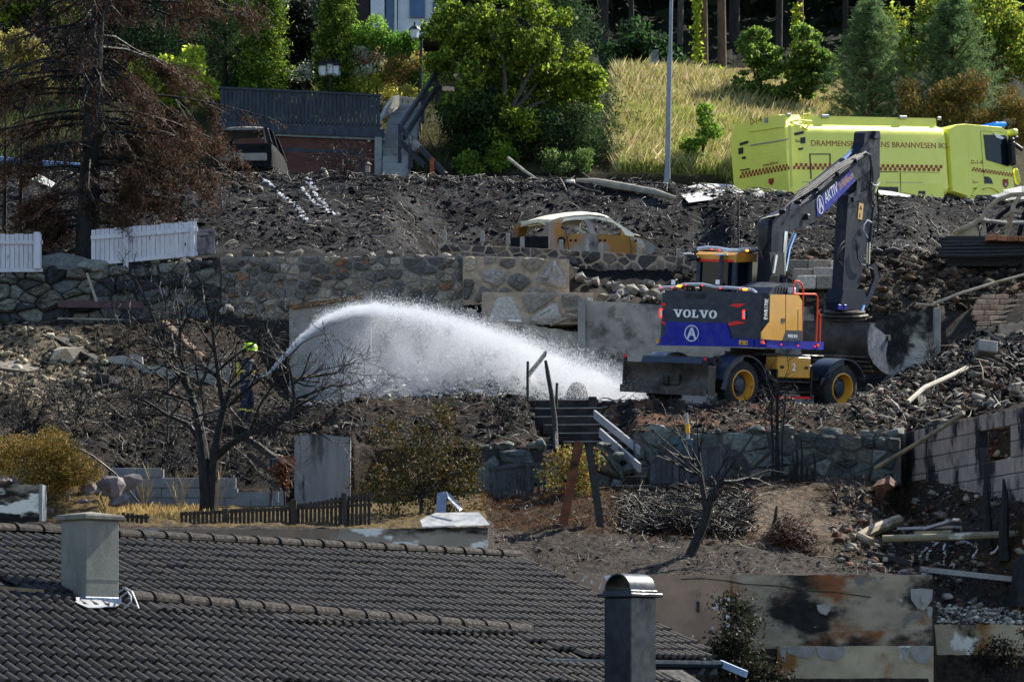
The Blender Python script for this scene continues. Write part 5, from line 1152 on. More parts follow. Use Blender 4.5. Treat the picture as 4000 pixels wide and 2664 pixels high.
for px, py in ((2228,940),(2247,940),(2343,940),(2362,940),(2482,942)):
    x, z = cp(px, py); cbd(MB().lathe([(.03, -.01), (.03, .01), (.0, .01)], (x, -.885, z), 10, RX, False), 'handle_hole', 'car_black')
x, z = cp(2192, 942); fl_ = cbd(MB().lathe([(.11, -.005), (.11, .01), (.0, .012)], (x, -.885, z), 16, RX, False), 'fuel_filler_hole', 'car_black')
# door shut lines
for pts in ([(2331,919),(2338,945),(2340,1000)], [(2204,900),(2212,920),(2222,1000)], [(2455,922),(2462,960),(2462,1000)]):
    mb = MB(); q = [cp(*p) for p in pts]
    mb.tube([(p[0], -.893, p[1]) for p in q], .009, 4); cbd(mb, 'door_gap', 'car_black')
# roof sheet, bonnet, rear frame
sil = [(2148,862),(2196,848),(2250,840),(2310,836),(2360,841),(2392,851)]
mb = MB(); n = 9; pr = [cp(*p) for p in sil]; pr = [(-.06, pr[0][1]-.10), (-.03, pr[0][1]-.02)]+pr
for (x, z) in pr:
    for k in range(n): t_ = -1+2*k/(n-1); mb.v.append(Vector((x, t_*.775, z+.13*(1-t_*t_*t_*t_))))
for i in range(len(pr)-1):
    for k in range(n-1): mb.f.append((i*n+k, i*n+k+1, (i+1)*n+k+1, (i+1)*n+k))
m0 = len(mb.v); mb.add([v-Vector((0, 0, .03)) for v in mb.v], [tuple(reversed(f)) for f in mb.f]); cbd(mb, 'roof', 'car_pale', smooth=True)
bn = [cp(2474,912),(cp(2510,922)),(cp(2542,938)),(cp(2560,956)),(cp(2562,970))]; mb = MB()
for (x, z) in bn:
    for k in range(n): t_ = -1+2*k/(n-1); mb.v.append(Vector((x+.16*(1-t_*t_), t_*.80, z+.12*(1-t_*t_))))
for i in range(len(bn)-1):
    for k in range(n-1): mb.f.append((i*n+k, i*n+k+1, (i+1)*n+k+1, (i+1)*n+k))
cbd(mb, 'bonnet', 'car_pale', smooth=True)
xr = 0.0
def rp(px, py): p = FC.pt(px, py, 0, -.02); return (p.y, p.z)
def rpan(nm, pts, m, d=.05): return cbd(MB().prism([rp(*p) for p in pts], -.02-d, -.02, (1, 2)), nm, m)
rpan('tailgate', [(2006,930),(2060,926),(2150,924),(2150,1030),(2002,1030)], 'car_black', .08)
rpan('rear_pillar', [(2002,1000),(2006,925),(2013,891),(2031,868),(2046,869),(2030,893),(2024,930),(2022,1000)], 'car_rust', .06)
rpan('hatch_frame', [(2031,867),(2090,860),(2150,858),(2150,869),(2090,871),(2044,877)], 'car_pale', .06)
rpan('tail_recess', [(2070,950),(2112,950),(2112,964),(2070,964)], 'flue_inside', .085)
rpan('rear_pillar', [(2120,925),(2132,905),(2140,869),(2151,868),(2151,1000),(2124,1000)], 'car_rust', .065)
zb_ = cp(2152,925)[1]
for s in (-1, 1):
    cbd(MB().box2((.3, s*.55-.2, .25), (.36, s*.55+.2, .75), .02), 'seat_frame', 'car_black')
cbd(MB().box2((xr+.1, -.8, .2), (cp(2480,1000)[0], .8, .28)), 'floor_pan', 'car_black')
# dark burnt car by the garage
M2 = Matrix.Translation(GP(985, 92.2)+Vector((0, 0, -.05))) @ Matrix.Rotation(math.radians(86), 4, 'Z')
car2 = thing('burnt_car', 'black burnt-out car seen from behind, parked in front of the garage', 'car'); car2.matrix_world = M2
def c2(mb, name, m='car_black', parent=car2, smooth=False): return mb.build(name, m, parent, smooth, local=True)
sec = [(-2.05, .35, .80, .86), (-2.0, .35, 1.02, .90), (-1.2, .3, 1.06, .92), (.4, .3, 1.05, .92), (1.2, .3, 1.0, .9), (2.0, .35, .86, .84), (2.1, .4, .7, .8)]
mb = MB()
for x, z0, z1, w in sec: mb.v += [Vector((x, -w, z0)), Vector((x, -w*1.0, (z0+z1)/2)), Vector((x, -w*.94, z1)), Vector((x, w*.94, z1)), Vector((x, w, (z0+z1)/2)), Vector((x, w, z0))]
for i in range(len(sec)-1):
    for k in range(6): mb.f.append((i*6+k, i*6+(k+1) % 6, (i+1)*6+(k+1) % 6, (i+1)*6+k))
mb.f += [tuple(range(6)), tuple((len(sec)-1)*6+k for k in range(6))]; c2(mb, 'body', smooth=True)
mb = MB(); rf = [(-1.72, 1.50), (-1.2, 1.62), (-.2, 1.66), (.45, 1.58)]
for x, z in rf:
    for k in range(7): t_ = -1+k/3; mb.v.append(Vector((x, t_*.68, z+.04*(1-t_*t_)-.03*(abs(t_) > .9))))
for i in range(3):
    for k in range(6): mb.f.append((i*7+k, i*7+k+1, (i+1)*7+k+1, (i+1)*7+k))
mat('roof_grey', '#7d7c7a', rough=.8, var=.4, scale=5, bump=.4, layers=[('#26282c', 2., .5, .65, 3.)]); c2(mb, 'roof', 'roof_grey', smooth=True)  # roof and trim in paler grey than the black body, with darker patches
for s in (-1, 1):
    for (x0, z0, x1, z1, w) in ((-1.98, 1.02, -1.70, 1.50, .14), (-.75, 1.05, -.7, 1.6, .1), (1.05, 1.0, .42, 1.56, .1)): c2(MB().bar((x0, s*.84, z0), (x1, s*.67, z1), .09, w, up=(1, 0, 0)), 'pillar')
    c2(MB().box((-2.06, s*.78, .85), (.06, .2, .3), None, .02), 'rear_lamp_hole'); 
    for x in (-1.3, 1.35): c2(MB().lathe([(.2, -.1), (.31, -.1), (.31, .1), (.2, .1)], (x, s*.8, .3), 20, RX, False), 'wheel', 'car_rust')
c2(MB().box((-2.09, 0, .62), (.05, 1.5, .22), None, .02), 'bumper', 'car_rust'); c2(MB().bar((-1.95, -.7, 1.05), (-1.72, -.6, 1.5), .03, .05), 'window_frame', 'roof_grey'); c2(MB().box((-1.71, 0, 1.49), (.06, 1.3, .05)), 'window_frame', 'roof_grey')
# skeleton of a third car at the right edge
t = thing('burnt_car', 'pale bent pillars of a burnt car frame at the right edge', 'car', P(3850, 950, 80.0))
mat('frame_rust', '#9a8c74', rough=.8, var=.25, scale=5, bump=.2, layers=[('#7a5026', 1.6, .55, .68, 4.)])
for dy, m in ((0, 'frame_rust'), (1.4, 'car_black')):
    Y = 79.6+dy
    def q(px, py): return P(px, py, Y) if dy == 0 else P(px, py, 79.6)+Vector((.5, dy, 0))
    mb = MB(); mb.tube([q(3703,940), q(3740,905), q(3800,878), q(3835,850), q(3862,810), q(3900,780), q(3950,762), q(4010,757), q(4100,770)], [.05, .08, .07, .06, .06, .06, .06, .06, .06], 7); mb.build('roof_arch', m, t, smooth=True)
    MB().tube([q(3985,765), q(3960,800), q(3948,850), q(3930,925)], [.05, .06, .07, .06], 7).build('pillar', m, t, smooth=True)
    MB().sheet([q(3703,945), q(3735,908), q(3800,882), q(3822,900), q(3832,960), q(3700,965)], .04).build('front_wing', m, t)
MB().sheet([P(3830,905,79.7), P(3850,870,79.7), P(3860,960,79.7), P(3832,965,79.7)], .05).build('door_edge', 'frame_rust', t)
MB().tube([P(3830,860,79.8), P(3930,872,80.2), P(4050,868,80.6)], .06, 6).build('dash_beam', 'roof_grey', t)
# ---------------------------------------------------------------- vegetation
for nm, tr in (('leaf', .62), ('needle', .5), ('dead_leaf', .3), ('grass', .45)):
    mat(nm+'_mat', '#446622', rough=.6 if nm == 'leaf' else .75, var=.0, attr='tint', trans=tr, spec=.35, rvar=0)
mat('bark_dark', '#241f1c', rough=.9, var=.4, scale=7, bump=.8, bscale=14, stretch=(1, 1, .3)); mat('bark_char', '#080707', rough=.7, var=.5, scale=9, bump=1., bscale=18, stretch=(1, 1, .4), spec=.4)
mat('bark_pine', '#5a4636', rough=.9, var=.4, scale=5, bump=.8, bscale=12, stretch=(1, 1, .4)); mat('bark_grey', '#4a4640', rough=.9, var=.3, scale=6, bump=.6)
def lin(h): return np.array(C(h)[:3])
def leaves(pts, size, cols, rg, asp=.55, up=0.0, drop=0.0):
    """one small folded leaf (4 corners) at each point; returns V, F, colour"""
    n = len(pts); d = rg.normal(size=(n, 3)); d[:, 2] = d[:, 2]*(1-abs(up))+up-drop; d /= np.linalg.norm(d, axis=1)[:, None]
    a = rg.normal(size=(n, 3)); w = np.cross(d, a); w /= np.linalg.norm(w, axis=1)[:, None]+1e-9
    s = size*rg.uniform(.6, 1.4, n)[:, None]
    V = np.stack([pts-d*s*.5, pts+w*s*asp*.5, pts+d*s*.5, pts-w*s*asp*.5], 1).reshape(-1, 3)
    Fq = np.arange(n*4).reshape(-1, 4); c = np.array([lin(h) for h in cols]); k = rg.integers(0, len(c), n); t = rg.uniform(.7, 1.3, n)[:, None]
    return V, Fq, np.repeat(c[k]*t, 4, axis=0)
def blob_pts(cl, n, rg, shell=.5):
    """points through a set of ellipsoid clumps (centre, radii), thicker near each clump's surface"""
    cl = [(np.array(c, float), np.array(r, float)) for c, r in cl]; w = np.array([r[0]*r[1]+r[1]*r[2]+r[0]*r[2] for c, r in cl]); k = rg.choice(len(cl), n, p=w/w.sum())
    d = rg.normal(size=(n, 3)); d /= np.linalg.norm(d, axis=1)[:, None]; rad = (1-shell*rg.uniform(0, 1, n)**1.5)*rg.uniform(.75, 1.12, n)
    return np.array([c for c, r in cl])[k]+d*rad[:, None]*np.array([r for c, r in cl])[k]
def subclumps(px0, py0, px1, py1, Y, n, rg, r=(.35, .7), dY=1.2, keep=None):
    """clumps scattered through the crown that spans this part of the view, with real depth"""
    out = []; cx, cy = (px0+px1)/2, (py0+py1)/2
    while len(out) < n:
        x, y = rg.uniform(-1, 1, 2)
        if x*x+y*y > 1: continue
        px, py = cx+x*(px1-px0)/2, cy+y*(py1-py0)/2
        if keep and not keep(px, py): continue
        dep = math.sqrt(max(0, 1-x*x-y*y)); p = P(px, py, Y+rg.uniform(-dep, dep)*dY); q = rg.uniform(*r); out.append(((p.x, p.y, p.z), (q*rg.uniform(.8, 1.3), q*rg.uniform(.8, 1.2), q*rg.uniform(.6, 1.)))) 
    return out
def foliage(name, parent, pts, size, cols, m, seed, asp=.55, up=0., drop=0., off=None):
    rg = np.random.default_rng(seed); V, Fq, c = leaves(pts, size, cols, rg, asp, up, drop)
    o = big_mesh(name, V, Fq, m, attr=c, parent=parent, off=tuple(chain_loc(parent)) if parent else (0, 0, 0)); return o
def limbs(mb, base, tips, r0, rs, bend=.25, n=6):
    for t in tips:
        b = Vector(base); t = Vector(t); m = b.lerp(t, .5)+Vector((rs.uniform(-1, 1), rs.uniform(-1, 1), rs.uniform(0, 1)))*bend*(t-b).length*.4
        pts = [b, b.lerp(m, .6), m, m.lerp(t, .6)+Vector((0, 0, .05)), t]; mb.tube(pts, [r0, r0*.8, r0*.55, r0*.35, r0*.12], n)
def broadleaf(name, label, base, boxes, Y, ncl, nleaf, size, cols, seed, rcl=(.35, .7), dY=1.5, cat='tree', group=None, trunk_r=.12, m='leaf_mat', keep=None, asp=.55, bark='bark_dark', shell=.5, drop=0.0, up=0.):
    rg = np.random.default_rng(seed); rs = random.Random(seed); t = thing(name, label, cat, base, group)
    cl = []
    for b in boxes: cl += subclumps(*b[:4], Y if len(b) < 5 else b[4], max(3, int(ncl*(b[2]-b[0])*(b[3]-b[1])/sum((q[2]-q[0])*(q[3]-q[1]) for q in boxes))), rg, rcl, dY, keep)
    foliage('crown', t, blob_pts(cl, nleaf, rg, shell), size, cols, m, seed, asp, up, drop)
    mb = MB(); c = np.mean([q[0] for q in cl], axis=0); fork = Vector(base).lerp(Vector(c), .45); mb.tube([Vector(base)-Vector((0, 0, .3)), Vector(base).lerp(fork, .5), fork], [trunk_r*1.2, trunk_r, trunk_r*.8], 8)
    limbs(mb, fork, [q[0] for q in rs.sample(cl, min(14, len(cl)))], trunk_r*.6, rs); mb.build('trunk', bark, t, smooth=True); return t
GREEN = ['#5f7422','#75882a','#4a5f1b','#8d9c35','#3a4c17']; LIME = ['#a3b438','#b8c444','#8ca230','#c9d058','#7a9228']; DARK = ['#22381c','#2c4422','#1a2e18','#34502a']
OLIVE = ['#34351a','#45411e','#2c3218','#54441f','#222b16']; BLUEG = ['#4c6640','#607c48','#415a3a','#7a9058']
# --- the centre tree, two leaf tones growing through each other
broadleaf('rowan_tree', 'large yellow-green leafy tree in the top centre, left of the lamp pole', GP(1960, 98.6), [(1690,-60,2260,260),(1900,150,2350,520),(1690,40,2000,460),(1850,330,2230,640)], 99.6, 120, 30000, .16, GREEN+GREEN+['#8fa838','#a0b545'], 3, (.25, .6), 1.9, trunk_r=.14, bark='bark_grey')
broadleaf('maple_shrub', 'dark green leafy shrub mass beside the concrete garden steps', GP(1760, 98.2), [(1740,330,1960,640),(1760,480,2080,680)], 98.8, 60, 14000, .13, DARK+['#3f5c24','#4c6a2a'], 5, (.35, .6), 1.0, 'shrub', trunk_r=.06)
def conifer(name, label, px, pyt, pyb, wpx, Y, n, size, cols, seed, droop=.3, trunk_r=.12, layers=26, cat='tree', group=None, ragged=.3, m='needle_mat', power=.8, asp=.22):
    rg = np.random.default_rng(seed); b = P(px, pyb, Y); b.z = min(b.z, GZ(b.x, b.y)+.1); top = P(px, pyt, Y); t = thing(name, label, cat, b, group); R = wpx*Y/F/2; H = top.z-b.z; pts = []
    for k in range(layers):
        h = (k+.5)/layers; r = R*(1-h)**power*rg.uniform(1-ragged, 1+ragged*.4)+.08; na = max(5, int(9*(1-h)+5))
        for j in range(na):
            a = rg.uniform(0, 6.283); L = r*rg.uniform(.7, 1.1); q = int(n/(layers*na)*(.35+1.3*(1-h)))+2; s = rg.uniform(.15, 1, q)**.7
            x = b.x+np.cos(a)*L*s; y = b.y+np.sin(a)*L*s; z = b.z+H*h-droop*L*s*s+rg.normal(0, .05*R+.03, q); sp = (.06+.10*R*(1-s*.5))
            pts.append(np.stack([x+rg.normal(0, 1, q)*sp, y+rg.normal(0, 1, q)*sp, z], 1))
    foliage('crown', t, np.concatenate(pts), size, cols, m, seed, asp, .1); mb = MB(); mb.tube([b-Vector((0, 0, .3)), b.lerp(top, .5), top], [trunk_r, trunk_r*.6, .02], 8); mb.build('trunk', 'bark_dark', t, smooth=True); return t
conifer('juniper_tree', 'tall dark juniper just right of the yellow-green tree', 2170, -160, 650, 560, 102.0, 26000, .16, DARK+['#3b5030','#46583a'], 9, -.35, layers=30, ragged=.45, power=.55)
broadleaf('juniper_bush', 'low dark spreading juniper at the foot of the centre trees', GP(2200, 98.4), [(1960,430,2430,650),(2080,480,2380,690)], 98.6, 60, 14000, .13, DARK+['#46583a','#50602f'], 11, (.3, .55), .9, 'shrub', trunk_r=.06, m='needle_mat', asp=.25)
conifer('thuja_tree', 'tall columnar thuja left of the triple garden lamp, beside the burnt conifer', 1030, -420, 420, 200, 103.5, 30000, .14, ['#30481a','#43601e','#28401a','#6c8a26','#98b038'], 13, -.5, layers=34, ragged=.2, power=.35)
conifer('thuja_tree', 'tall columnar thuja right of the triple garden lamp', 1312, -420, 420, 170, 103.5, 27000, .14, ['#30481a','#43601e','#28401a','#6c8a26','#98b038'], 14, -.5, layers=34, ragged=.2, power=.35)
broadleaf('hedge', 'very dark clipped hedge standing between the two columnar thujas', GP(1150, 105), [(1080,-40,1270,330),(1100,150,1260,400)], 105.5, 26, 9000, .14, ['#0c140a','#101a0c','#0a1008'], 15, (.4, .6), .8, 'hedge', trunk_r=.05)
conifer('spruce_tree', 'dark spruce behind the burnt conifer at the top left', 640, -500, 430, 520, 110, 15000, .2, DARK, 16, .35, layers=26, ragged=.4)
conifer('thuja_tree', 'dark thuja half hidden behind the burnt conifer branches', 880, -300, 420, 230, 104.5, 11000, .14, ['#24381a','#2c441e','#1c3016'], 17, -.4, layers=28, ragged=.25, power=.4)
for i, (px, Y, lb) in enumerate([(130, 114, 'dark spruce behind the yellowish shrub at the top left'), (430, 115, 'dark spruce just right of the burnt conifer trunk, far behind'), (800, 116, 'dark spruce behind the left thuja')]): conifer('spruce_tree', lb, px, -700, 380, 620, Y, 9000, .3, ['#16240f','#1c2c14','#101a0c'], 120+i, .35, layers=24, ragged=.4)
broadleaf('garden_shrub', 'bright lime shrub glowing behind the burnt conifer, left of the terrace fence', GP(700, 100), [(520,190,860,430),(600,260,850,400)], 100.5, 30, 9000, .17, LIME+['#6f8f2a'], 18, (.3, .55), 1.0, 'shrub', trunk_r=.05)
broadleaf('garden_shrub', 'yellowish shrub seen left of the burnt conifer trunk', GP(120, 100), [(-60,160,180,420)], 100.5, 18, 5000, .15, ['#8a8440','#a39a52','#6f6e34'], 19, (.3, .5), 1.0, 'shrub', trunk_r=.05)
broadleaf('lime_tree', 'bright green treetop at the top left corner', GP(200, 112), [(-100,-140,360,90)], 112, 22, 6000, .2, LIME+GREEN, 20, (.5, .9), 1.4, trunk_r=.15)
broadleaf('lime_tree', 'small green treetop peeping over the left thuja', GP(900, 112), [(720,-60,900,60)], 112, 10, 2500, .2, LIME+GREEN, 21, (.4, .7), 1.0, trunk_r=.1)
# garden beds
for (nm, lb, px, bx, cols, n, sz, sd_) in [
  ('round_bush', 'clipped bright green round bush below the white house corner', 1480, (1370,92,1520,200), ['#5f8428','#74983a','#8fb048'], 3500, .10, 31),
  ('round_bush', 'second clipped round bush right of the brightest one', 1560, (1490,130,1610,210), ['#4f7424','#62882e','#456a20'], 2600, .10, 32),
  ('flowering_shrub', 'silvery white flowering shrub right of the right thuja', 1420, (1355,180,1490,310), ['#c9cfc0','#dfe3d6','#a9b58e','#b8c3a4'], 3200, .09, 33),
  ('flowering_shrub', 'pink flower heads among the white blossom', 1440, (1395,188,1475,240), ['#b05a5e','#c97a78','#7c8a4a'], 500, .09, 34),
  ('garden_shrub', 'brown-green shrub beside the single garden lamp', 1580, (1480,205,1665,325), ['#85843e','#9a9048','#70783a','#a8805a'], 3500, .10, 35),
  ('ground_cover', 'yellow-green low shrub at the fence end', 1430, (1375,290,1480,372), ['#a8b048','#c0c45a','#909c40'], 2200, .08, 36),
  ('ground_cover', 'golden low shrub above the garden steps', 1570, (1500,335,1645,390), ['#ccc462','#b0b450','#d8d080'], 2200, .08, 37),
  ('round_bush', 'small dark round bush under the single garden lamp', 1640, (1600,300,1680,350), ['#35561c','#44661f'], 1500, .08, 38),
  ('flowering_shrub', 'white blossoms left of the triple garden lamp', 1190, (1120,250,1245,310), ['#d5d8d0','#8d9a78','#3e5228'], 900, .09, 39)]:
    broadleaf(nm, lb, GP(px, 103.5), [bx], 103.6, 12, n, sz, cols, sd_, (.22, .4), .5, 'shrub', trunk_r=.03)
broadleaf('low_shrub', 'sunlit low green shrubs at the bank foot under the centre tree', GP(1900, 97.6), [(1800,570,2010,690),(1770,610,1880,700)], 97.8, 16, 4500, .11, ['#7c9a34','#93ad3e','#5d7c28','#4c6a22'], 41, (.25, .42), .5, 'shrub', trunk_r=.03)
broadleaf('fern', 'green fern clump below the juniper at the slope crest', GP(2230, 97), [(2120,590,2330,700)], 97.2, 12, 2500, .13, ['#4c6a34','#5f7c40','#7f8f56'], 42, (.2, .35), .5, 'plant', trunk_r=.02, asp=.25)
# right-hand trees
def pine(name, label, px, pyt, pyb, wpx, Y, n, seed, cols):
    rg = np.random.default_rng(seed); b = P(px, pyb, Y); b.z = min(b.z, GZ(b.x, b.y)+.1); top = P(px, pyt, Y); t = thing(name, label, 'tree', b); H = top.z-b.z; R = wpx*Y/F/2; pts = []; dirs = []; mb = MB(); mb.tube([b-Vector((0,0,.3)), b.lerp(top, .5), top], [.12, .08, .015], 8)
    for k in range(15):
        h = .08+.90*k/14; r = R*(1-h)**.6*1.05+.12
        for j in range(7):
            a = j*.9+k*1.3+rg.uniform(-.2, .2); L = r*rg.uniform(.75, 1.1); o = b.lerp(top, h); e_ = Vector((math.cos(a)*L, math.sin(a)*L, L*.55)); mb.tube([o, o+e_*.5-Vector((0, 0, .04)), o+e_], [.03, .02, .008], 5)
            for s in np.linspace(.25, 1, 7):
                c = o+e_*float(s)
                for q in range(2):
                    c2 = c+Vector(rg.normal(0, .13*(.4+L*.5), 3)); m_ = n//(15*7*14); pts.append(np.array(c2)+rg.normal(0, .05, (m_, 3)))
    foliage('crown', t, np.concatenate(pts), .21, cols, 'needle_mat', seed, .09, .45); mb.build('trunk', 'bark_pine', t, smooth=True); return t
pine('pine_tree', 'young grey-green pine above the rear of the yellow truck', 3400, 25, 470, 400, 101.5, 30000, 51, BLUEG+['#6a7f52'])
pine('pine_tree', 'second young pine above the truck tank, left of the birch', 3720, 10, 440, 420, 102.5, 30000, 52, BLUEG+['#5c7248'])
broadleaf('birch_tree', 'bright yellow-green birch filling the top right corner', GP(3800, 106), [(3420,40,3700,260),(3600,-60,4000,200),(3820,60,4080,360)], 106.5, 52, 16000, .15, GREEN+['#8fa840','#a3b64a','#b0a040'], 53, (.4, .75), 1.4, trunk_r=.1, bark='bark_grey')
broadleaf('hedge', 'scorched orange-brown hedge behind the truck cab', GP(3780, 99.5), [(3500,330,3760,470),(3640,320,4000,500),(3820,360,4080,560)], 100, 44, 15000, .12, ['#5f5224','#7a5c28','#4a4420','#8f6a30','#55582a','#68702e'], 54, (.3, .5), .7, 'hedge', trunk_r=.05, m='dead_leaf_mat', asp=.35)
for px, b, sd_, lb in ((2960, (2870,160,3080,390), 55, 'leafy sapling at the wood edge left of the two vine-clad trunks'), (3160, (3090,140,3250,340), 56, 'leafy sapling at the wood edge left of the first young pine')):
    broadleaf('sapling', lb, GP(px, 108), [b, (b[0]+20,b[1]-40,b[2]-60,b[1]+80), (b[0]-30,b[3]-60,b[2]+10,b[3]+30)], 108, 46, 6000, .16, ['#5a742e','#6f8a3a','#86a048','#465f26'], sd_, (.15, .38), .8, 'tree', trunk_r=.04)
broadleaf('sapling', 'thin green sapling in front of the dry grass, right of the lamp pole', GP(2750, 98), [(2690,390,2790,640),(2640,560,2800,650)], 98.2, 14, 2200, .13, ['#6f8f34','#86a53e','#4f7028'], 57, (.18, .32), .4, 'tree', trunk_r=.025)
# wood behind: each trunk a tree of its own
for i, (px, w, top, lb) in enumerate([(2355, 34, 'bark_dark', 'dim trunk just right of the juniper top'), (2470, 20, 'bark_dark', 'thin dim trunk left of the lamp pole'), (2655, 22, 'bark_grey', 'pale thin trunk right of the lamp pole'), (2752, 30, 'bark_pine', 'reddish pine trunk with hanging vines'), (2822, 32, 'bark_pine', 'stout sunlit pine trunk with a small tag'), (2868, 40, 'bark_dark', 'broad dark trunk beside the stout sunlit pine'), (3040, 26, 'bark_dark', 'dark leaning trunk between the saplings'), (3128, 26, 'bark_pine', 'pine trunk wrapped by bright climbing leaves'), (3305, 22, 'bark_dark', 'dark trunk behind the first young pine')]):
    Y = 118+(i % 3)*4; b = GP(px, Y); t = thing('wood_tree', lb, 'tree', b, 'trees of the wood behind'); rs = random.Random(i); r = w*Y/F/2
    MB().tube([b-Vector((0,0,.5)), b+Vector((rs.uniform(-.1,.1), 0, 4)), b+Vector((rs.uniform(-.25,.25), 0, 9)), b+Vector((rs.uniform(-.4,.4), 0, 13))], [r*1.15, r, r*.9, r*.7], 10).build('trunk', top, t, smooth=True)
    cl = [((b.x+rs.uniform(-1.5, 1.5), b.y+rs.uniform(-1.5, 1.5), b.z+rs.uniform(9.5, 14)), (rs.uniform(.8, 1.5), rs.uniform(.8, 1.5), rs.uniform(.5, .9))) for _ in range(9)]
    rg = np.random.default_rng(60+i); foliage('crown', t, blob_pts(cl, 1800, rg), .4, DARK, 'needle_mat', 60+i, .3)
    if px in (2752, 3128, 2822):
        z0, z1 = (P(0, 250, Y).z, P(0, -30, Y).z) if px == 2752 else ((P(0, 300, Y).z, P(0, 20, Y).z) if px == 3128 else (P(0, 330, Y).z, P(0, 260, Y).z)); q = 500; pts = np.stack([b.x-(.28 if px != 3128 else .2)+rg.normal(0, .11, q), b.y-r-.1+rg.normal(0, .1, q), rg.uniform(z0, z1, q)], 1); foliage('climbing_vine', t, pts, .16, LIME, 'leaf_mat', 70+i)
rg = np.random.default_rng(80); q = 9000; px = rg.uniform(1500, 4300, q); Yv = rg.uniform(130, 150, q); py = rg.uniform(-700, 240, q); X = (px-2000)*Yv/F; pts = np.stack([X, Yv, (YH-py)*Yv/F], 1)
o = foliage('far_wood', None, pts, 1.1, ['#141d12','#1a2616','#101810','#20301a'], 'needle_mat', 81, .5); tag(o, 'deep dark wood filling the hillside behind the trunks', 'wood', kind='stuff')  # shade of the wood put into near-black leaf tints
broadleaf('undergrowth', 'dim green undergrowth below the wood edge left of the lamp pole', GP(2470, 113), [(2360,100,2560,320),(2440,150,2660,310)], 113, 20, 4500, .22, DARK+['#3a5a2c'], 82, (.5, .8), 1., 'shrub', trunk_r=.03)
# dry grass on the bank
def blades(n, px, Yr, h, cols, seed, m='grass_mat', wid=.02, lean=.35, mask=None):
    rg = np.random.default_rng(seed); u = rg.uniform(*px, n); Y = rg.uniform(*Yr, n); X = (u-2000)*Y/F
    if mask is not None: k = mask(u, Y, rg); X, Y = X[k], Y[k]; n = len(X)
    Z = GZv(X, Y); hh = rg.uniform(*h, n)*(.6+.8*fbm(X*.7, Y*.7, seed)); a = rg.uniform(0, 6.283, n); dx = np.cos(a)*wid; dy = np.sin(a)*wid; lx = rg.normal(0, lean, n)*hh; ly = rg.normal(0, lean, n)*hh
    V = np.stack([np.stack([X-dx, Y-dy, Z-.05], 1), np.stack([X+dx, Y+dy, Z-.05], 1), np.stack([X+lx*.5+dx*.6, Y+ly*.5+dy*.6, Z+hh*.6], 1), np.stack([X+lx, Y+ly, Z+hh], 1)], 1).reshape(-1, 3)
    c = np.array([lin(q) for q in cols])[rg.integers(0, len(cols), n)]*rg.uniform(.75, 1.25, n)[:, None]
    return V, np.arange(n*4).reshape(-1, 4), np.repeat(c, 4, axis=0)
for nm, lb, a in (('dry_grass', 'tall golden dry grass on the sunny bank beside the lamp pole', (42000, (2400, 3320), (97.3, 112), (.22, .6), ['#b8ac7c','#a89a62','#cfc49a','#98945a','#a3a35c','#b59a7c','#8f9a4c'], 91)),
                  ('bank_grass', 'green-yellow grass tufts low on the sunny bank', (22000, (2420, 3260), (97.2, 105), (.2, .5), ['#98a34c','#aeb25c','#7f9040'], 92)),
                  ('dry_grass', 'straw-coloured grass strip along the picket fence behind the tiled roof', (2200, (380, 820), (56.2, 61), (.04, .14), ['#a98f5a','#8d7444','#c0a870'], 93)),
                  ('burnt_grass', 'scorched russet grass on the slope under the stone wall', (12000, (1880, 2950), (57.2, 62.3), (.02, .08), ['#5a3a20','#6e4826','#432c1a','#2a1e16'], 94)),
                  ('forest_grass', 'dim grass and weeds under the trees at the top left', (9000, (-100, 1900), (97.5, 112), (.2, .5), ['#3c4a20','#4c5a28','#2c3a1a','#5f5a30'], 95))):
    V, Fq, c = blades(*a[:6], wid=.010 if a[2][0] > 90 else .005); tag(big_mesh(nm, V, Fq, 'grass_mat', attr=c), lb, 'grass', kind='stuff')
# --- burnt trees
def grow(mb, p, d, L, r, depth, rs, tips=None, spread=.55, grav=0.0, n=5, split=(2, 3), wig=.18, shrink=.72):
    pts = [p]; rr_ = [r]; q = p.copy(); dd = d.copy(); k = 3 if depth > 1 else 2
    for i in range(k):
        dd = (dd+Vector((rs.gauss(0, wig), rs.gauss(0, wig), rs.gauss(0, wig)+grav))).normalized(); q = q+dd*(L/k); pts.append(q.copy()); rr_.append(r*(1-.38*(i+1)/k))
    rr_ = [max(q_, .0045) for q_ in rr_]; mb.tube(pts, rr_, n if r > .012 else 3, cap=False)
    if tips is not None and depth <= 1: tips.append((q.copy(), dd.copy()))
    if depth <= 0: return
    for _ in range(rs.randint(*split)):
        ax = Vector((rs.gauss(0, 1), rs.gauss(0, 1), rs.gauss(0, 1))).normalized(); nd = (Matrix.Rotation(rs.uniform(.5, 1.)*spread*1.4*rs.choice((-1, 1)), 3, ax) @ dd).normalized(); j = rs.randint(1, len(pts)-1)
        grow(mb, pts[j].copy(), nd, L*rs.uniform(.6, .95)*shrink/.72*.85, rr_[j]*rs.uniform(.5, .75), depth-1, rs, tips, spread, grav, n, split, wig, shrink)
rs = random.Random(21)
t = thing('burnt_tree', 'big bare black tree with forked trunk in front of the firefighter', 'tree', P(800, 2075, 58.5)); mb = MB(); b = P(800, 2085, 58.5)
def pt_(px, py, dy=0.): return P(px, py, 58.5+dy)
mb.tube([b, pt_(806,1950), pt_(800,1840), pt_(790,1740), pt_(775,1640,.1), pt_(745,1540,.2), pt_(720,1470,.2)], [.15, .125, .12, .105, .085, .065, .05], 9)
mb.tube([pt_(812,2060), pt_(826,1940), pt_(832,1820,-.05), pt_(850,1700,-.1), pt_(872,1600,-.1), pt_(900,1520,-.2)], [.11, .10, .095, .075, .06, .045], 8)
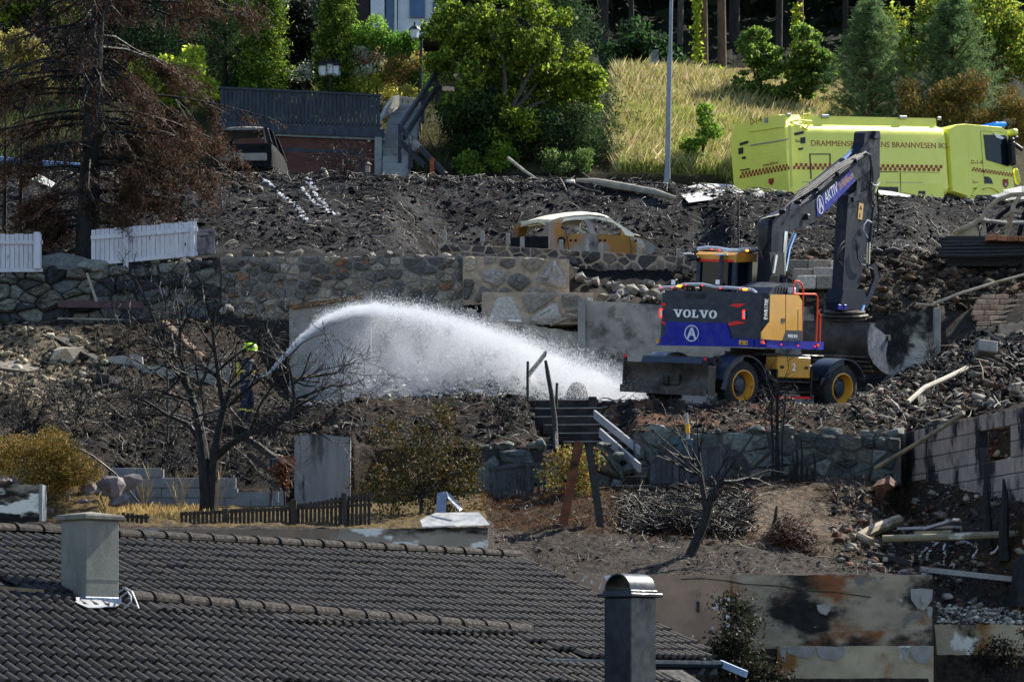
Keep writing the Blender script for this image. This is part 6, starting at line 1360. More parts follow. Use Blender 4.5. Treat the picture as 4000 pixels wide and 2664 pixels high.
mb.tube([pt_(836,1790), pt_(900,1735,-.2), pt_(980,1690,-.3), pt_(1060,1670,-.3), pt_(1120,1640,-.3), pt_(1150,1560,-.35)], [.075, .062, .055, .045, .038, .028], 7)
mb.tube([pt_(1130,1640,-.3), pt_(1150,1560,-.3), pt_(1140,1480,-.3), pt_(1122,1400,-.3), pt_(1180,1340,-.3)], [.04, .034, .03, .024, .012], 6)
mb.tube([pt_(1060,1670,-.3), pt_(1140,1690,-.3), pt_(1230,1680,-.3), pt_(1290,1720,-.4)], [.04, .03, .022, .012], 6)
mb.tube([pt_(790,1740), pt_(740,1660,.2), pt_(650,1620,.3), pt_(560,1560,.3)], [.06, .05, .035, .02], 6)
mb.tube([pt_(720,1470,.2), pt_(700,1380,.2), pt_(705,1280,.2), pt_(720,1180,.2)], [.05, .04, .03, .012], 6); mb.tube([pt_(745,1540,.2), pt_(680,1440,.3), pt_(620,1330,.3), pt_(600,1230,.3)], [.045, .035, .025, .012], 6); mb.tube([pt_(872,1600,-.1), pt_(850,1450,-.2), pt_(830,1300,-.2), pt_(845,1200,-.2)], [.05, .04, .028, .012], 6)
for (px, py, dx, dz, L, r) in [(720,1300,-.3,1,.7,.022),(700,1400,-1,.5,.9,.028),(680,1440,-1,.4,.9,.025),(620,1340,-1,.5,.8,.02),(600,1260,-.4,1,.6,.016),(560,1560,-1,.2,.7,.02),(650,1620,-1,-.1,.7,.02),(830,1330,.3,1,.7,.02),(850,1450,.8,.6,.9,.026),(840,1380,-.5,.9,.7,.022),(900,1520,.7,.8,.9,.03),(872,1600,1,.5,.9,.03),(980,1690,.5,.9,1.0,.03),(980,1690,1,.2,1.0,.028),(1060,1670,.8,.7,1.0,.03),(1140,1480,1,.4,.9,.024),(1125,1400,-.6,.8,.7,.02),(1150,1560,1,.5,1.1,.026),(1150,1560,1,.1,1.0,.024),(1230,1680,1,.2,.7,.016),(1290,1720,1,-.4,.5,.01),(760,1600,-.6,.8,.8,.026),(800,1640,.1,1,1.0,.03),(705,1280,.5,1,.7,.018),(720,1180,0,1,.5,.010),(775,1560,.4,1,1.,.028),(1180,1340,.9,.5,.6,.012),(900,1735,.6,-.4,.6,.02),(640,1480,-.9,.6,.8,.02)]:
    grow(mb, pt_(px, py, rs.uniform(-.3, .3)), Vector((dx, rs.uniform(-.4, .4), dz)).normalized(), L, r, 4, rs, None, .6, .02, 4, (2, 3), .17)
for k in range(46):
    px, py = rs.choice([(720,1470),(705,1300),(690,1400),(640,1360),(745,1540),(850,1450),(835,1320),(900,1520),(872,1600),(950,1700),(1060,1670),(1130,1640),(1140,1480),(1150,1560),(1230,1680),(600,1590),(650,1620),(790,1640),(775,1600)]); grow(mb, pt_(px+rs.uniform(-14,14), py+rs.uniform(-30,30), rs.uniform(-.3, .3)), Vector((rs.uniform(-1, 1), rs.uniform(-.6, .6), rs.uniform(-.2, 1))).normalized(), rs.uniform(.5, 1.0), .02, 3, rs, None, .65, .0, 4, (2, 3), .2)
mb.build('trunk_and_limbs', 'bark_char', t, smooth=True, fixn=False)
t = thing('burnt_tree', 'bare black tree leaning over the plaster wall in the lower right centre', 'tree', P(2685, 2240, 56.2)); mb = MB()
def pt_(px, py, dy=0.): return P(px, py, 56.2+dy)
mb.tube([pt_(2672,2260), pt_(2700,2160), pt_(2745,2060), pt_(2775,1960), pt_(2800,1900), pt_(2830,1880)], [.11, .095, .085, .075, .06, .05], 8); mb.tube([pt_(2762,2010), pt_(2750,1930), pt_(2738,1860), pt_(2732,1780), pt_(2725,1700)], [.07, .055, .045, .03, .015], 7)
mb.tube([pt_(2775,1960), pt_(2800,1930,-.1), pt_(2790,1880,-.1), pt_(2775,1860,-.1)], [.05, .04, .03, .02], 6)
for (px, py, dx, dz, L, r) in [(2830,1880,1,.3,.7,.03),(2830,1880,.8,-.1,.6,.025),(2800,1900,.6,.9,.6,.025),(2738,1860,-1,.5,.9,.022),(2735,1800,-1,.4,.9,.02),(2732,1780,.3,1,.6,.018),(2725,1700,0,1,.4,.012),(2730,1840,-.8,.8,.9,.018),(2790,1880,.3,1,.5,.02)]: grow(mb, pt_(px, py), Vector((dx, rs.uniform(-.4, .4), dz)).normalized(), L, r, 2, rs, None, .55, .0, 4, (2, 3), .14)
for pts in ([(2738,1850),(2640,1760),(2560,1690),(2490,1600)], [(2735,1860),(2660,1800),(2580,1740),(2520,1660)], [(2735,1820),(2700,1750),(2640,1690),(2590,1640)]): mb.tube([pt_(*p, -.2) for p in pts], [.02, .015, .01, .005], 5)
mb.build('trunk_and_limbs', 'bark_char', t, smooth=True, fixn=False)
t = thing('burnt_sapling', 'cluster of thin black burnt stems in front of the excavator tool box', 'tree', P(3035, 1885, 62.0)); mb = MB()
for (x0, x1, yt, r) in ((3018,3012,1560,.035),(3030,3035,1470,.03),(3044,3040,1500,.035),(3056,3068,1550,.025),(3020,3008,1620,.02)):
    a = P(x0, 1890, 62.0); c = P(x1, yt, 62.0); mb.tube([a, a.lerp(c, .5)+Vector((rs.uniform(-.04,.04), 0, 0)), c], [r, r*.8, r*.4], 6)
    for k in range(7): q = a.lerp(c, rs.uniform(.55, 1)); grow(mb, q, Vector((rs.uniform(-1, 1), rs.uniform(-.5, .5), .6)).normalized(), rs.uniform(.25, .5), .011, 2, rs, None, .6, 0, 4, (2, 3), .2)
mb.build('stems', 'bark_char', t, smooth=True, fixn=False)
# burnt conifer at the left: charred trunk, drooping whorls, rust-brown dead needles at the branch ends
t = thing('burnt_conifer', 'tall scorched conifer with rust-brown needles at the left edge', 'tree', P(345, 1030, 77.6)); mb = MB(); Yc = 77.6
tr = [P(340,1040,Yc), P(345,850,Yc), P(352,650,Yc), P(360,400,Yc), P(372,150,Yc), P(385,-100,Yc), P(395,-350,Yc)]
mb.tube(tr, [.31, .285, .25, .225, .205, .19, .17], 12); mb.build('trunk', 'bark_char', t, smooth=True); mb = MB(); NP = []; rg = np.random.default_rng(5)
for k in range(120):
    py = rs.uniform(-300, 900); o = P(340+(1000-py)*.045, py, Yc); a = rs.uniform(0, 6.283); ca = math.cos(a); L = rs.uniform(2.2, 4.4)*(1.0 if py < 700 else .7); 
    if ca < 0: L *= .78
    dr = rs.uniform(.18, .5); pts = [o]; 
    for s in (.25, .5, .75, 1.): pts.append(o+Vector((ca*L*s, math.sin(a)*L*s*.8, (.12*s-dr*s*s)*L+rs.uniform(-.06, .06))))
    mb.tube(pts, [.05, .04, .03, .02, .008], 5, cap=False)
    live = (ca > .35 and rs.random() < .8) or (ca < -.3 and py > 300 and rs.random() < .5)
    for j in range(20):
        s = rs.uniform(.2, 1.); i = min(3, int(s*4)); q = pts[i].lerp(pts[i+1], s*4-i if i < 4 else 1); d = Vector((ca*.6+rs.gauss(0, .5), rs.gauss(0, .5), -rs.uniform(.3, 1.1))).normalized(); l2 = rs.uniform(.35, .9); e_ = q+d*l2; mb.tube([q, q.lerp(e_, .5)+Vector((rs.gauss(0, .05), 0, .03)), e_], [.012, .009, .004], 3, cap=False)
        if live and s > .45:
            n = 135; tt = rg.uniform(.1, 1, n)[:, None]; NP.append(np.array(q)+tt*np.array(d*l2)+rg.normal(0, .075, (n, 3)))
        elif rs.random() < .25: n = 40; tt = rg.uniform(.2, 1, n)[:, None]; NP.append(np.array(q)+tt*np.array(d*l2)+rg.normal(0, .06, (n, 3)))
mb.build('branches', 'bark_char', t, fixn=False)
foliage('dead_needles', t, np.concatenate(NP), .115, ['#46301f','#57402e','#35251b','#664a36','#2a1e17'], 'dead_leaf_mat', 77, .16, 0, .5)
for px, yt, yb, lb in ((16, 640, 960, 'thin scorched stem at the left edge'), (78, 690, 900, 'short scorched stem near the left edge')):
    t = thing('burnt_sapling', lb, 'tree', GP(px, 79)); mb = MB(); a = GP(px, 79); c = P(px+6, yt-200, 79); mb.tube([a-Vector((0,0,.2)), a.lerp(c, .5), c], [.07, .05, .015], 6)
    for k in range(16): q = a.lerp(c, rs.uniform(.3, 1)); grow(mb, q, Vector((rs.uniform(-1, 1), rs.uniform(-.6, .6), -.1)).normalized(), rs.uniform(.4, .8), .014, 2, rs, None, .5, -.05, 3, (1, 2))
    mb.build('stem', 'bark_dark', t, fixn=False)
# withered bushes lower down
broadleaf('withered_bush', 'tall olive and brown withered bush in the lower centre left', GP(1640, 57.2), [(1390,1640,1760,2030),(1560,1580,1890,1980),(1400,1760,1900,2060)], 57.8, 110, 9000, .06, OLIVE+['#5c4a24','#6b5226','#2a2618'], 101, (.14, .34), .8, 'bush', trunk_r=.03, m='dead_leaf_mat', bark='bark_char', shell=.9, drop=.2)
broadleaf('round_bush', 'rounded golden-brown bush above the boulders at the left edge', GP(170, 58), [(10,1695,340,1900),(-40,1760,300,1900),(120,1740,355,1930)], 57.5, 40, 26000, .05, ['#a3803c','#8d7434','#6b6428','#b58e48','#55501e','#7a682e'], 102, (.26, .36), .6, 'bush', trunk_r=.03, m='dead_leaf_mat', asp=.4, up=.1, shell=.3)
broadleaf('withered_bush', 'small bush with half green, half brown leaves left of the rusty steel post', GP(2210, 60.8), [(2130,1760,2330,1930)], 60.8, 18, 1900, .07, ['#7f8a34','#8a6a34','#6f4a2a','#9a8a44'], 103, (.2, .35), .4, 'bush', trunk_r=.02, m='dead_leaf_mat', bark='bark_char')
broadleaf('withered_bush', 'dark-leaved shrub in front of the plaster wall, right of the metal flue', GP(2880, 53), [(2740,2440,3000,2664),(2790,2340,2960,2560),(2860,2540,3080,2720)], 53.2, 40, 5200, .085, ['#1c2218','#252c1e','#14180f','#3a3426'], 104, (.22, .42), .5, 'bush', trunk_r=.03, asp=.4, bark='bark_char', shell=.95)
broadleaf('withered_bush', 'sooty shrub against the stained wall at the lower right corner', GP(3900, 54), [(3800,2480,3980,2664),(3900,2420,4060,2640)], 54.2, 16, 1600, .08, ['#1c1e18','#252620','#3a2a1e'], 105, (.2, .4), .4, 'bush', trunk_r=.03, asp=.4, bark='bark_char', shell=.95)

for i, (px, Y, h, lb) in enumerate([(110, 63.5, 1.1, 'black burnt bush above the round golden bush at the left edge'), (290, 64.0, 1.0, 'black burnt bush on the slope right of the round golden bush'), (560, 66.0, .9, 'black burnt bush left of the bare black tree'), (640, 62.5, .8, 'black burnt bush just above the pale block wall'), (930, 62.6, .9, 'black burnt bush below the firefighter'), (2880, 60.6, .6, 'black burnt bush at the foot of the grey green stone wall'), (3320, 60.5, .6, 'black burnt bush beside the rubble at the block wall'), (1990, 64.5, .6, 'black burnt bush at the terrace edge left of the stairs'), (3700, 71, .9, 'bare twisted bush in the right rubble before the peeling wall'), (1330, 88.6, 1.0, 'burnt garden bush on the crest before the garage')]):
    b = GP(px, Y); t = thing('burnt_bush', lb, 'bush', b); mb = MB()
    for k in range(12): grow(mb, b+Vector((rs.uniform(-.25, .25), rs.uniform(-.2, .2), -.05)), Vector((rs.uniform(-.8, .8), rs.uniform(-.6, .6), rs.uniform(.5, 1))).normalized(), h*rs.uniform(.45, .8), .014, 3, rs, None, .55, 0., 3, (2, 3), .2)
    mb.build('twigs', 'bark_char', t, fixn=False)

broadleaf('withered_bush', 'small rust-brown withered bush beside the electricity boxes', GP(1115, 60.4), [(1085,1770,1140,1900)], 60.5, 10, 900, .06, ['#5a3422','#6e4028','#43281c'], 106, (.1, .2), .2, 'bush', trunk_r=.02, m='dead_leaf_mat', bark='bark_char')
for i, (px, y0, sd_, lb) in enumerate([(700, 1880, 1, 'dry straw-coloured weed before the pale block wall, left one'), (850, 1940, 2, 'dry straw-coloured weed right of the bare black trunk'), (560, 1900, 3, 'dry straw-coloured weed by the thin dark pole')]):
    t = thing('dry_weed', lb, 'plant', GP(px, 59.5)); b = GP(px, 59.5); mb = MB()
    for k in range(7): grow(mb, b, Vector((rs.uniform(-.35, .35), rs.uniform(-.2, .2), 1)).normalized(), rs.uniform(.35, .75), .008, 1, rs, None, .4, 0, 3, (3, 5), .1)
    mb.build('stalks', mat('straw', '#a08c64', rough=.8, var=.2), t, fixn=False)
# ---------------------------------------------------------------- garage, garden steps, house behind
mat('paint_navy', '#27313d', rough=.7, var=.2, scale=5, bump=.2, bscale=20, stretch=(1, 1, .2)); mat('brown_board', '#4c2c24', rough=.75, var=.2, scale=4, bump=.2, stretch=(.2, 1, 1)); mat('door_brown', '#3a2822', rough=.6, var=.2)
gar = thing('garage', 'garage with reddish-brown front under a dark board-fenced terrace', 'garage', P(1250, 690, 96.2))
def gp(px, py, dy=0.): return P(px, py, 96.0+(px-870)/617*1.2+dy)
n = 40; rs = random.Random(2)
for i in range(n):
    a = 860+627*i/n; b = 860+627*(i+.86)/n; tp = 347+30*(a-870)/617+rs.uniform(-1, 1); bt_ = 487+22*(a-870)/617
    A_, B_ = gp(a, bt_), gp(b, tp); MB().box2(A_, (B_.x, B_.y+.03, B_.z)).build('fence_board', 'paint_navy', gar)
MB().bar(gp(855,344), gp(1490,374), .12, .06).build('fence_rail', 'paint_navy', gar); MB().bar(gp(855,470,.06), gp(1490,492,.06), .05, .10).build('fence_rail', 'paint_navy', gar)
MB().bar(gp(855,497), gp(1500,524), .16, .26).build('fascia_beam', 'paint_navy', gar); MB().bar(gp(860,517,.1), gp(1502,543,.1), .2, .13).build('lintel', 'concrete_grey', gar)
w0, w1 = gp(900, 700, .25), gp(1470, 540, .25); MB().sheet([gp(890,700,.2), gp(1470,700,.2), gp(1470,546,.2), gp(890,524,.2)], .1).build('front_wall', 'brown_board', gar)
MB().sheet([gp(1118,700,.16), gp(1400,700,.16), gp(1402,592,.16), gp(1118,580,.16)], .03).build('garage_door', 'door_brown', gar)
for k in range(5): MB().bar(gp(1122,606+k*19,.13), gp(1398,614+k*18,.13), .02, .02).build('door_groove', 'paint_navy', gar)
MB().bar(gp(1112,585,.12), gp(1408,597,.12), .06, .1).build('door_frame', 'paint_navy', gar); MB().bar(gp(1404,597,.12), gp(1404,700,.12), .1, .06).build('door_frame', 'paint_navy', gar)
MB().bar(gp(1478,540), gp(1478,700), .22, .3).build('corner_pillar', 'concrete_grey', gar); MB().sheet([gp(880,494,.3), gp(1495,524,.3), gp(1495,524,4.5), gp(880,494,4.5)], .1).build('terrace_slab', 'concrete_grey', gar)
MB().sheet([gp(1492,540,.3), gp(1492,700,.3), gp(1492,700,3), gp(1492,540,3)], .1).build('side_wall', 'concrete_grey', gar)
MB().box2(gp(1436,555,.02), gp(1446,541,.1)).build('wall_lamp', 'concrete_clean', gar)
lan = thing('lantern', 'small lantern on a stake before the garage door', 'lantern', GP(1436, 91.5)); q = GP(1436, 91.5); MB().tube([q-Vector((0,0,.1)), q+Vector((0,0,.5))], .015, 5).build('stake', 'char', lan); MB().box(q+Vector((0,0,.52)), (.14,.14,.26), None, .02).build('lamp_glass', 'concrete_clean', lan); MB().lathe([(.13,0),(.02,.1)], q+Vector((0,0,.66)), 8).build('cap', 'char', lan)
stp = thing('garden_steps', 'flight of grey concrete steps right of the garage', 'steps', GP(1540, 96.5))
for k in range(10):
    y = 668-k*29; x0 = 1494+max(0, k-4)*7; x1 = 1588+k*7; Y = 96.2+k*.38; a = P(x0, y+30, Y); b = P(x1, y, Y); MB().box2((a.x, Y, a.z-.3), (b.x, Y+.6, b.z), .012).build('step', 'concrete_grey', stp)
MB().sheet([P(1514,420,99), P(1545,378,99.4), P(1560,372,99.6), P(1560,420,99.6), P(1490,470,98.6)], .15).build('side_kerb', 'concrete_clean', stp)
for k in range(4): a = P(1552+k*22, 412, 100.4); b = P(1572+k*22, 376+k*2, 100.4); MB().box2(a, (b.x, 100.7, b.z), .02).build('kerb_block', 'concrete_clean', stp)
rl_ = thing('stair_railing', 'dark wooden stair railing zigzagging down beside the garden steps', 'railing', GP(1640, 97)); mat('rail_wood', '#2b3038', rough=.7, var=.3, scale=6, layers=[('#8a8a88', 1.3, .62, .72, 2.)])
def bars(pts, w, h): 
    for (a, b) in pts: MB().bar(P(*a), P(*b), w, h).build('rail', 'rail_wood', rl_)
bars([((1704,288,99.8),(1563,497,97)), ((1702,345,99.8),(1578,540,97)), ((1563,497,97),(1742,684,95.6)), ((1565,555,97),(1660,650,96)), ((1702,286,99.8),(1790,300,101)), ((1704,345,99.8),(1770,350,101))], .09, .15)
for (px, y0, y1, Y) in ((1706,284,430,99.8),(1651,350,480,98.8),(1562,495,640,97),(1602,530,660,96.6),(1690,640,690,96)): MB().bar(P(px,y0,Y), P(px,y1,Y), .11, .11).build('post', 'rail_wood', rl_)
MB().bar(P(1688,620,95.9), P(1688,700,95.9), .14, .12).build('orange_burnt_post', mat('burnt_orange', '#8a4a22', rough=.8, var=.3, scale=8), rl_)
hs = thing('white_house', 'corner of a white house with dark brick and blue-shaded panes at the top', 'house', GP(1500, 116)); mat('brick_dark', '#2c2422', rough=.9, var=.3, scale=7, bump=.3); mat('white_paint', '#c8ccd2', rough=.7, var=.08); mat('pane', '#3a5478', rough=.1, var=.1, rvar=0)
MB().box2(P(1330,160,115), P(1448,-200,116)).build('brick_wall', 'brick_dark', hs); MB().box2(P(1448,150,114.9), P(1506,-200,116)).build('white_panel', 'white_paint', hs); MB().box2(P(1508,140,115.1), P(1540,-200,116)).build('door_pane', 'pane', hs); MB().box2(P(1541,140,115), P(1553,-200,116)).build('white_post', 'white_paint', hs); MB().box2(P(1554,140,115.3), P(1780,-200,119)).build('white_wall', 'white_paint', hs)
for (x0, x1) in ((1600,1660),(1690,1740)): MB().box2(P(x0,70,115.2), P(x1,-60,115.35)).build('window', 'pane', hs)
for k in range(14): MB().box2(P(1332,150-k*22,114.99), P(1447,148-k*22,115.02)).build('brick_course', 'mortar_dark', hs)
MB().box2(P(1020,60,122), P(1130,-120,124)).build('side_wing', 'white_paint', hs)
# garden lamps and the street lamp pole
mat('lamp_black', '#15171b', rough=.5, var=.1); mat('lamp_glass', '#b9c2c8', rough=.2, var=.1)
def lantern(par, p, s):
    MB().lathe([(.05*s, 0), (.09*s, .03*s), (.11*s, .22*s)], p, 6).build('lamp_glass', 'lamp_glass', par); MB().lathe([(.14*s, .22*s), (.10*s, .28*s), (.03*s, .33*s), (.02*s, .4*s)], p, 6).build('lamp_hood', 'lamp_black', par)
g = thing('garden_lamp', 'three-armed black garden lamp behind the terrace fence', 'lamp', P(1290, 400, 103)); MB().tube([P(1290,430,103), P(1290,300,103)], .045, 8).build('pole', 'lamp_black', g)
for dx in (-27, 0, 24): MB().tube([P(1290,312,103), P(1290+dx*.6,318,103), P(1290+dx,302,103)], .02, 6).build('arm', 'lamp_black', g); lantern(g, P(1290+dx, 300-(6 if dx == 0 else 0), 103), 1.5)
g = thing('garden_lamp', 'single tall black garden lamp beside the brown-green shrub', 'lamp', P(1642, 330, 103)); MB().tube([P(1643,340,103), P(1645,160,103)], .05, 8).build('pole', 'lamp_black', g); MB().tube([P(1645,165,103), P(1632,158,103), P(1620,156,103)], .02, 6).build('arm', 'lamp_black', g); lantern(g, P(1620,154,103), 1.4)
g = thing('lamp_pole', 'tall grey street lamp pole at the slope crest in the top centre', 'street lamp', P(2606, 730, 92)); mat('pole_grey', '#7d838b', rough=.5, metal=.3, var=.12, scale=5)
MB().tube([P(2604,760,92), P(2606,700,92), P(2607,660,92)], [.10, .095, .09], 12).build('pole_base', 'pole_grey', g, smooth=True); MB().tube([P(2607,665,92), P(2616,220,92), P(2618,205,92)], [.08, .072, .07], 12).build('pole_lower', 'pole_grey', g, smooth=True); MB().tube([P(2618,206,92), P(2628,-300,92)], [.055, .045], 12).build('pole_upper', 'pole_grey', g, smooth=True)
g = thing('utility_box', 'pale utility pillar in the dim undergrowth left of the lamp pole', 'utility box', GP(2555, 112)); q = P(2555, 285, 112); MB().box2((q.x-.18, 112, q.z-.2), (q.x+.16, 112.3, P(0,196,112).z), .02).build('cabinet', 'concrete_grey', g)
# ---------------------------------------------------------------- fences
mat('white_fence', '#bdbcc4', rough=.8, var=.10, scale=6, bump=.15, rnd=.06, stretch=(3, 3, .8), layers=[('#2a2828', 3.2, .64, .70, 2.)]); mat('fence_brown', '#2e2722', rough=.8, var=.35, scale=6, bump=.3, rnd=.2, stretch=(2, 2, .5)); mat('fence_grey', '#3d3f44', rough=.85, var=.3, scale=6, bump=.3, rnd=.2)
def fence(label, Y, x0, x1, top, bot, n, m, rails, posts, w=.8, thick=.022, rag=.0, seed=1, skip=0., grp=None, lean=0.0):
    rs = random.Random(seed); a = P((x0+x1)/2, bot((x0+x1)/2), Y); t = thing('picket_fence', label, 'fence', a, grp)
    for i in range(n):
        if rs.random() < skip: continue
        xa = x0+(x1-x0)*i/n; xb = xa+(x1-x0)/n*w; tp = top(xa)+rs.uniform(-rag, rag); bt_ = bot(xa)+rs.uniform(-rag, rag); dy = rs.uniform(-.006, .006)
        p = [P(xa, bt_, Y), P(xb, bt_, Y), P(xb+lean, tp, Y), P(xa+lean, tp, Y)]; MB().sheet([q+Vector((0, dy, 0)) for q in p], thick).build('picket', m, t)
    for (f_, h) in rails:
        MB().bar(P(x0-2, f_(x0), Y-.035), P(x1+2, f_(x1), Y-.035), .05, h).build('rail', m, t)
    for (x, tp, bt_, pw) in posts: MB().bar(P(x, bt_, Y-.08), P(x, tp, Y-.08), pw, pw, bev=.008).build('post', m, t)
    return t
L_ = lambda a, b, c, d: (lambda x: b+(d-b)*(x-a)/(c-a))
f = fence('long leaning white picket fence, scorched in places, right of the burnt conifer', 76.1, 357, 770, L_(357,899,770,863), L_(357,1034,770,996), 23, 'white_fence', [(L_(357,930,770,897), .10), (L_(357,1032,770,992), .09)], [(492, 905, 1046, .12), (752, 885, 1005, .10)], w=.90, rag=1.5, seed=3)
fence('short dark scorched end of the long white fence', 76.3, 772, 840, L_(772,897,840,896), L_(772,1000,840,995), 5, 'fence_brown' if False else mat('fence_scorched', '#6d6870', rough=.85, var=.25, scale=5, layers=[('#1c1a1a', 2.4, .5, .64, 3.)]), [(L_(772,915,840,912), .08), (L_(772,990,840,985), .08)], [], w=.92, rag=2, seed=4)
fence('short white picket fence at the left edge', 75.7, -120, 165, L_(-120,915,165,915), L_(-120,1062,165,1062), 16, 'white_fence', [(L_(-120,947,165,947), .09), (L_(-120,1058,165,1056), .08)], [(146, 908, 1052, .15)], w=.88, rag=1.5, seed=5)
fence('dark brown picket fence curving along the wall top behind the tiled roof', 55.6, 705, 1452, lambda x: 1998-(x-705)*.045-max(0, x-1100)*.13, lambda x: 2090, 46, 'fence_brown', [(L_(705,2008,1100,1988), .05)], [(880, 1985, 2080, .1), (1148, 1950, 2080, .1), (1345, 1925, 2080, .1)], w=.72, rag=2, seed=6)
f = [o for o in bpy.data.objects if o.get('label', '').startswith('dark brown picket')][0]; MB().bar(P(1100,1990,55.56), P(1462,1934,55.56), .05, .06).build('rail', 'fence_brown', f)
fence('short broken piece of brown picket fence right of the left chimney', 55.2, 476, 582, L_(476,2003,582,2010), lambda x: 2080, 6, 'fence_brown', [(L_(476,2016,620,2022), .05)], [], w=.72, rag=3, seed=7)
fence('grey picket fence below the stone wall left of the broken stairs', 61.4, 1910, 2062, L_(1910,1822,2062,1802), L_(1910,1950,2062,1945), 11, 'fence_grey', [(L_(1860,1842,2062,1812), .06), (L_(1910,1950,2140,1925), .06)], [(2064, 1800, 1975, .11)], w=.84, rag=2, seed=8)
fence('sparse burnt fence stakes left of the withered half-green bush', 61.3, 2075, 2190, L_(2075,1812,2190,1808), L_(2075,1968,2190,1950), 5, 'fence_grey', [(L_(2066,1815,2170,1806), .06), (L_(2070,1938,2180,1925), .06)], [], w=.5, rag=3, seed=9)
fence('dark charred picket fence right of the broken stairs', 61.7, 2540, 2856, L_(2540,1775,2856,1740), L_(2540,1905,2856,1880), 14, 'fence_grey', [(L_(2540,1885,2790,1868), .07), (L_(2700,1750,2856,1735), .05)], [(2640, 1760, 1900, .1)], w=.86, rag=4, seed=10, skip=.06)
# ---------------------------------------------------------------- broken stairs
st_ = thing('stairs', 'charred stairs climbing through the stone wall to the excavator terrace', 'stairs', P(2490, 1890, 62.2)); N_ = 11
for k in range(N_):
    t_ = k/(N_-1); c = Vector((2.42, 61.9, 0)).lerp(Vector((.95, 66.0, 0)), t_); z = P(0, 1895, 61.9).z*(1-t_)+P(0, 1562, 66.).z*t_; wd = .75+1.0*t_; R = Matrix.Rotation(math.radians(-6), 3, 'Z')
    MB().box((c.x, c.y+.25, z-.10), (wd, .6, .2), R, .01).build('step', 'char_wood', st_); MB().box((c.x, c.y-.045, z-.008), (wd-.02, .035, .02), R).build('lit_nosing', mat('lit_edge', '#8c8883', rough=.9, var=.3), st_)  # pale strip paints the thin sunlit line along each tread edge
for lb, a, b, w in (('upper white scorched plank lying on the broken stairs', (2322,1617,64.6), (2498,1760,62.3), .17), ('lower white scorched plank lying on the broken stairs', (2344,1690,63.6), (2500,1828,61.8), .19)):
    mb = MB(); mb.bar(P(*a), P(*b), .05, w, up=(0, -.3, 1), bev=.006); tag(mb.build('plank', mat('plank_white', '#98969a', rough=.8, var=.12, scale=4, layers=[('#1b1918', 1.4, .60, .68, 12.)])), lb, 'plank')
# posts and poles
def pole(name, label, pts, r, m, cat='post', n=7):
    mb = MB(); mb.tube([P(*p) for p in pts], r, n); return tag(mb.build(name, m, smooth=True), label, cat)
mat('rust_post', '#5a3420', rough=.8, var=.35, scale=5, bump=.3, layers=[('#17120f', 1.6, .5, .62, 3.)])
mb = MB(); mb.bar(P(2192,2085,57.6), P(2262,1725,57.6), .17, .12, up=(0,1,0)); tag(mb.build('steel_post', 'rust_post'), 'leaning rusty brown post in the lower centre', 'post')
mb = MB(); mb.bar(P(2352,2090,57.6), P(2300,1745,57.6), .14, .12, up=(0,1,0)); tag(mb.build('charred_post', 'char'), 'leaning black charred post right of the rusty one', 'post')
pole('charred_pole', 'thin knobbly black pole rising in front of the water mist', [(2172,1760,62.6),(2166,1640,63),(2154,1540,63),(2138,1450,63),(2131,1408,63)], [.06,.055,.05,.045,.03], 'char')
pole('charred_pole', 'thin black stake at the left end of the stair top', [(2062,1570,65.8),(2061,1480,65.8),(2062,1412,65.8)], .03, 'char')
pole('charred_pole', 'short black stake at the right end of the stair top', [(2175,1600,65.6),(2174,1540,65.6),(2176,1496,65.6)], .03, 'char')
for lb, px, y0, y1, Y, w in (('small square burnt post at the stair head', 2315, 1548, 1580, 65.6, .18), ('square burnt post below the dozer blade', 2660, 1562, 1612, 65.2, .19)):
    a = P(px, y1+20, Y); b = P(px, y0, Y); mb = MB(); mb.box2((a.x-w/2, Y, a.z), (a.x+w/2, Y+w, b.z), .02); o = mb.build('stub_post', 'char_wood'); tag(o, lb, 'post')
t = thing('marker_pole', 'yellow and white marker pole by the teal box', 'pole', P(2690, 1760, 62)); MB().tube([P(2682,1612,62.2), P(2684,1655,62.2)], .03, 8).build('white_band', 'plank_white', t); MB().tube([P(2684,1655,62.2), P(2687,1692,62.2)], .045, 8).build('yellow_band', mat('marker_yellow', '#d99a1c', rough=.5, var=.1), t); MB().tube([P(2687,1692,62.2), P(2690,1770,62.2)], .03, 8).build('white_band', 'plank_white', t)
t = thing('utility_box', 'teal utility box at the wall above the dark fence', 'utility box', P(2670,1780,62.1)); MB().box2(P(2645,1790,62.0), (P(2706,0,62).x, 62.25, P(0,1712,62).z), .02).build('cabinet', mat('teal', '#24424e', rough=.5, var=.2), t); MB().box2(P(2620,1735,61.97), P(2648,1712,62.2)).build('side_shelf', 'teal', t)
t = thing('utility_box', 'pale grey meter box standing in the rubble left of the stairs', 'utility box', P(2005,1750,63.6)); MB().box2(P(1988,1748,63.6), (P(2014,0,63.6).x, 63.8, P(0,1690,63.6).z), .015).build('cabinet', 'concrete_clean', t); MB().box2(P(2014,1746,63.58), (P(2028,0,63.6).x, 63.8, P(0,1692,63.6).z), .015).build('cabinet_side', 'concrete_grey', t)
t = thing('meter_post', 'two dark electricity boxes on a post beside the pale blocks', 'utility box', P(1075,1990,60.8)); MB().tube([P(1058,1990,60.8), P(1058,1790,60.8)], .03, 8).build('post', 'fence_grey', t)
MB().tube([P(1082,1960,60.75), P(1082,1915,60.75)], .035, 8).build('conduit', 'pole_grey', t)
for y0, y1 in ((1792,1835),(1844,1915)): MB().box2(P(1062,y1,60.7), P(1098,y0,60.95), .02).build('box', mat('box_slate', '#2c3644', rough=.5, var=.15), t)
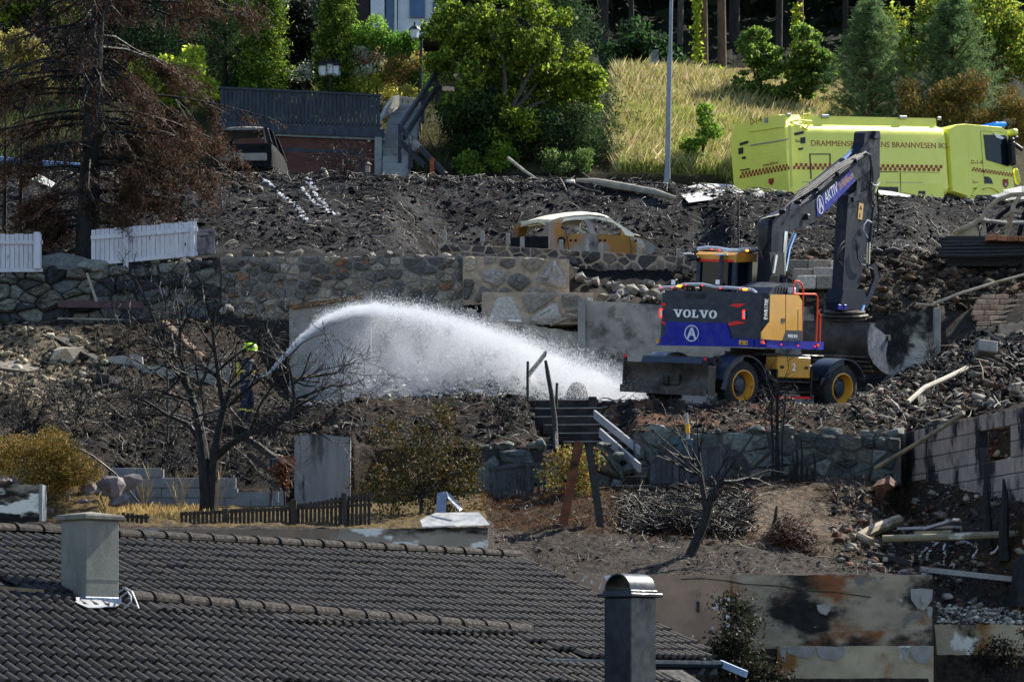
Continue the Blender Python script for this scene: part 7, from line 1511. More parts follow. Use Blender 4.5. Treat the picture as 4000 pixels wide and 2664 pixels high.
# small grave-like white markers on the long wall
for i, (px, py) in enumerate([(1735,918),(1884,922),(1984,930),(2040,944),(2192,955),(2347,968),(2498,982),(2652,990)]):
    p = P(px, py, 77.9); mb = MB(); mb.box((p.x, p.y+.15, p.z), (.11, .11, .26), None, .01); mb.box((p.x, p.y+.15, p.z-.2), (.05, .05, .2)); tag(mb.build('wall_bracket', 'concrete_clean'), ['first','second','third','fourth','fifth','sixth','seventh','eighth'][i]+' railing stub from the left on the long brown stone wall', 'bracket', 'railing stubs on the long wall')
# ---------------------------------------------------------------- rubble, char and litter that nobody could count
mat('rubble_mat', '#777', rough=.85, var=.4, scale=18, attr='tint', bump=.5, bscale=40, spec=.1, rvar=.12)
mat('litter_mat', '#777', rough=.6, var=.3, scale=14, attr='tint', spec=.35, rvar=.2)
_IV = np.array([tuple(v) for v in _iv]); _IF = np.array(_if)
def pick(cols, n, rg, w=None): return np.array([lin(c) for c in cols])[rg.choice(len(cols), n, p=w)]*rg.uniform(.6, 1.35, n)[:, None]
def rotm(rg, n):
    q = rg.normal(size=(n, 4)); q /= np.linalg.norm(q, axis=1)[:, None]; w, x, y, z = q.T
    return np.stack([1-2*(y*y+z*z), 2*(x*y-z*w), 2*(x*z+y*w), 2*(x*y+z*w), 1-2*(x*x+z*z), 2*(y*z-x*w), 2*(x*z-y*w), 2*(y*z+x*w), 1-2*(x*x+y*y)], 1).reshape(-1, 3, 3)
def spots(n, u, Y, rg, dens=None):
    a = rg.uniform(*u, n); b = rg.uniform(*Y, n); X = (a-2000)*b/F
    if dens is not None: k = dens(a, b, X, rg); a, b, X = a[k], b[k], X[k]
    return X, b
def rocks(name, label, n, u, Y, size, cols, seed, dens=None, sink=.38, flat=.75, zf=None, cat='rubble', boxy=.3, w=None, pw=3.6):
    rg = np.random.default_rng(seed); X, Yv = spots(n, u, Y, rg, dens); n = len(X); Z = GZv(X, Yv) if zf is None else zf(X, Yv, rg); s = size[0]*(size[1]/size[0])**(rg.uniform(0, 1, n)**pw)
    v = _IV[None]*rg.uniform(.45, 1.2, (n, 12, 1)); d = rg.uniform(.6, 1.3, (n, 1, 3))
    if boxy:   # broken block, slate and board pieces: flat-sided, very uneven proportions
        k = rg.uniform(0, 1, n) < boxy; vb = np.sign(_IV)[None]*np.where(np.abs(_IV) < .01, 0, .62)[None]*rg.uniform(.8, 1.1, (n, 12, 1)); v = np.where(k[:, None, None], vb, v)
        d = np.where(k[:, None, None], np.stack([rg.uniform(.8, 2.2, n), rg.uniform(.4, 1.0, n), rg.uniform(.12, .5, n)], 1)[:, None], d)
    v = np.einsum('nij,nkj->nki', rotm(rg, n), v*d)*s[:, None, None]*.5; v[:, :, 2] *= flat
    v += np.stack([X, Yv, Z+s*(.5-sink)*flat], 1)[:, None]
    Fq = (_IF[None]+(np.arange(n)*12)[:, None, None]).reshape(-1, 3); c = np.repeat(pick(cols, n, rg, w), 12, axis=0)
    return tag(big_mesh(name, v.reshape(-1, 3), Fq, 'rubble_mat', attr=c), label, cat, kind='stuff')
def sticks(name, label, n, u, Y, L, r, cols, seed, dens=None, zf=None, rise=.12, lift=.03, cat='debris', curve=.12, w=None, align=None):
    rg = np.random.default_rng(seed); X, Yv = spots(n, u, Y, rg, dens); n = len(X); Z = GZv(X, Yv) if zf is None else zf(X, Yv, rg); a = rg.uniform(0, 6.283, n) if align is None else rg.normal(align, .7, n); l = rg.uniform(*L, n)**1.0*rg.uniform(.5, 1, n); rr_ = rg.uniform(*r, n)
    d = np.stack([np.cos(a), np.sin(a), rg.normal(0, rise, n)+.1*np.sin(a)*0], 1)
    gx = (GZv(X+.2, Yv)-GZv(X-.2, Yv))/.4 if zf is None else 0*X; gy = (GZv(X, Yv+.2)-GZv(X, Yv-.2))/.4 if zf is None else 0*X; d[:, 2] += np.clip(gx*d[:, 0]+gy*d[:, 1], -.8, .8)
    d /= np.linalg.norm(d, axis=1)[:, None]; side = np.cross(d, [0, 0, 1]); side /= np.linalg.norm(side, axis=1)[:, None]+1e-9; upv = np.cross(side, d); c = np.stack([X, Yv, Z+lift], 1); bend = (side*rg.normal(0, curve, n)[:, None]+upv*rg.normal(0, curve*.6, n)[:, None])*l[:, None]
    V = []
    for t_, k in ((-.5, .9), (-.15, 1.), (.2, .9), (.5, .45)):
        m = c+d*(l*t_)[:, None]+bend*(1-4*t_*t_)
        for j in range(3): an = j*2.094; V.append(m+(side*math.cos(an)+upv*math.sin(an))*(rr_*k)[:, None])
    V = np.stack(V, 1).reshape(-1, 3); f1 = np.array([(r0*3+j, r0*3+(j+1) % 3, r0*3+3+(j+1) % 3, r0*3+3+j) for r0 in range(3) for j in range(3)]); Fq = (f1[None]+(np.arange(n)*12)[:, None, None]).reshape(-1, 4)
    return tag(big_mesh(name, V, Fq, 'litter_mat', attr=np.repeat(pick(cols, n, rg, w), 12, axis=0)), label, cat, kind='stuff')
CH = ['#0c0c0e','#141316','#1b1a1c','#232326','#2e2d30']; ASH = ['#4a494b','#5c5b5c','#6e6c6a']
patch = lambda s, lo, seed: (lambda a, b, X, rg: fbm(X*s, b*s, seed) > lo+rg.uniform(-.12, .12, len(X)))
rocks('charred_clods', 'black charred clods and turf covering the upper slope', 15500, (-150, 4200), (78.6, 89.4), (.05, .30), CH+['#3a393b'], 201, patch(.8, .42, 3), .35, .55, cat='burnt turf')
sticks('charred_roots', 'tangle of charred roots and twigs across the upper slope', 5200, (-150, 4200), (78.6, 89.4), (.12, .7), (.004, .016), CH*2+['#55504a','#6e6a66'], 202, None, None, .22, .05)
rocks('ash_flakes', 'pale ash crumbs and stones scattered over the upper slope', 5000, (-150, 4200), (78.6, 89.4), (.03, .12), ASH+['#8a8886','#a5a29c','#7a5a44'], 203, patch(1.1, .46, 8), .1, .6, cat='ash')
rocks('rubble_left', 'brown earth clods and rubble on the left slope', 9000, (-150, 1180), (62.2, 75.8), (.04, .24), ['#352b22','#42372b','#1f1b18','#151312','#4c4336','#2a231d','#3c3228','#5f5648'], 204, patch(.7, .40, 5), .3, .7)
rocks('rubble_tan', 'sunlit tan rock fragments at the left edge slope', 1500, (-150, 430), (66.5, 73), (.06, .32), ['#7a6f5c','#8a7f6a','#5c5344','#9a8f7a'], 205, patch(.5, .44, 6), .3, .7)
sticks('burnt_brush', 'black burnt brushwood over the left slope', 1300, (-150, 1180), (62.2, 70), (.2, .7), (.004, .012), CH+['#2a231d','#3c342c'], 206, None, None, .45, .14)
rocks('terrace_rubble', 'broken stones and cinders along the terrace edge below the excavator', 4200, (1100, 3620), (62.9, 67.2), (.04, .24), ['#3c3833','#4c4740','#1d1a19','#141212','#432c20','#5c554b','#77726a','#2a2420'], 207, patch(.9, .40, 7), .25, .7)
sticks('terrace_sticks', 'burnt laths, wire and roots along the terrace edge', 1000, (1100, 3620), (62.9, 67), (.15, .6), (.004, .014), CH+['#3c3028','#5a564f','#2c2018'], 208, None, None, .3, .07)
rocks('demolition_rubble', 'heaped demolition rubble of stone, block and brick right of the excavator', 6200, (3330, 4150), (64, 74.3), (.05, .36), ['#4c4843','#5c5750','#353230','#77726a','#45322a','#1f1d1b','#55443a','#141312'], 209, None, .2, .8, boxy=.7, pw=2.6)
sticks('demolition_scrap', 'bent pipes, laths and wire in the demolition rubble', 380, (3330, 4150), (63.5, 74.3), (.2, 1.0), (.006, .02), ['#6a665f','#8a867e','#3c3834','#1d1b1a','#55483a'], 210, None, None, .45, .14)
rocks('bank_stones', 'small stones and grit on the grey ash bank above the plaster wall', 1600, (1900, 3650), (54.9, 58.5), (.02, .09), ['#4c463f','#5f5850','#2a2522','#1a1716','#77716a'], 211, patch(1.2, .42, 9), .25, .6)
rocks('wall_top_rubble', 'loose stones lying on the concrete wall top behind the water jet', 700, (1440, 2280), (75.25, 76.0), (.08, .45), ['#8f897e','#a39c90','#6e685f','#b5aea2'], 212, None, .2, .7)
rocks('soil_rubble', 'brown soil and broken stone on the bank between boom and right edge', 4600, (2620, 4150), (75.5, 78.9), (.06, .40), ['#42392f','#55493d','#2a2420','#685e50','#1d1a18','#4a362a'], 213, None, .3, .7)
sticks('slope_weeds', 'burnt stems and wires on the grey and brown lower slopes', 1800, (1900, 4100), (55, 62), (.1, .45), (.003, .008), CH+['#4a3626','#5f4630','#8a8278'], 214, None, None, .5, .06)
rocks('yard_rubble', 'stones and char scattered on the yard below the block wall', 2600, (3250, 4150), (55.6, 62), (.04, .28), ['#4a443e','#6e665c','#1d1a19','#8f887c','#5c4034'], 215, None, .25, .65)
rocks('shingle', 'pale shingle washed up against the stained lower wall', 900, (3660, 4150), (55.35, 56.1), (.05, .16), ['#a9a397','#c0bbb0','#8a8478','#77706a'], 216, None, .2, .6)
rocks('crest_litter', 'pale broken boards and ash along the slope crest', 1500, (-100, 4150), (88.4, 89.9), (.05, .35), ['#55524e','#8a877f','#a9a59c','#2a2827','#1c1b1b'], 217, None, .25, .5)
sticks('crest_sticks', 'burnt branches and laths along the slope crest', 700, (-100, 3000), (88.4, 89.9), (.3, 1.2), (.006, .022), ['#1c1918','#2a2624','#3c3834','#6e6a62','#14130f'], 218, None, None, .2, .1)
sticks('brush_pile', 'dense black burnt brush on the brown slope behind the leaning black tree', 2400, (2420, 2920), (57.4, 60.5), (.3, 1.2), (.005, .014), ['#0d0c0c','#161413','#201c1a','#3a342f'], 219, None, lambda X, Y, rg: GZv(X, Y)+rg.uniform(0, .34, len(X))*np.clip(1-np.abs((X*F/Y+2000)-2680)/260, .1, 1), .4, .0)
sticks('dry_tangle', 'round tangle of rust-brown dry stems at the foot of the brown mound', 1500, (3010, 3180), (57.0, 57.8), (.15, .5), (.004, .008), ['#4a2e20','#5c3a28','#332018'], 220, None, lambda X, Y, rg: GZv(X, Y)+rg.uniform(0, .42, len(X))*np.clip(1-((X*F/Y+2000-3095)/90)**2, 0, 1), .5, .0, curve=.4)
# wet heap under the water jet
def heap(X, Y, rg=None):
    u = 2000+X*F/Y; h = 1.45*np.exp(-((u-1830)/330)**2)*np.exp(-((Y-71.2)/1.6)**2)+.35*np.exp(-((u-1450)/160)**2)*np.exp(-((Y-70)/1.4)**2); return GZv(X, Y)+h*(.75+.5*fbm(X*1.3, Y*1.3, 5))
hx = np.arange(-4.6, 3.0, .13); hy = np.arange(67.4, 74.6, .13); HX, HY = np.meshgrid(hx, hy); HZ = heap(HX.ravel(), HY.ravel()).reshape(HX.shape)-.10; nn = HX.shape; ii = np.arange(HX.size).reshape(nn)
mat('wet_soil', '#5c5a57', rough=.35, var=.4, scale=5, bump=.8, bscale=15, spec=.6)
o = big_mesh('debris_heap', np.stack([HX.ravel(), HY.ravel(), HZ.ravel()], 1), np.stack([ii[:-1, :-1], ii[:-1, 1:], ii[1:, 1:], ii[1:, :-1]], -1).reshape(-1, 4), 'wet_soil', smooth=True); tag(o, 'wet mound of ash and rubble under the water jet', 'rubble', kind='stuff')
rocks('wet_rubble', 'wet glinting rubble on the mound under the water jet', 6200, (1180, 2330), (68, 73.5), (.05, .24), ['#7d7d7e','#98989a','#5c5c5e','#b5b5b4','#45464a'], 221, lambda a, b, X, rg: np.exp(-((a-1780)/420)**2) > rg.uniform(0, 1, len(a)), .2, .75, heap)
# ---------------------------------------------------------------- boulders and single pieces
def boulder(label, px, py, Y, d, m, seed, group=None, rest=False):
    rs = random.Random(seed); p = P(px, py, Y)
    if rest: p.z = GZ(p.x, p.y)+d[2]*.3
    mb = MB(); mb.rock((p.x, p.y, p.z), d, 0 if rest else 1, .45 if rest else .25, rs); return tag(mb.build('boulder', m), label, 'boulder', group)
mat('boulder_pale', '#7a746a', rough=.85, var=.25, scale=6, bump=.5, bscale=18, rnd=.2, layers=[('#55504a', 3., .58, .72, 2.)]); mat('boulder_mauve', '#6f6768', rough=.85, var=.25, scale=4, bump=.5, bscale=12, rnd=.15, layers=[('#3a3638', 2., .55, .7, 2.), ('#8a8486', 1.5, .62, .75, 6.)])
rs = random.Random(77)
for i in range(52):
    px = rs.uniform(2235, 2600); Y = rs.uniform(75.5, 77.2); s = rs.uniform(.16, .46); boulder('pale grey boulder in the heap right of the pale stone walls', px, 0, Y, (s*1.2, s, s*.8), 'boulder_pale', 300+i, 'boulders heaped beside the pale walls', True)
for i, (px, py, w, h, lb) in enumerate([(420,1905,120,100,'biggest mauve boulder of the bank, right of the round bush'),(505,1880,90,80,'angular dark boulder leaning on the pale block wall'),(235,1940,120,90,'pale split boulder under the round bush'),(90,1870,90,70,'light boulder above the burnt concrete corner'),(330,1965,70,60,'small boulder between the two big mauve ones'),(460,1960,70,70,'light wedge boulder at the foot of the bank'),(190,2010,70,60,'rounded boulder low beside the burnt concrete corner'),(270,2020,60,40,'flat sunlit boulder behind the left chimney'),(20,1880,70,60,'boulder cut by the left picture edge'),(340,1920,90,80,'mauve boulder tucked behind the biggest one')]):
    Y = 57.0+(2020-py)*.012; boulder(lb, px, py, Y, (w*Y/F*1.15, .6, h*Y/F*1.15), 'boulder_mauve', 400+i)
for i, (px, py, w, h, lb) in enumerate([(1620,1205,50,50,'pointed pale boulder on the concrete wall top behind the jet'),(1575,1208,60,36,'flat pale boulder left of the pointed one on the wall top'),(1760,1222,60,34,'rounded boulder on the wall top near the pale stone wall'),(1840,1228,56,36,'right-hand boulder on the wall top near the pale stone wall'),(1640,1590,40,34,'smooth round stone at the terrace edge below the jet'),(1495,1560,80,44,'pale block of stone at the foot of the jet'),(880,1210,60,40,'pale lump of stone above the bare black tree')]):
    Y = 75.3 if py < 1300 and px > 1000 else (66.2 if px > 1000 else 74.6); boulder(lb, px, py, Y, (w*Y/F*1.1, .4, h*Y/F*1.1), 'boulder_pale', 500+i)
boulder('tall sunlit tan rock outcrop at the left edge', 40, 1470, 71, (2.2, 1.6, 1.4), 'stone_pale', 601); boulder('tan rock outcrop below the earth mound at the left', 210, 1400, 72, (1.8, 1.4, 1.0), 'stone_pale', 602)
boulder('grey slab of rock at the wall end left of the long white fence', 255, 1040, 76.4, (1.6, .6, .6), 'stone_green', 603); boulder('pile of dark slates under the left end of the long white fence', 365, 1032, 75.9, (.9, .5, .35), 'stone_dark', 604)
boulder('black charred stump on the upper slope above the long white fence', 1012, 760, 86.5, (.5, .45, .55), 'char', 605)
boulder('dark stone slab lying behind the black tree on the left slope', 430, 1520, 69.5, (1.1, .7, .65), 'char_wood', 606)
boulder('black burnt root ball above the dark stone wall at centre left', 1130, 950, 79.5, (.6, .5, .4), 'char', 607)
tag(MB().lathe([(.24,-.1),(.25,.1),(.235,.25),(.19,.38),(.11,.46),(.03,.49),(.0,.49)], P(2255,1578,69.6), 20, None, False).build('cone_cover', 'char_wood', smooth=True), 'dark conical cover standing in the mist left of the dozer blade', 'cover')
boulder('reddish earth clump beside the scorched block wall', 3450, 1900, 60.8, (.8, .6, .6), mat('red_earth', '#5a3a2a', rough=.9, var=.35, scale=6, bump=.8, bscale=14), 609)
mat('scrap_metal', '#9a9a98', rough=.5, metal=.35, var=.3, scale=4, bump=.3, bscale=7, layers=[('#5f5040', 1.8, .58, .72, 3.)]); mat('scrap_white', '#c9c6bf', rough=.7, var=.2, scale=5, bump=.3, bscale=9, layers=[('#77716a', 2., .58, .72, 3.)])
def scrap(name, label, pts, m, th=.02, cat='sheet'):
    mb = MB(); q = [P(*p) for p in pts]; c = sum(q, Vector())/len(q); n_ = len(q); rs = random.Random(len(label)); c.z += rs.uniform(-.05, .08)
    V = q+[c]; mb.add(V+[v-Vector((0, .02, th)) for v in V], [(i, (i+1) % n_, n_) for i in range(n_)]+[(n_+1+(i+1) % n_, n_+1+i, 2*n_+1) for i in range(n_)]+[(i, n_+1+i, n_+1+(i+1) % n_, (i+1) % n_) for i in range(n_)]); return tag(mb.build(name, m), label, cat)
scrap('metal_sheet', 'large pale crumpled sheet at the crest left of the yellow truck', [(2640,742,89.0),(2740,716,89.6),(2860,722,89.4),(2905,748,88.8),(2780,778,87.8),(2690,790,87.4)], 'scrap_white')
scrap('metal_sheet', 'white crumpled cloth-like sheet at the lamp pole foot', [(2575,742,88.9),(2592,712,89.2),(2622,718,89.2),(2632,748,88.7),(2600,760,88.5)], 'scrap_white')
scrap('metal_sheet', 'curled pale sheet just below the truck rear corner', [(2900,760,88.7),(2962,734,89.2),(2984,750,89),(2990,772,88.4),(2930,790,87.9)], 'scrap_metal')
scrap('metal_sheet', 'narrow pale sheet under the truck lockers', [(3420,742,88.9),(3480,748,89.),(3555,764,88.8),(3540,768,88.6),(3440,758,88.5)], 'scrap_white')
scrap('metal_sheet', 'grey crumpled panel at the truck front wheel', [(3870,765,88.9),(3920,752,89.2),(3960,768,88.9),(3930,780,88.6)], 'scrap_metal')
scrap('metal_sheet', 'pale sheet standing at the right end of the crest', [(3920,742,88.6),(3990,728,88.9),(4060,730,89),(4060,775,88.6),(3925,778,88.4)], 'scrap_metal')
scrap('metal_sheet', 'bent pale sheet lying in the ash near the left edge', [(100,675,86.5),(130,668,86.8),(215,715,85.6),(200,730,85.3),(125,700,85.9)], 'scrap_white')
scrap('roof_sheet', 'lifted grey roof flashing lying on the low plaster wall', [(1640,2030,54.0),(1700,2002,54.4),(1870,2000,54.6),(1912,2046,53.6),(1780,2052,53.4),(1650,2056,53.5)], 'scrap_metal')
scrap('roof_sheet', 'upright bent metal collar behind the grey roof flashing', [(1702,1998,54.6),(1708,1925,54.7),(1745,1918,54.7),(1742,1996,54.5)], 'galv')
scrap('roof_sheet', 'folded metal strip leaning on the bent collar', [(1745,1920,54.6),(1760,1930,54.5),(1805,1985,54.2),(1795,1992,54.1),(1750,1945,54.4)], 'galv')
def pipe(name, label, pts, r, m, cat='pipe', n=8): mb = MB(); mb.tube([P(*p) for p in pts], r, n); return tag(mb.build(name, m, smooth=True), label, cat)
mat('pipe_pale', '#8f8778', rough=.6, var=.25, scale=4, layers=[('#6a5638', 1.8, .58, .72, 3.)]); mat('pipe_yellow', '#80745c', rough=.6, var=.3, scale=3, layers=[('#5a4a30', 1.6, .55, .7, 3.), ('#c9c4b4', 1.2, .6, .7, 8.)])
pipe('log', 'long pale fallen log along the crest left of the lamp pole', [(2250,705,88.9),(2330,712,88.7),(2420,728,88.4),(2560,752,87.9),(2640,776,87.4)], [.05,.11,.12,.1,.06], 'pipe_pale', 'log')
pipe('log', 'thin brown fallen branch below the long pale log', [(2240,718,88.3),(2290,742,87.8),(2350,752,87.5)], [.03,.04,.02], 'char_wood', 'log')
pipe('log', 'leaning burnt branch at the crest below the centre shrubs', [(1985,618,91),(2050,670,90),(2115,712,89)], [.05,.045,.03], 'pipe_pale', 'log')
pipe('hose', 'short pale hose end hooking up from the ash near the garage', [(1258,660,89.2),(1268,664,89.),(1276,680,88.8),(1280,700,88.6)], .045, 'pipe_pale', 'hose')
pipe('pipe', 'long pale pipe slanting over the rubble right of the excavator', [(3545,1572,66.2),(3610,1515,67.2),(3700,1475,68.3),(3775,1438,69.2)], .058, 'pipe_pale')
pipe('pipe', 'thin pole leaning across the scorched block wall', [(3420,1828,62.0),(3560,1745,61.2),(3680,1670,60.5),(3765,1612,60.0)], .045, 'pipe_yellow')
pipe('pipe', 'horizontal pale lath in the rubble behind the long slanting pipe', [(3590,1450,71.5),(3700,1458,71.3),(3830,1488,71)], .035, 'pipe_pale')
pipe('pipe', 'thick yellowish pipe slanting on the ground below the block wall', [(3355,2100,58.5),(3400,2075,58.9),(3460,2050,59.3),(3510,2032,59.7)], .115, 'pipe_yellow')
pipe('pipe', 'long yellowish pipe lying level below the block wall', [(3448,2104,57.8),(3600,2100,57.6),(3760,2094,57.4),(3990,2085,57.2)], .07, 'pipe_yellow')
pipe('pipe', 'broken pipe elbow at the end of the thick slanting pipe', [(3330,2098,58.2),(3350,2092,58.3),(3378,2104,58.),(3405,2118,57.8)], .075, 'pipe_yellow')
pipe('cable', 'thick cable drooping over the brown soil right of the bucket', [(3580,1190,75.2),(3640,1192,75.),(3740,1150,75.2),(3860,1112,75.6),(4020,1068,76)], .035, 'pipe_pale', 'cable')
pipe('cable', 'thin wire looping over the lower terrace rubble', [(1150,1480,64),(1260,1570,63.8),(1400,1640,63.5),(1560,1680,63.2),(1700,1720,63)], .008, 'hose', 'cable')
pipe('cable', 'thin dark pole leaning over the pale block wall', [(270,1735,60),(360,1780,60),(450,1850,60.2),(540,1960,60.5)], .018, 'hose', 'cable')
pipe('guard_rail', 'pale blue rail along the roadside at the upper left', [(-60,618,91),(100,635,90.8),(320,652,90.4)], .10, mat('rail_blue', '#6f86a6', rough=.4, metal=.3, var=.15), 'rail')
pipe('pipe', 'thin grey pipe along the foot of the dark dry stone wall', [(225,1245,75.4),(350,1247,75.3),(480,1249,75.2)], .025, 'pipe_pale')
mb = MB(); mb.bar(P(228,1188,75.55), P(560,1192,75.6), .12, .17); tag(mb.build('steel_beam', mat('beam_red', '#4a3436', rough=.7, var=.25)), 'dark red steel beam against the dry stone wall', 'beam')
mb = MB(); mb.bar(P(340,1068,75.5), P(378,1180,75.3), .04, .05); tag(mb.build('lath', 'pipe_pale'), 'thin lath leaning on the dark dry stone wall', 'lath')
def plank(label, a, b, w, h, m='plank_white', up=(0, 0, 1)): mb = MB(); mb.bar(P(*a), P(*b), w, h, up, .005); return tag(mb.build('plank', m), label, 'plank')
plank('flat grey board standing in the mist behind the charred pole', (2060,1470,68.5), (2132,1380,68.7), .06, .22, mat('plank_grey', '#77746f', rough=.8, var=.2), (0, -1, .2))
plank('bleached board in the rubble below the slanting block wall', (3520,2065,58.8), (3740,2058,57.8), .25, .05); plank('tilted bleached board on the boards below the block wall', (3620,2065,58.2), (3738,2030,57.6), .2, .05); plank('light timber lying above the level yellowish pipe', (3575,2085,57.9), (3720,2078,57.6), .14, .08, 'pipe_yellow')
plank('pale kerb beam running along the lower right yard', (3595,2222,56.9), (3960,2262,56.3), .14, .10, 'concrete_clean'); plank('dark tarry beam arching beside the white paint marks', (3390,2160,57.3), (3560,2200,57.0), .12, .10, 'char')
plank('brown burnt beam sloping on the rubble mound left of the firefighter', (640,1262,73.6), (830,1440,71.5), .18, .14, mat('beam_brown', '#6a5442', rough=.85, var=.3, layers=[('#2a2320', 2., .5, .65, 2.)])); plank('dark slab sloping across the left earth mound', (235,1330,72.6), (440,1438,71), .6, .2, 'char_wood'); plank('light concrete strip at the foot of the earth mound', (425,1440,70.6), (560,1425,70.6), .2, .5, 'concrete_clean')
plank('burnt diagonal beam left of the electricity boxes', (968,1712,61.8), (1072,1790,61.3), .1, .12, 'char_wood'); plank('second burnt beam below the first, left of the electricity boxes', (970,1775,61.6), (1060,1840,61.2), .08, .1, 'char_wood')
slab_wall('low pale concrete wall half buried behind the bare black tree', [(450,1432,1520,70.2),(650,1428,1520,70.2),(900,1420,1520,70.2)], 'concrete_clean', .2, .01, 9)
for i, (a, b) in enumerate([((2210,1210),(2262,1202)),((2212,1225),(2258,1236)),((2160,1262),(2262,1225)),((2090,1258),(2160,1252)),((2150,1268),(2240,1240)),((2120,1262),(2200,1252))]): plank(['topmost', 'second', 'longest sloping', 'leftmost short', 'lower sloping', 'lowest'][i]+' weathered timber in the pile against the pale concrete pier', (a[0],a[1],74.9), (b[0],b[1],74.75+.1*i), .09, .07, 'pipe_pale')
plank('white board lying on the concrete wall top behind the jet', (1985,1252,74.95), (2035,1256,74.95), .12, .05, 'scrap_white')
# drum, basin, blocks and gratings in the right rubble
t = thing('drum', 'pale metal drum lying open end left in the right rubble', 'drum', P(3900,1520,70)); Rd = Euler((0, math.radians(78), math.radians(25))).to_matrix(); c = P(3898,1493,70); MB().lathe([(.16, -.22), (.17, .0), (.165, .22), (.15, .27), (.0, .28)], c, 22, Rd, False).build('shell', 'scrap_white', t, smooth=True); MB().lathe([(.155, -.2), (.0, -.19)], c, 22, Rd, False).build('inside', 'flue_inside', t)
t = thing('wash_basin', 'white basin half buried in the right rubble', 'basin', P(3820,1545,68)); c = P(3822,1540,68); MB().lathe([(.26, .05), (.28, .08), (.26, .1), (.2, .04), (.0, .0)], c, 20, Euler((.3, .2, 0)).to_matrix(), False).build('bowl', 'scrap_white', t, smooth=True)
for i, (px, py, w, h, lb) in enumerate([(3890,1570,90,60,'large broken concrete block in front of the drum'),(3940,1545,60,40,'grey concrete block right of the large broken one'),(3700,1545,130,36,'long pale concrete lintel in the right rubble'),(3850,1365,80,50,'upright broken slab above the drum'),(3960,1480,50,40,'small concrete block near the right edge')]):
    p = P(px, py, 68.5+(1570-py)*.015); mb = MB(); mb.box(p, (w*68.5/F, .45, h*68.5/F), Euler((rs.uniform(-.3,.3), rs.uniform(-.25,.25), rs.uniform(-.5,.5))).to_matrix(), .02); tag(mb.build('concrete_block', 'concrete_clean'), lb, 'block')
t = thing('grating', 'bent wire grating hanging in front of the right rubble', 'grating', P(3640,1655,65)); 
for k in range(10): MB().tube([P(3612+k*6,1625,65), P(3614+k*6,1655,65)], .008, 4).build('bar', 'pipe_pale', t)
t = thing('wire_bundle', 'upright wires hanging below the long slanting pipe', 'wire', P(3605,1620,66))
for k in range(6): MB().tube([P(3586+k*6,1535+k*3,66.6), P(3590+k*5,1580,66.4), P(3598+k*4,1620,66.2)], .006, 4).build('wire', 'pipe_pale', t)
# foam or lime trails on the ground
mat('lime_white', '#e2e2e4', rough=.8, var=.1)
def trail(label, pts, wpx, n, seed):
    rs = random.Random(seed); mb = MB(); q = []
    for (a, b) in pts:   # find the ground along the line of sight
        for Y in np.arange(54.5, 90, .08):
            p = P(a, b, float(Y))
            if p.z <= GZ(p.x, p.y): break
        q.append(p)
    for i in range(n):
        s = rs.uniform(0, len(q)-1.001); k = int(s); p = q[k].lerp(q[k+1], s-k); dx = rs.gauss(0, wpx*p.y/F*.4); d = rs.uniform(.03, .10)*(p.y/85)**2; z = GZ(p.x+dx, p.y); mb.rock((p.x+dx, p.y+rs.uniform(-.05,.05), z+d*.2), (d*1.3, d, d*.6), 0, .2, rs)
    tag(mb.build('lime_trail', 'lime_white', fixn=False), label, 'foam', kind='stuff')
trail('long white foam trail on the upper slope left of centre', [(1035,705),(1060,725),(1100,770),(1150,805),(1175,840),(1200,872)], 14, 330, 1)
trail('forked white foam trail right of the long one', [(1205,700),(1215,730),(1235,760),(1260,790),(1290,835),(1322,838)], 14, 230, 2); trail('thin white foam trail between the two larger ones', [(1175,735),(1200,765),(1230,800),(1270,820),(1292,842)], 8, 110, 3)
for i, (lb, pts) in enumerate([('white paint line at the left of the lower right marks', [(3590,2190),(3595,2165),(3625,2142)]), ('second white paint line of the lower right marks', [(3618,2205),(3622,2170),(3640,2145),(3662,2122)]), ('central white paint line running down to the wall', [(3692,2125),(3685,2150),(3692,2175),(3685,2210)]), ('right white paint line of the lower right marks', [(3740,2120),(3790,2130),(3820,2150),(3800,2185),(3805,2215)]), ('short white paint stroke near the black trunk at the right', [(3870,2175),(3890,2155),(3900,2150)])]): trail(lb, pts, 5, 130, 10+i)
# charred trunks at the right
pole('charred_tree', 'black charred trunk in front of the block wall at the right', [(3862,2140,57.4),(3858,2040,57.4),(3852,1960,57.4),(3848,1890,57.4)], [.09,.08,.07,.03], 'bark_char', 'tree'); pole('charred_tree', 'tall forked black trunk near the right edge', [(3925,2190,57),(3920,2100,57),(3924,2000,57),(3926,1930,57),(3920,1870,57)], [.13,.10,.08,.06,.02], 'bark_char', 'tree')
pole('charred_tree', 'stout black stump at the lower right edge', [(3985,2370,55.8),(3982,2280,55.8),(3988,2200,55.8),(3996,2170,55.8)], [.2,.16,.14,.06], 'bark_char', 'tree')
for i, (px, y0, y1) in enumerate([(3110,1885,1700),(3130,1880,1700),(3098,1885,1770),(3148,1880,1790),(3180,1880,1760),(3170,1890,1830),(3085,1885,1815)]): pole('charred_sapling', ['third','fourth','second','fifth','rightmost','sixth','leftmost'][i]+' thin black burnt stem before the grey green stone wall', [(px,y0,61.8),(px+4,(y0+y1)/2,61.8),(px-2,y1,61.8)], [.035,.03,.008], 'bark_char', 'sapling', 6)['group'] = 'burnt stems before the stone wall'
pole('charred_sapling', 'short brown-black stump on the brown mound', [(3020,2130,57.6),(3026,2060,57.6),(3034,1975,57.6)], [.07,.06,.02], 'char_wood', 'sapling'); pole('charred_sapling', 'upright black stake by the left block wall', [(655,1730,62.6),(657,1560,62.6),(654,1440,62.6)], .025, 'char', 'stake')
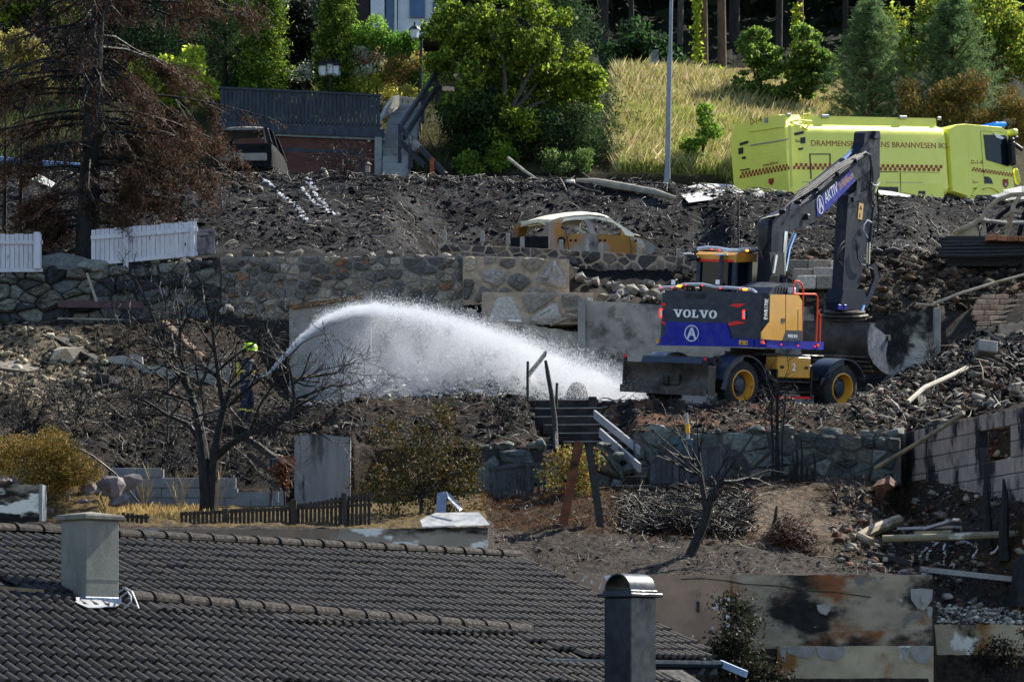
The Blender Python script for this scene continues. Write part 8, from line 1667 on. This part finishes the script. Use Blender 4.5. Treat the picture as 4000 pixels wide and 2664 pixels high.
pole('thin_post', 'thin dark post standing on the upper slope left of the boom', [(2886,1010,79),(2884,900,79),(2885,785,79)], .03, 'char'); pole('thin_post', 'thin burnt stake on the upper slope right of the burnt conifer', [(872,850,84),(862,760,84),(858,690,84)], .02, 'char')
pipe('log', 'left of two black charred logs behind the dipper', [(3405,985,78.3),(3425,982,78.3),(3448,986,78.3)], [.05,.09,.05], 'char', 'log'); pipe('log', 'right of two black charred logs behind the dipper', [(3458,983,78.2),(3490,980,78.2),(3520,985,78.2)], [.06,.1,.06], 'char', 'log')
# ---------------------------------------------------------------- firefighter
mat('turnout', '#141c33', rough=.8, var=.25, scale=8, bump=.3, bscale=30); mat('helmet', '#b6e21a', rough=.3, var=.06, coat=.4); mat('skin', '#b08468', rough=.6, var=.1); mat('glove', '#22211f', rough=.8, var=.2); mat('hiviz', '#d6c84a', rough=.6, var=.1)
mat('boot', '#151413', rough=.6, var=.2); mat('brass', '#b9b6ac', rough=.3, metal=.8, var=.1)
FX = P(962, 1664, 67.0); FX.z = GZ(FX.x, FX.y)
top_z = P(0, 1340, 67.0).z-FX.z; K = top_z/1.90
person = thing('person', 'firefighter in dark suit and lime helmet aiming the hose, behind the bare black tree', 'person', FX)
def skin_mesh(nodes, edges, name, m, parent, sub=2, root=0):
    me = bpy.data.meshes.new(name); me.from_pydata([tuple(Vector(n[0])*K) for n in nodes], edges, []); ob = bpy.data.objects.new(name, me); COL.objects.link(ob)
    ob.modifiers.new('s', 'SKIN'); lay_ = me.skin_vertices[0].data
    for i, n in enumerate(nodes): r = n[1]; lay_[i].radius = (r*K, r*K) if not isinstance(r, tuple) else (r[0]*K, r[1]*K)
    lay_[root].use_root = True; ss = ob.modifiers.new('u', 'SUBSURF'); ss.levels = sub; ss.render_levels = sub; bpy.context.view_layer.update()
    m2 = bpy.data.meshes.new_from_object(ob.evaluated_get(bpy.context.evaluated_depsgraph_get())); bpy.data.objects.remove(ob); m2.name = name; m2.materials.clear(); m2.materials.append(MATS[m]); m2.polygons.foreach_set('use_smooth', [True]*len(m2.polygons)); return link(name, m2, parent)
# facing right (+x) and a little away; knees soft, torso leaning on the hose
N_ = [((0, 0, .98), .165), ((.02, .02, 1.16), .165), ((.05, .03, 1.36), .185), ((.06, .03, 1.50), .15), ((.075, .03, 1.575), .075),  # pelvis, waist, chest, shoulders, neck
      ((.02, .11, .92), .125), ((.10, .14, .52), .085), ((.02, .15, .14), .065),                       # far leg
      ((-.02, -.11, .92), .125), ((-.03, -.15, .52), .085), ((-.14, -.17, .14), .065),               # near leg
      ((.06, .20, 1.44), .095), ((.16, .25, 1.20), .066), ((.37, .15, 1.14), .048),                       # far arm
      ((.05, -.16, 1.44), .095), ((.06, -.24, 1.17), .066), ((.26, -.10, 1.06), .048)]                    # near arm
E_ = [(0, 1), (1, 2), (2, 3), (3, 4), (0, 5), (5, 6), (6, 7), (0, 8), (8, 9), (9, 10), (3, 11), (11, 12), (12, 13), (3, 14), (14, 15), (15, 16)]
body = skin_mesh(N_, E_, 'body', 'turnout', person)
hd = [((.085, .03, 1.60), .06), ((.10, .03, 1.68), .085), ((.10, .03, 1.78), .092), ((.165, .03, 1.67), .035), ((.205, .03, 1.705), .014)]; skin_mesh(hd, [(0, 1), (1, 2), (1, 3), (2, 4)], 'head', 'skin', person)
for dy in (-.035, .035): MB().rock(Vector((.185, .03+dy, 1.735))*K, (.02*K, .025*K, .015*K), 1, 0.).build('eye', 'boot', person, local=True)
for dy in (-.1, .1): MB().rock(Vector((.09, .03+dy, 1.72))*K, (.04*K, .02*K, .06*K), 1, 0.).build('ear', 'skin', person, local=True)
hm = MB(); hm.lathe([(.185, -.02), (.165, .0), (.155, .06), (.12, .125), (.06, .155), (.0, .16)], Vector((.09, .03, 1.745))*K, 24, Matrix.Diagonal((1.12*K, .95*K, K)) @ Euler((0, .08, 0)).to_matrix(), False); ho_ = hm.build('helmet', 'helmet', person, smooth=True, local=True)
MB().box(Vector((.09, .03, 1.90))*K, (.30*K, .025*K, .02*K), None, .008).build('comb', 'helmet', ho_, local=True); MB().sheet([Vector(v)*K for v in ((.02, -.10, 1.74), (-.06, -.06, 1.73), (-.09, .03, 1.73), (-.07, .12, 1.58), (-.10, .03, 1.56), (-.06, -.08, 1.58))], .01).build('neck_guard', 'turnout', ho_, local=True)
MB().sheet([Vector(v)*K for v in ((.05, -.128, 1.80), (.15, -.118, 1.80), (.15, -.12, 1.775), (.05, -.13, 1.775))], .006).build('helmet_band', 'boot', ho_, local=True)
def hand(w, d, s, nm):
    w = Vector(w); d = Vector(d).normalized(); up_ = Vector((0, 0, 1)); sd_ = d.cross(up_).normalized()*s
    nodes = [(w, .036), (w+d*.06, .042)]; ed = [(0, 1)]
    for k, (o, l) in enumerate(((.033, .075), (.011, .085), (-.011, .08), (-.033, .062))):
        a = w+d*.085+up_*o*.9; i = len(nodes); nodes += [(a, .010), (a+d*l*.4+sd_*.012, .0095), (a+d*l*.45+sd_*.045, .009), (a+d*l*.15+sd_*.06, .008)]; ed += [(1, i), (i, i+1), (i+1, i+2), (i+2, i+3)]
    i = len(nodes); a = w+d*.035+up_*.04; nodes += [(a, .012), (a+d*.035+up_*.012+sd_*.02, .011), (a+d*.055+sd_*.045, .009)]; ed += [(1, i), (i, i+1), (i+1, i+2)]
    return skin_mesh(nodes, ed, nm, 'glove', person, 1)
hand((.37, .15, 1.14), (1, -.15, .25), 1, 'hand'); hand((.26, -.10, 1.06), (1, .2, .2), -1, 'hand')
for s, x, y in ((1, .03, .15), (-1, -.13, -.17)): MB().box(Vector((x+.06, y, .055))*K, (.29*K, .11*K, .11*K), None, .03).build('boot', 'boot', person, local=True); MB().lathe([(.085*K, .08*K), (.078*K, .26*K)], Vector((x-.01, y, 0))*K, 12, None, False).build('boot_shaft', 'boot', person, local=True)
MB().lathe([(.196, -.025), (.196, .025)], Vector((.035, .025, 1.24))*K, 20, Matrix.Diagonal((K*.92, K*1.02, K)), False).build('reflective_band', 'hiviz', person, local=True)
for n0, n1 in ((6, 7), (9, 10)): a = Vector(N_[n0][0]).lerp(Vector(N_[n1][0]), .45); MB().lathe([(.088, -.02), (.086, .02)], a*K, 14, Matrix.Diagonal((K, K, K)), False).build('reflective_band', 'hiviz', person, local=True)
MB().box(Vector((-.20, -.02, 1.30))*K, (.16*K, .2*K, .3*K), None, .04).build('pack', 'hiviz', person, local=True)
# hose and nozzle
nz0 = FX+Vector((.30, .02, 1.09))*K; nzt = FX+Vector((.58, .02, 1.22))*K
noz = thing('hose_nozzle', 'silver branch nozzle in the firefighter’s hands'.replace('’', ''), 'nozzle', nz0); dn = (nzt-nz0).normalized(); Rn = dn.to_track_quat('Z', 'Y').to_matrix(); L = (nzt-nz0).length
MB().lathe([(.028, 0), (.03, L*.3), (.022, L*.5), (.026, L*.7), (.035, L*.8), (.035, L), (.02, L)], nz0, 16, Rn).build('barrel', 'brass', noz, smooth=True); MB().tube([nz0+dn*L*.45, nz0+dn*L*.42-Vector((0, 0, .12))], .014, 6).build('pistol_grip', 'boot', noz); MB().tube([nz0+dn*L*.6+Vector((0,-.04,0)), nz0+dn*L*.5+Vector((.02,-.04,.10)), nz0+dn*L*.5+Vector((.02,.04,.10)), nz0+dn*L*.6+Vector((0,.04,0))], .009, 6).build('bale_handle', 'brass', noz)
hp = [nz0, nz0-dn*.3, FX+Vector((-.25, -.25, .75)), FX+Vector((-.55, -.4, .25)), FX+Vector((-1.0, -.5, .06)), FX+Vector((-1.8, -.3, .12)), FX+Vector((-2.6, .3, .3))]
for p in hp[4:]: p.z = GZ(p.x, p.y)+.05
tag(MB().tube(hp, .033, 8).build('fire_hose', mat('hose_canvas', '#6a655c', rough=.8, var=.2), smooth=True), 'grey canvas fire hose trailing left from the firefighter', 'hose')
# ---------------------------------------------------------------- water jet: real droplets thrown along the arc
mat('water_drop', '#d5d9e0', rough=.3, var=0, rvar=0, trans=.55, spec=.5)
rg = np.random.default_rng(99)
cx = np.array([0, 60, 140, 230, 330, 460, 600, 760, 960, 1160, 1340, 1480]); cyv = np.array([0, -66, -146, -216, -252, -264, -248, -208, -140, -66, 10, 74])+1466.0
cyd = np.array([0, .25, .6, 1.0, 1.4, 1.8, 2.3, 2.8, 3.3, 3.7, 4.0, 4.2])
def arc(s): x = s*1480; return 1042+x, np.interp(x, cx, cyv), nzt.y+np.interp(x, cx, cyd)*.9
def drops(s, fall, spread, r, seed):
    px, py, Y = arc(s); n = len(s); w = 3+s*60*spread; px = px+rg.normal(0, 1, n)*w*.5+fall*.12*rg.uniform(.2, 1, n); py = py+rg.normal(0, 1, n)*w*.28+fall; Y = Y+rg.normal(0, 1, n)*(.02+s*.9*spread); X = (px-2000)*Y/F; Z = (YH-py)*Y/F
    g = np.interp(px, [1000, 1200, 1500, 2500], [P(0,1640,68).z, P(0,1590,68).z, P(0,1568,69).z, P(0,1572,69).z]); k = Z > g; return np.stack([X, Y, Z], 1)[k], (r*rg.uniform(.5, 1.5, n))[k]
A_ = []
s = rg.uniform(0, .30, 60000); A_.append(drops(s, np.abs(rg.normal(0, 1, len(s)))*6*s*4, 2.0, .0045, 1))                      # tight jet
s = rg.uniform(.0, .16, 34000)**.9; A_.append(drops(s, np.abs(rg.normal(0, 1, len(s)))*2, 1.1, .0048, 1))
s = rg.uniform(.12, .70, 46000); A_.append(drops(s, rg.exponential(24, len(s)), 1.35, .0043, 2))                               # bright crest
s = .10+.9*rg.beta(1.5, 1.5, 78000); top = arc(s)[1]; A_.append(drops(s, rg.uniform(0, 1, len(s))**1.15*np.maximum(10, 1585-top), 1.3, .0041, 3))   # falling curtain
s = .5+.5*rg.beta(1.6, 1.2, 62000); top = arc(s)[1]; A_.append(drops(s, rg.uniform(0, 1, len(s))**.8*np.maximum(10, 1590-top), 1.8, .0046, 4))   # landing mist near the blade
s = rg.uniform(.12, .95, 24000); A_.append(drops(s, -rg.exponential(12, len(s)), 1.8, .004, 5))                         # stray drops above
PT = np.concatenate([a[0] for a in A_]); RD = np.concatenate([a[1] for a in A_])
me = bpy.data.meshes.new('water_spray'); off = PT.mean(0); off[2] = PT[:, 2].min(); me.vertices.add(len(PT)); me.vertices.foreach_set('co', (PT-off).astype(np.float32).ravel()); at = me.attributes.new('drop_radius', 'FLOAT', 'POINT'); at.data.foreach_set('value', RD.astype(np.float32)); me.update()
ws_ = link('water_spray', me, None, tuple(off)); me.materials.append(MATS['water_drop']); tag(ws_, 'arching white fire hose jet and falling spray at centre left', 'water', kind='stuff')
ng = bpy.data.node_groups.new('droplets', 'GeometryNodeTree'); ng.interface.new_socket('Geometry', in_out='INPUT', socket_type='NodeSocketGeometry'); ng.interface.new_socket('Geometry', in_out='OUTPUT', socket_type='NodeSocketGeometry')
gi = ng.nodes.new('NodeGroupInput'); go = ng.nodes.new('NodeGroupOutput'); mp = ng.nodes.new('GeometryNodeMeshToPoints'); na = ng.nodes.new('GeometryNodeInputNamedAttribute'); na.data_type = 'FLOAT'; na.inputs[0].default_value = 'drop_radius'; sm_ = ng.nodes.new('GeometryNodeSetMaterial'); sm_.inputs['Material'].default_value = MATS['water_drop']
ng.links.new(gi.outputs[0], mp.inputs['Mesh']); ng.links.new(na.outputs[0], mp.inputs['Radius']); ng.links.new(mp.outputs[0], sm_.inputs[0]); ng.links.new(sm_.outputs[0], go.inputs[0])
ws_.modifiers.new('droplets', 'NODES').node_group = ng

# the fine mist hanging under the arc
mm = bpy.data.materials.new('mist'); mm.use_nodes = True; nt = mm.node_tree; nt.nodes.remove(nt.nodes['Principled BSDF']); pv = nt.nodes.new('ShaderNodeVolumePrincipled'); pv.inputs['Color'].default_value = (.95, .96, 1, 1); pv.inputs['Anisotropy'].default_value = .35
tn = nt.nodes.new('ShaderNodeTexNoise'); tn.inputs['Scale'].default_value = 1.3; tn.inputs['Detail'].default_value = 3; mr = nt.nodes.new('ShaderNodeMapRange'); mr.inputs[1].default_value = .35; mr.inputs[2].default_value = .7; mr.inputs[3].default_value = .03; mr.inputs[4].default_value = 1.1
gg = nt.nodes.new('ShaderNodeNewGeometry'); nt.links.new(gg.outputs['Position'], tn.inputs['Vector']); nt.links.new(tn.outputs['Fac'], mr.inputs[0]); nt.links.new(mr.outputs[0], pv.inputs['Density']); nt.links.new(pv.outputs[0], nt.nodes['Material Output'].inputs['Volume'])
mb = MB(); rings = 14; nn_ = 12
for i in range(rings+1):
    s_ = .10+.90*i/rings; px, py, Y = [float(q) for q in arc(np.array([s_]))] if False else (lambda t: (float(t[0][0]), float(t[1][0]), float(t[2][0])))(arc(np.array([s_]))); lo = 1580; end = min(1., i/1.5, (rings-i)/1.5)*.98+.02
    c = P(px, (py+lo)/2-6, Y); rz = max(.12, (lo-py)/2*Y/F)*end; ry = (.25+.75*s_)*end
    for k in range(nn_): a = 2*math.pi*k/nn_; mb.v.append(c+Vector((0, ry*math.cos(a), rz*math.sin(a))))
for i in range(rings):
    for k in range(nn_): mb.f.append((i*nn_+k, i*nn_+(k+1) % nn_, (i+1)*nn_+(k+1) % nn_, (i+1)*nn_+k))
mb.f += [tuple(range(nn_)), tuple(rings*nn_+k for k in range(nn_))]
tag(mb.build('water_mist', mm), 'thin white mist hanging under the water jet', 'mist', kind='stuff')
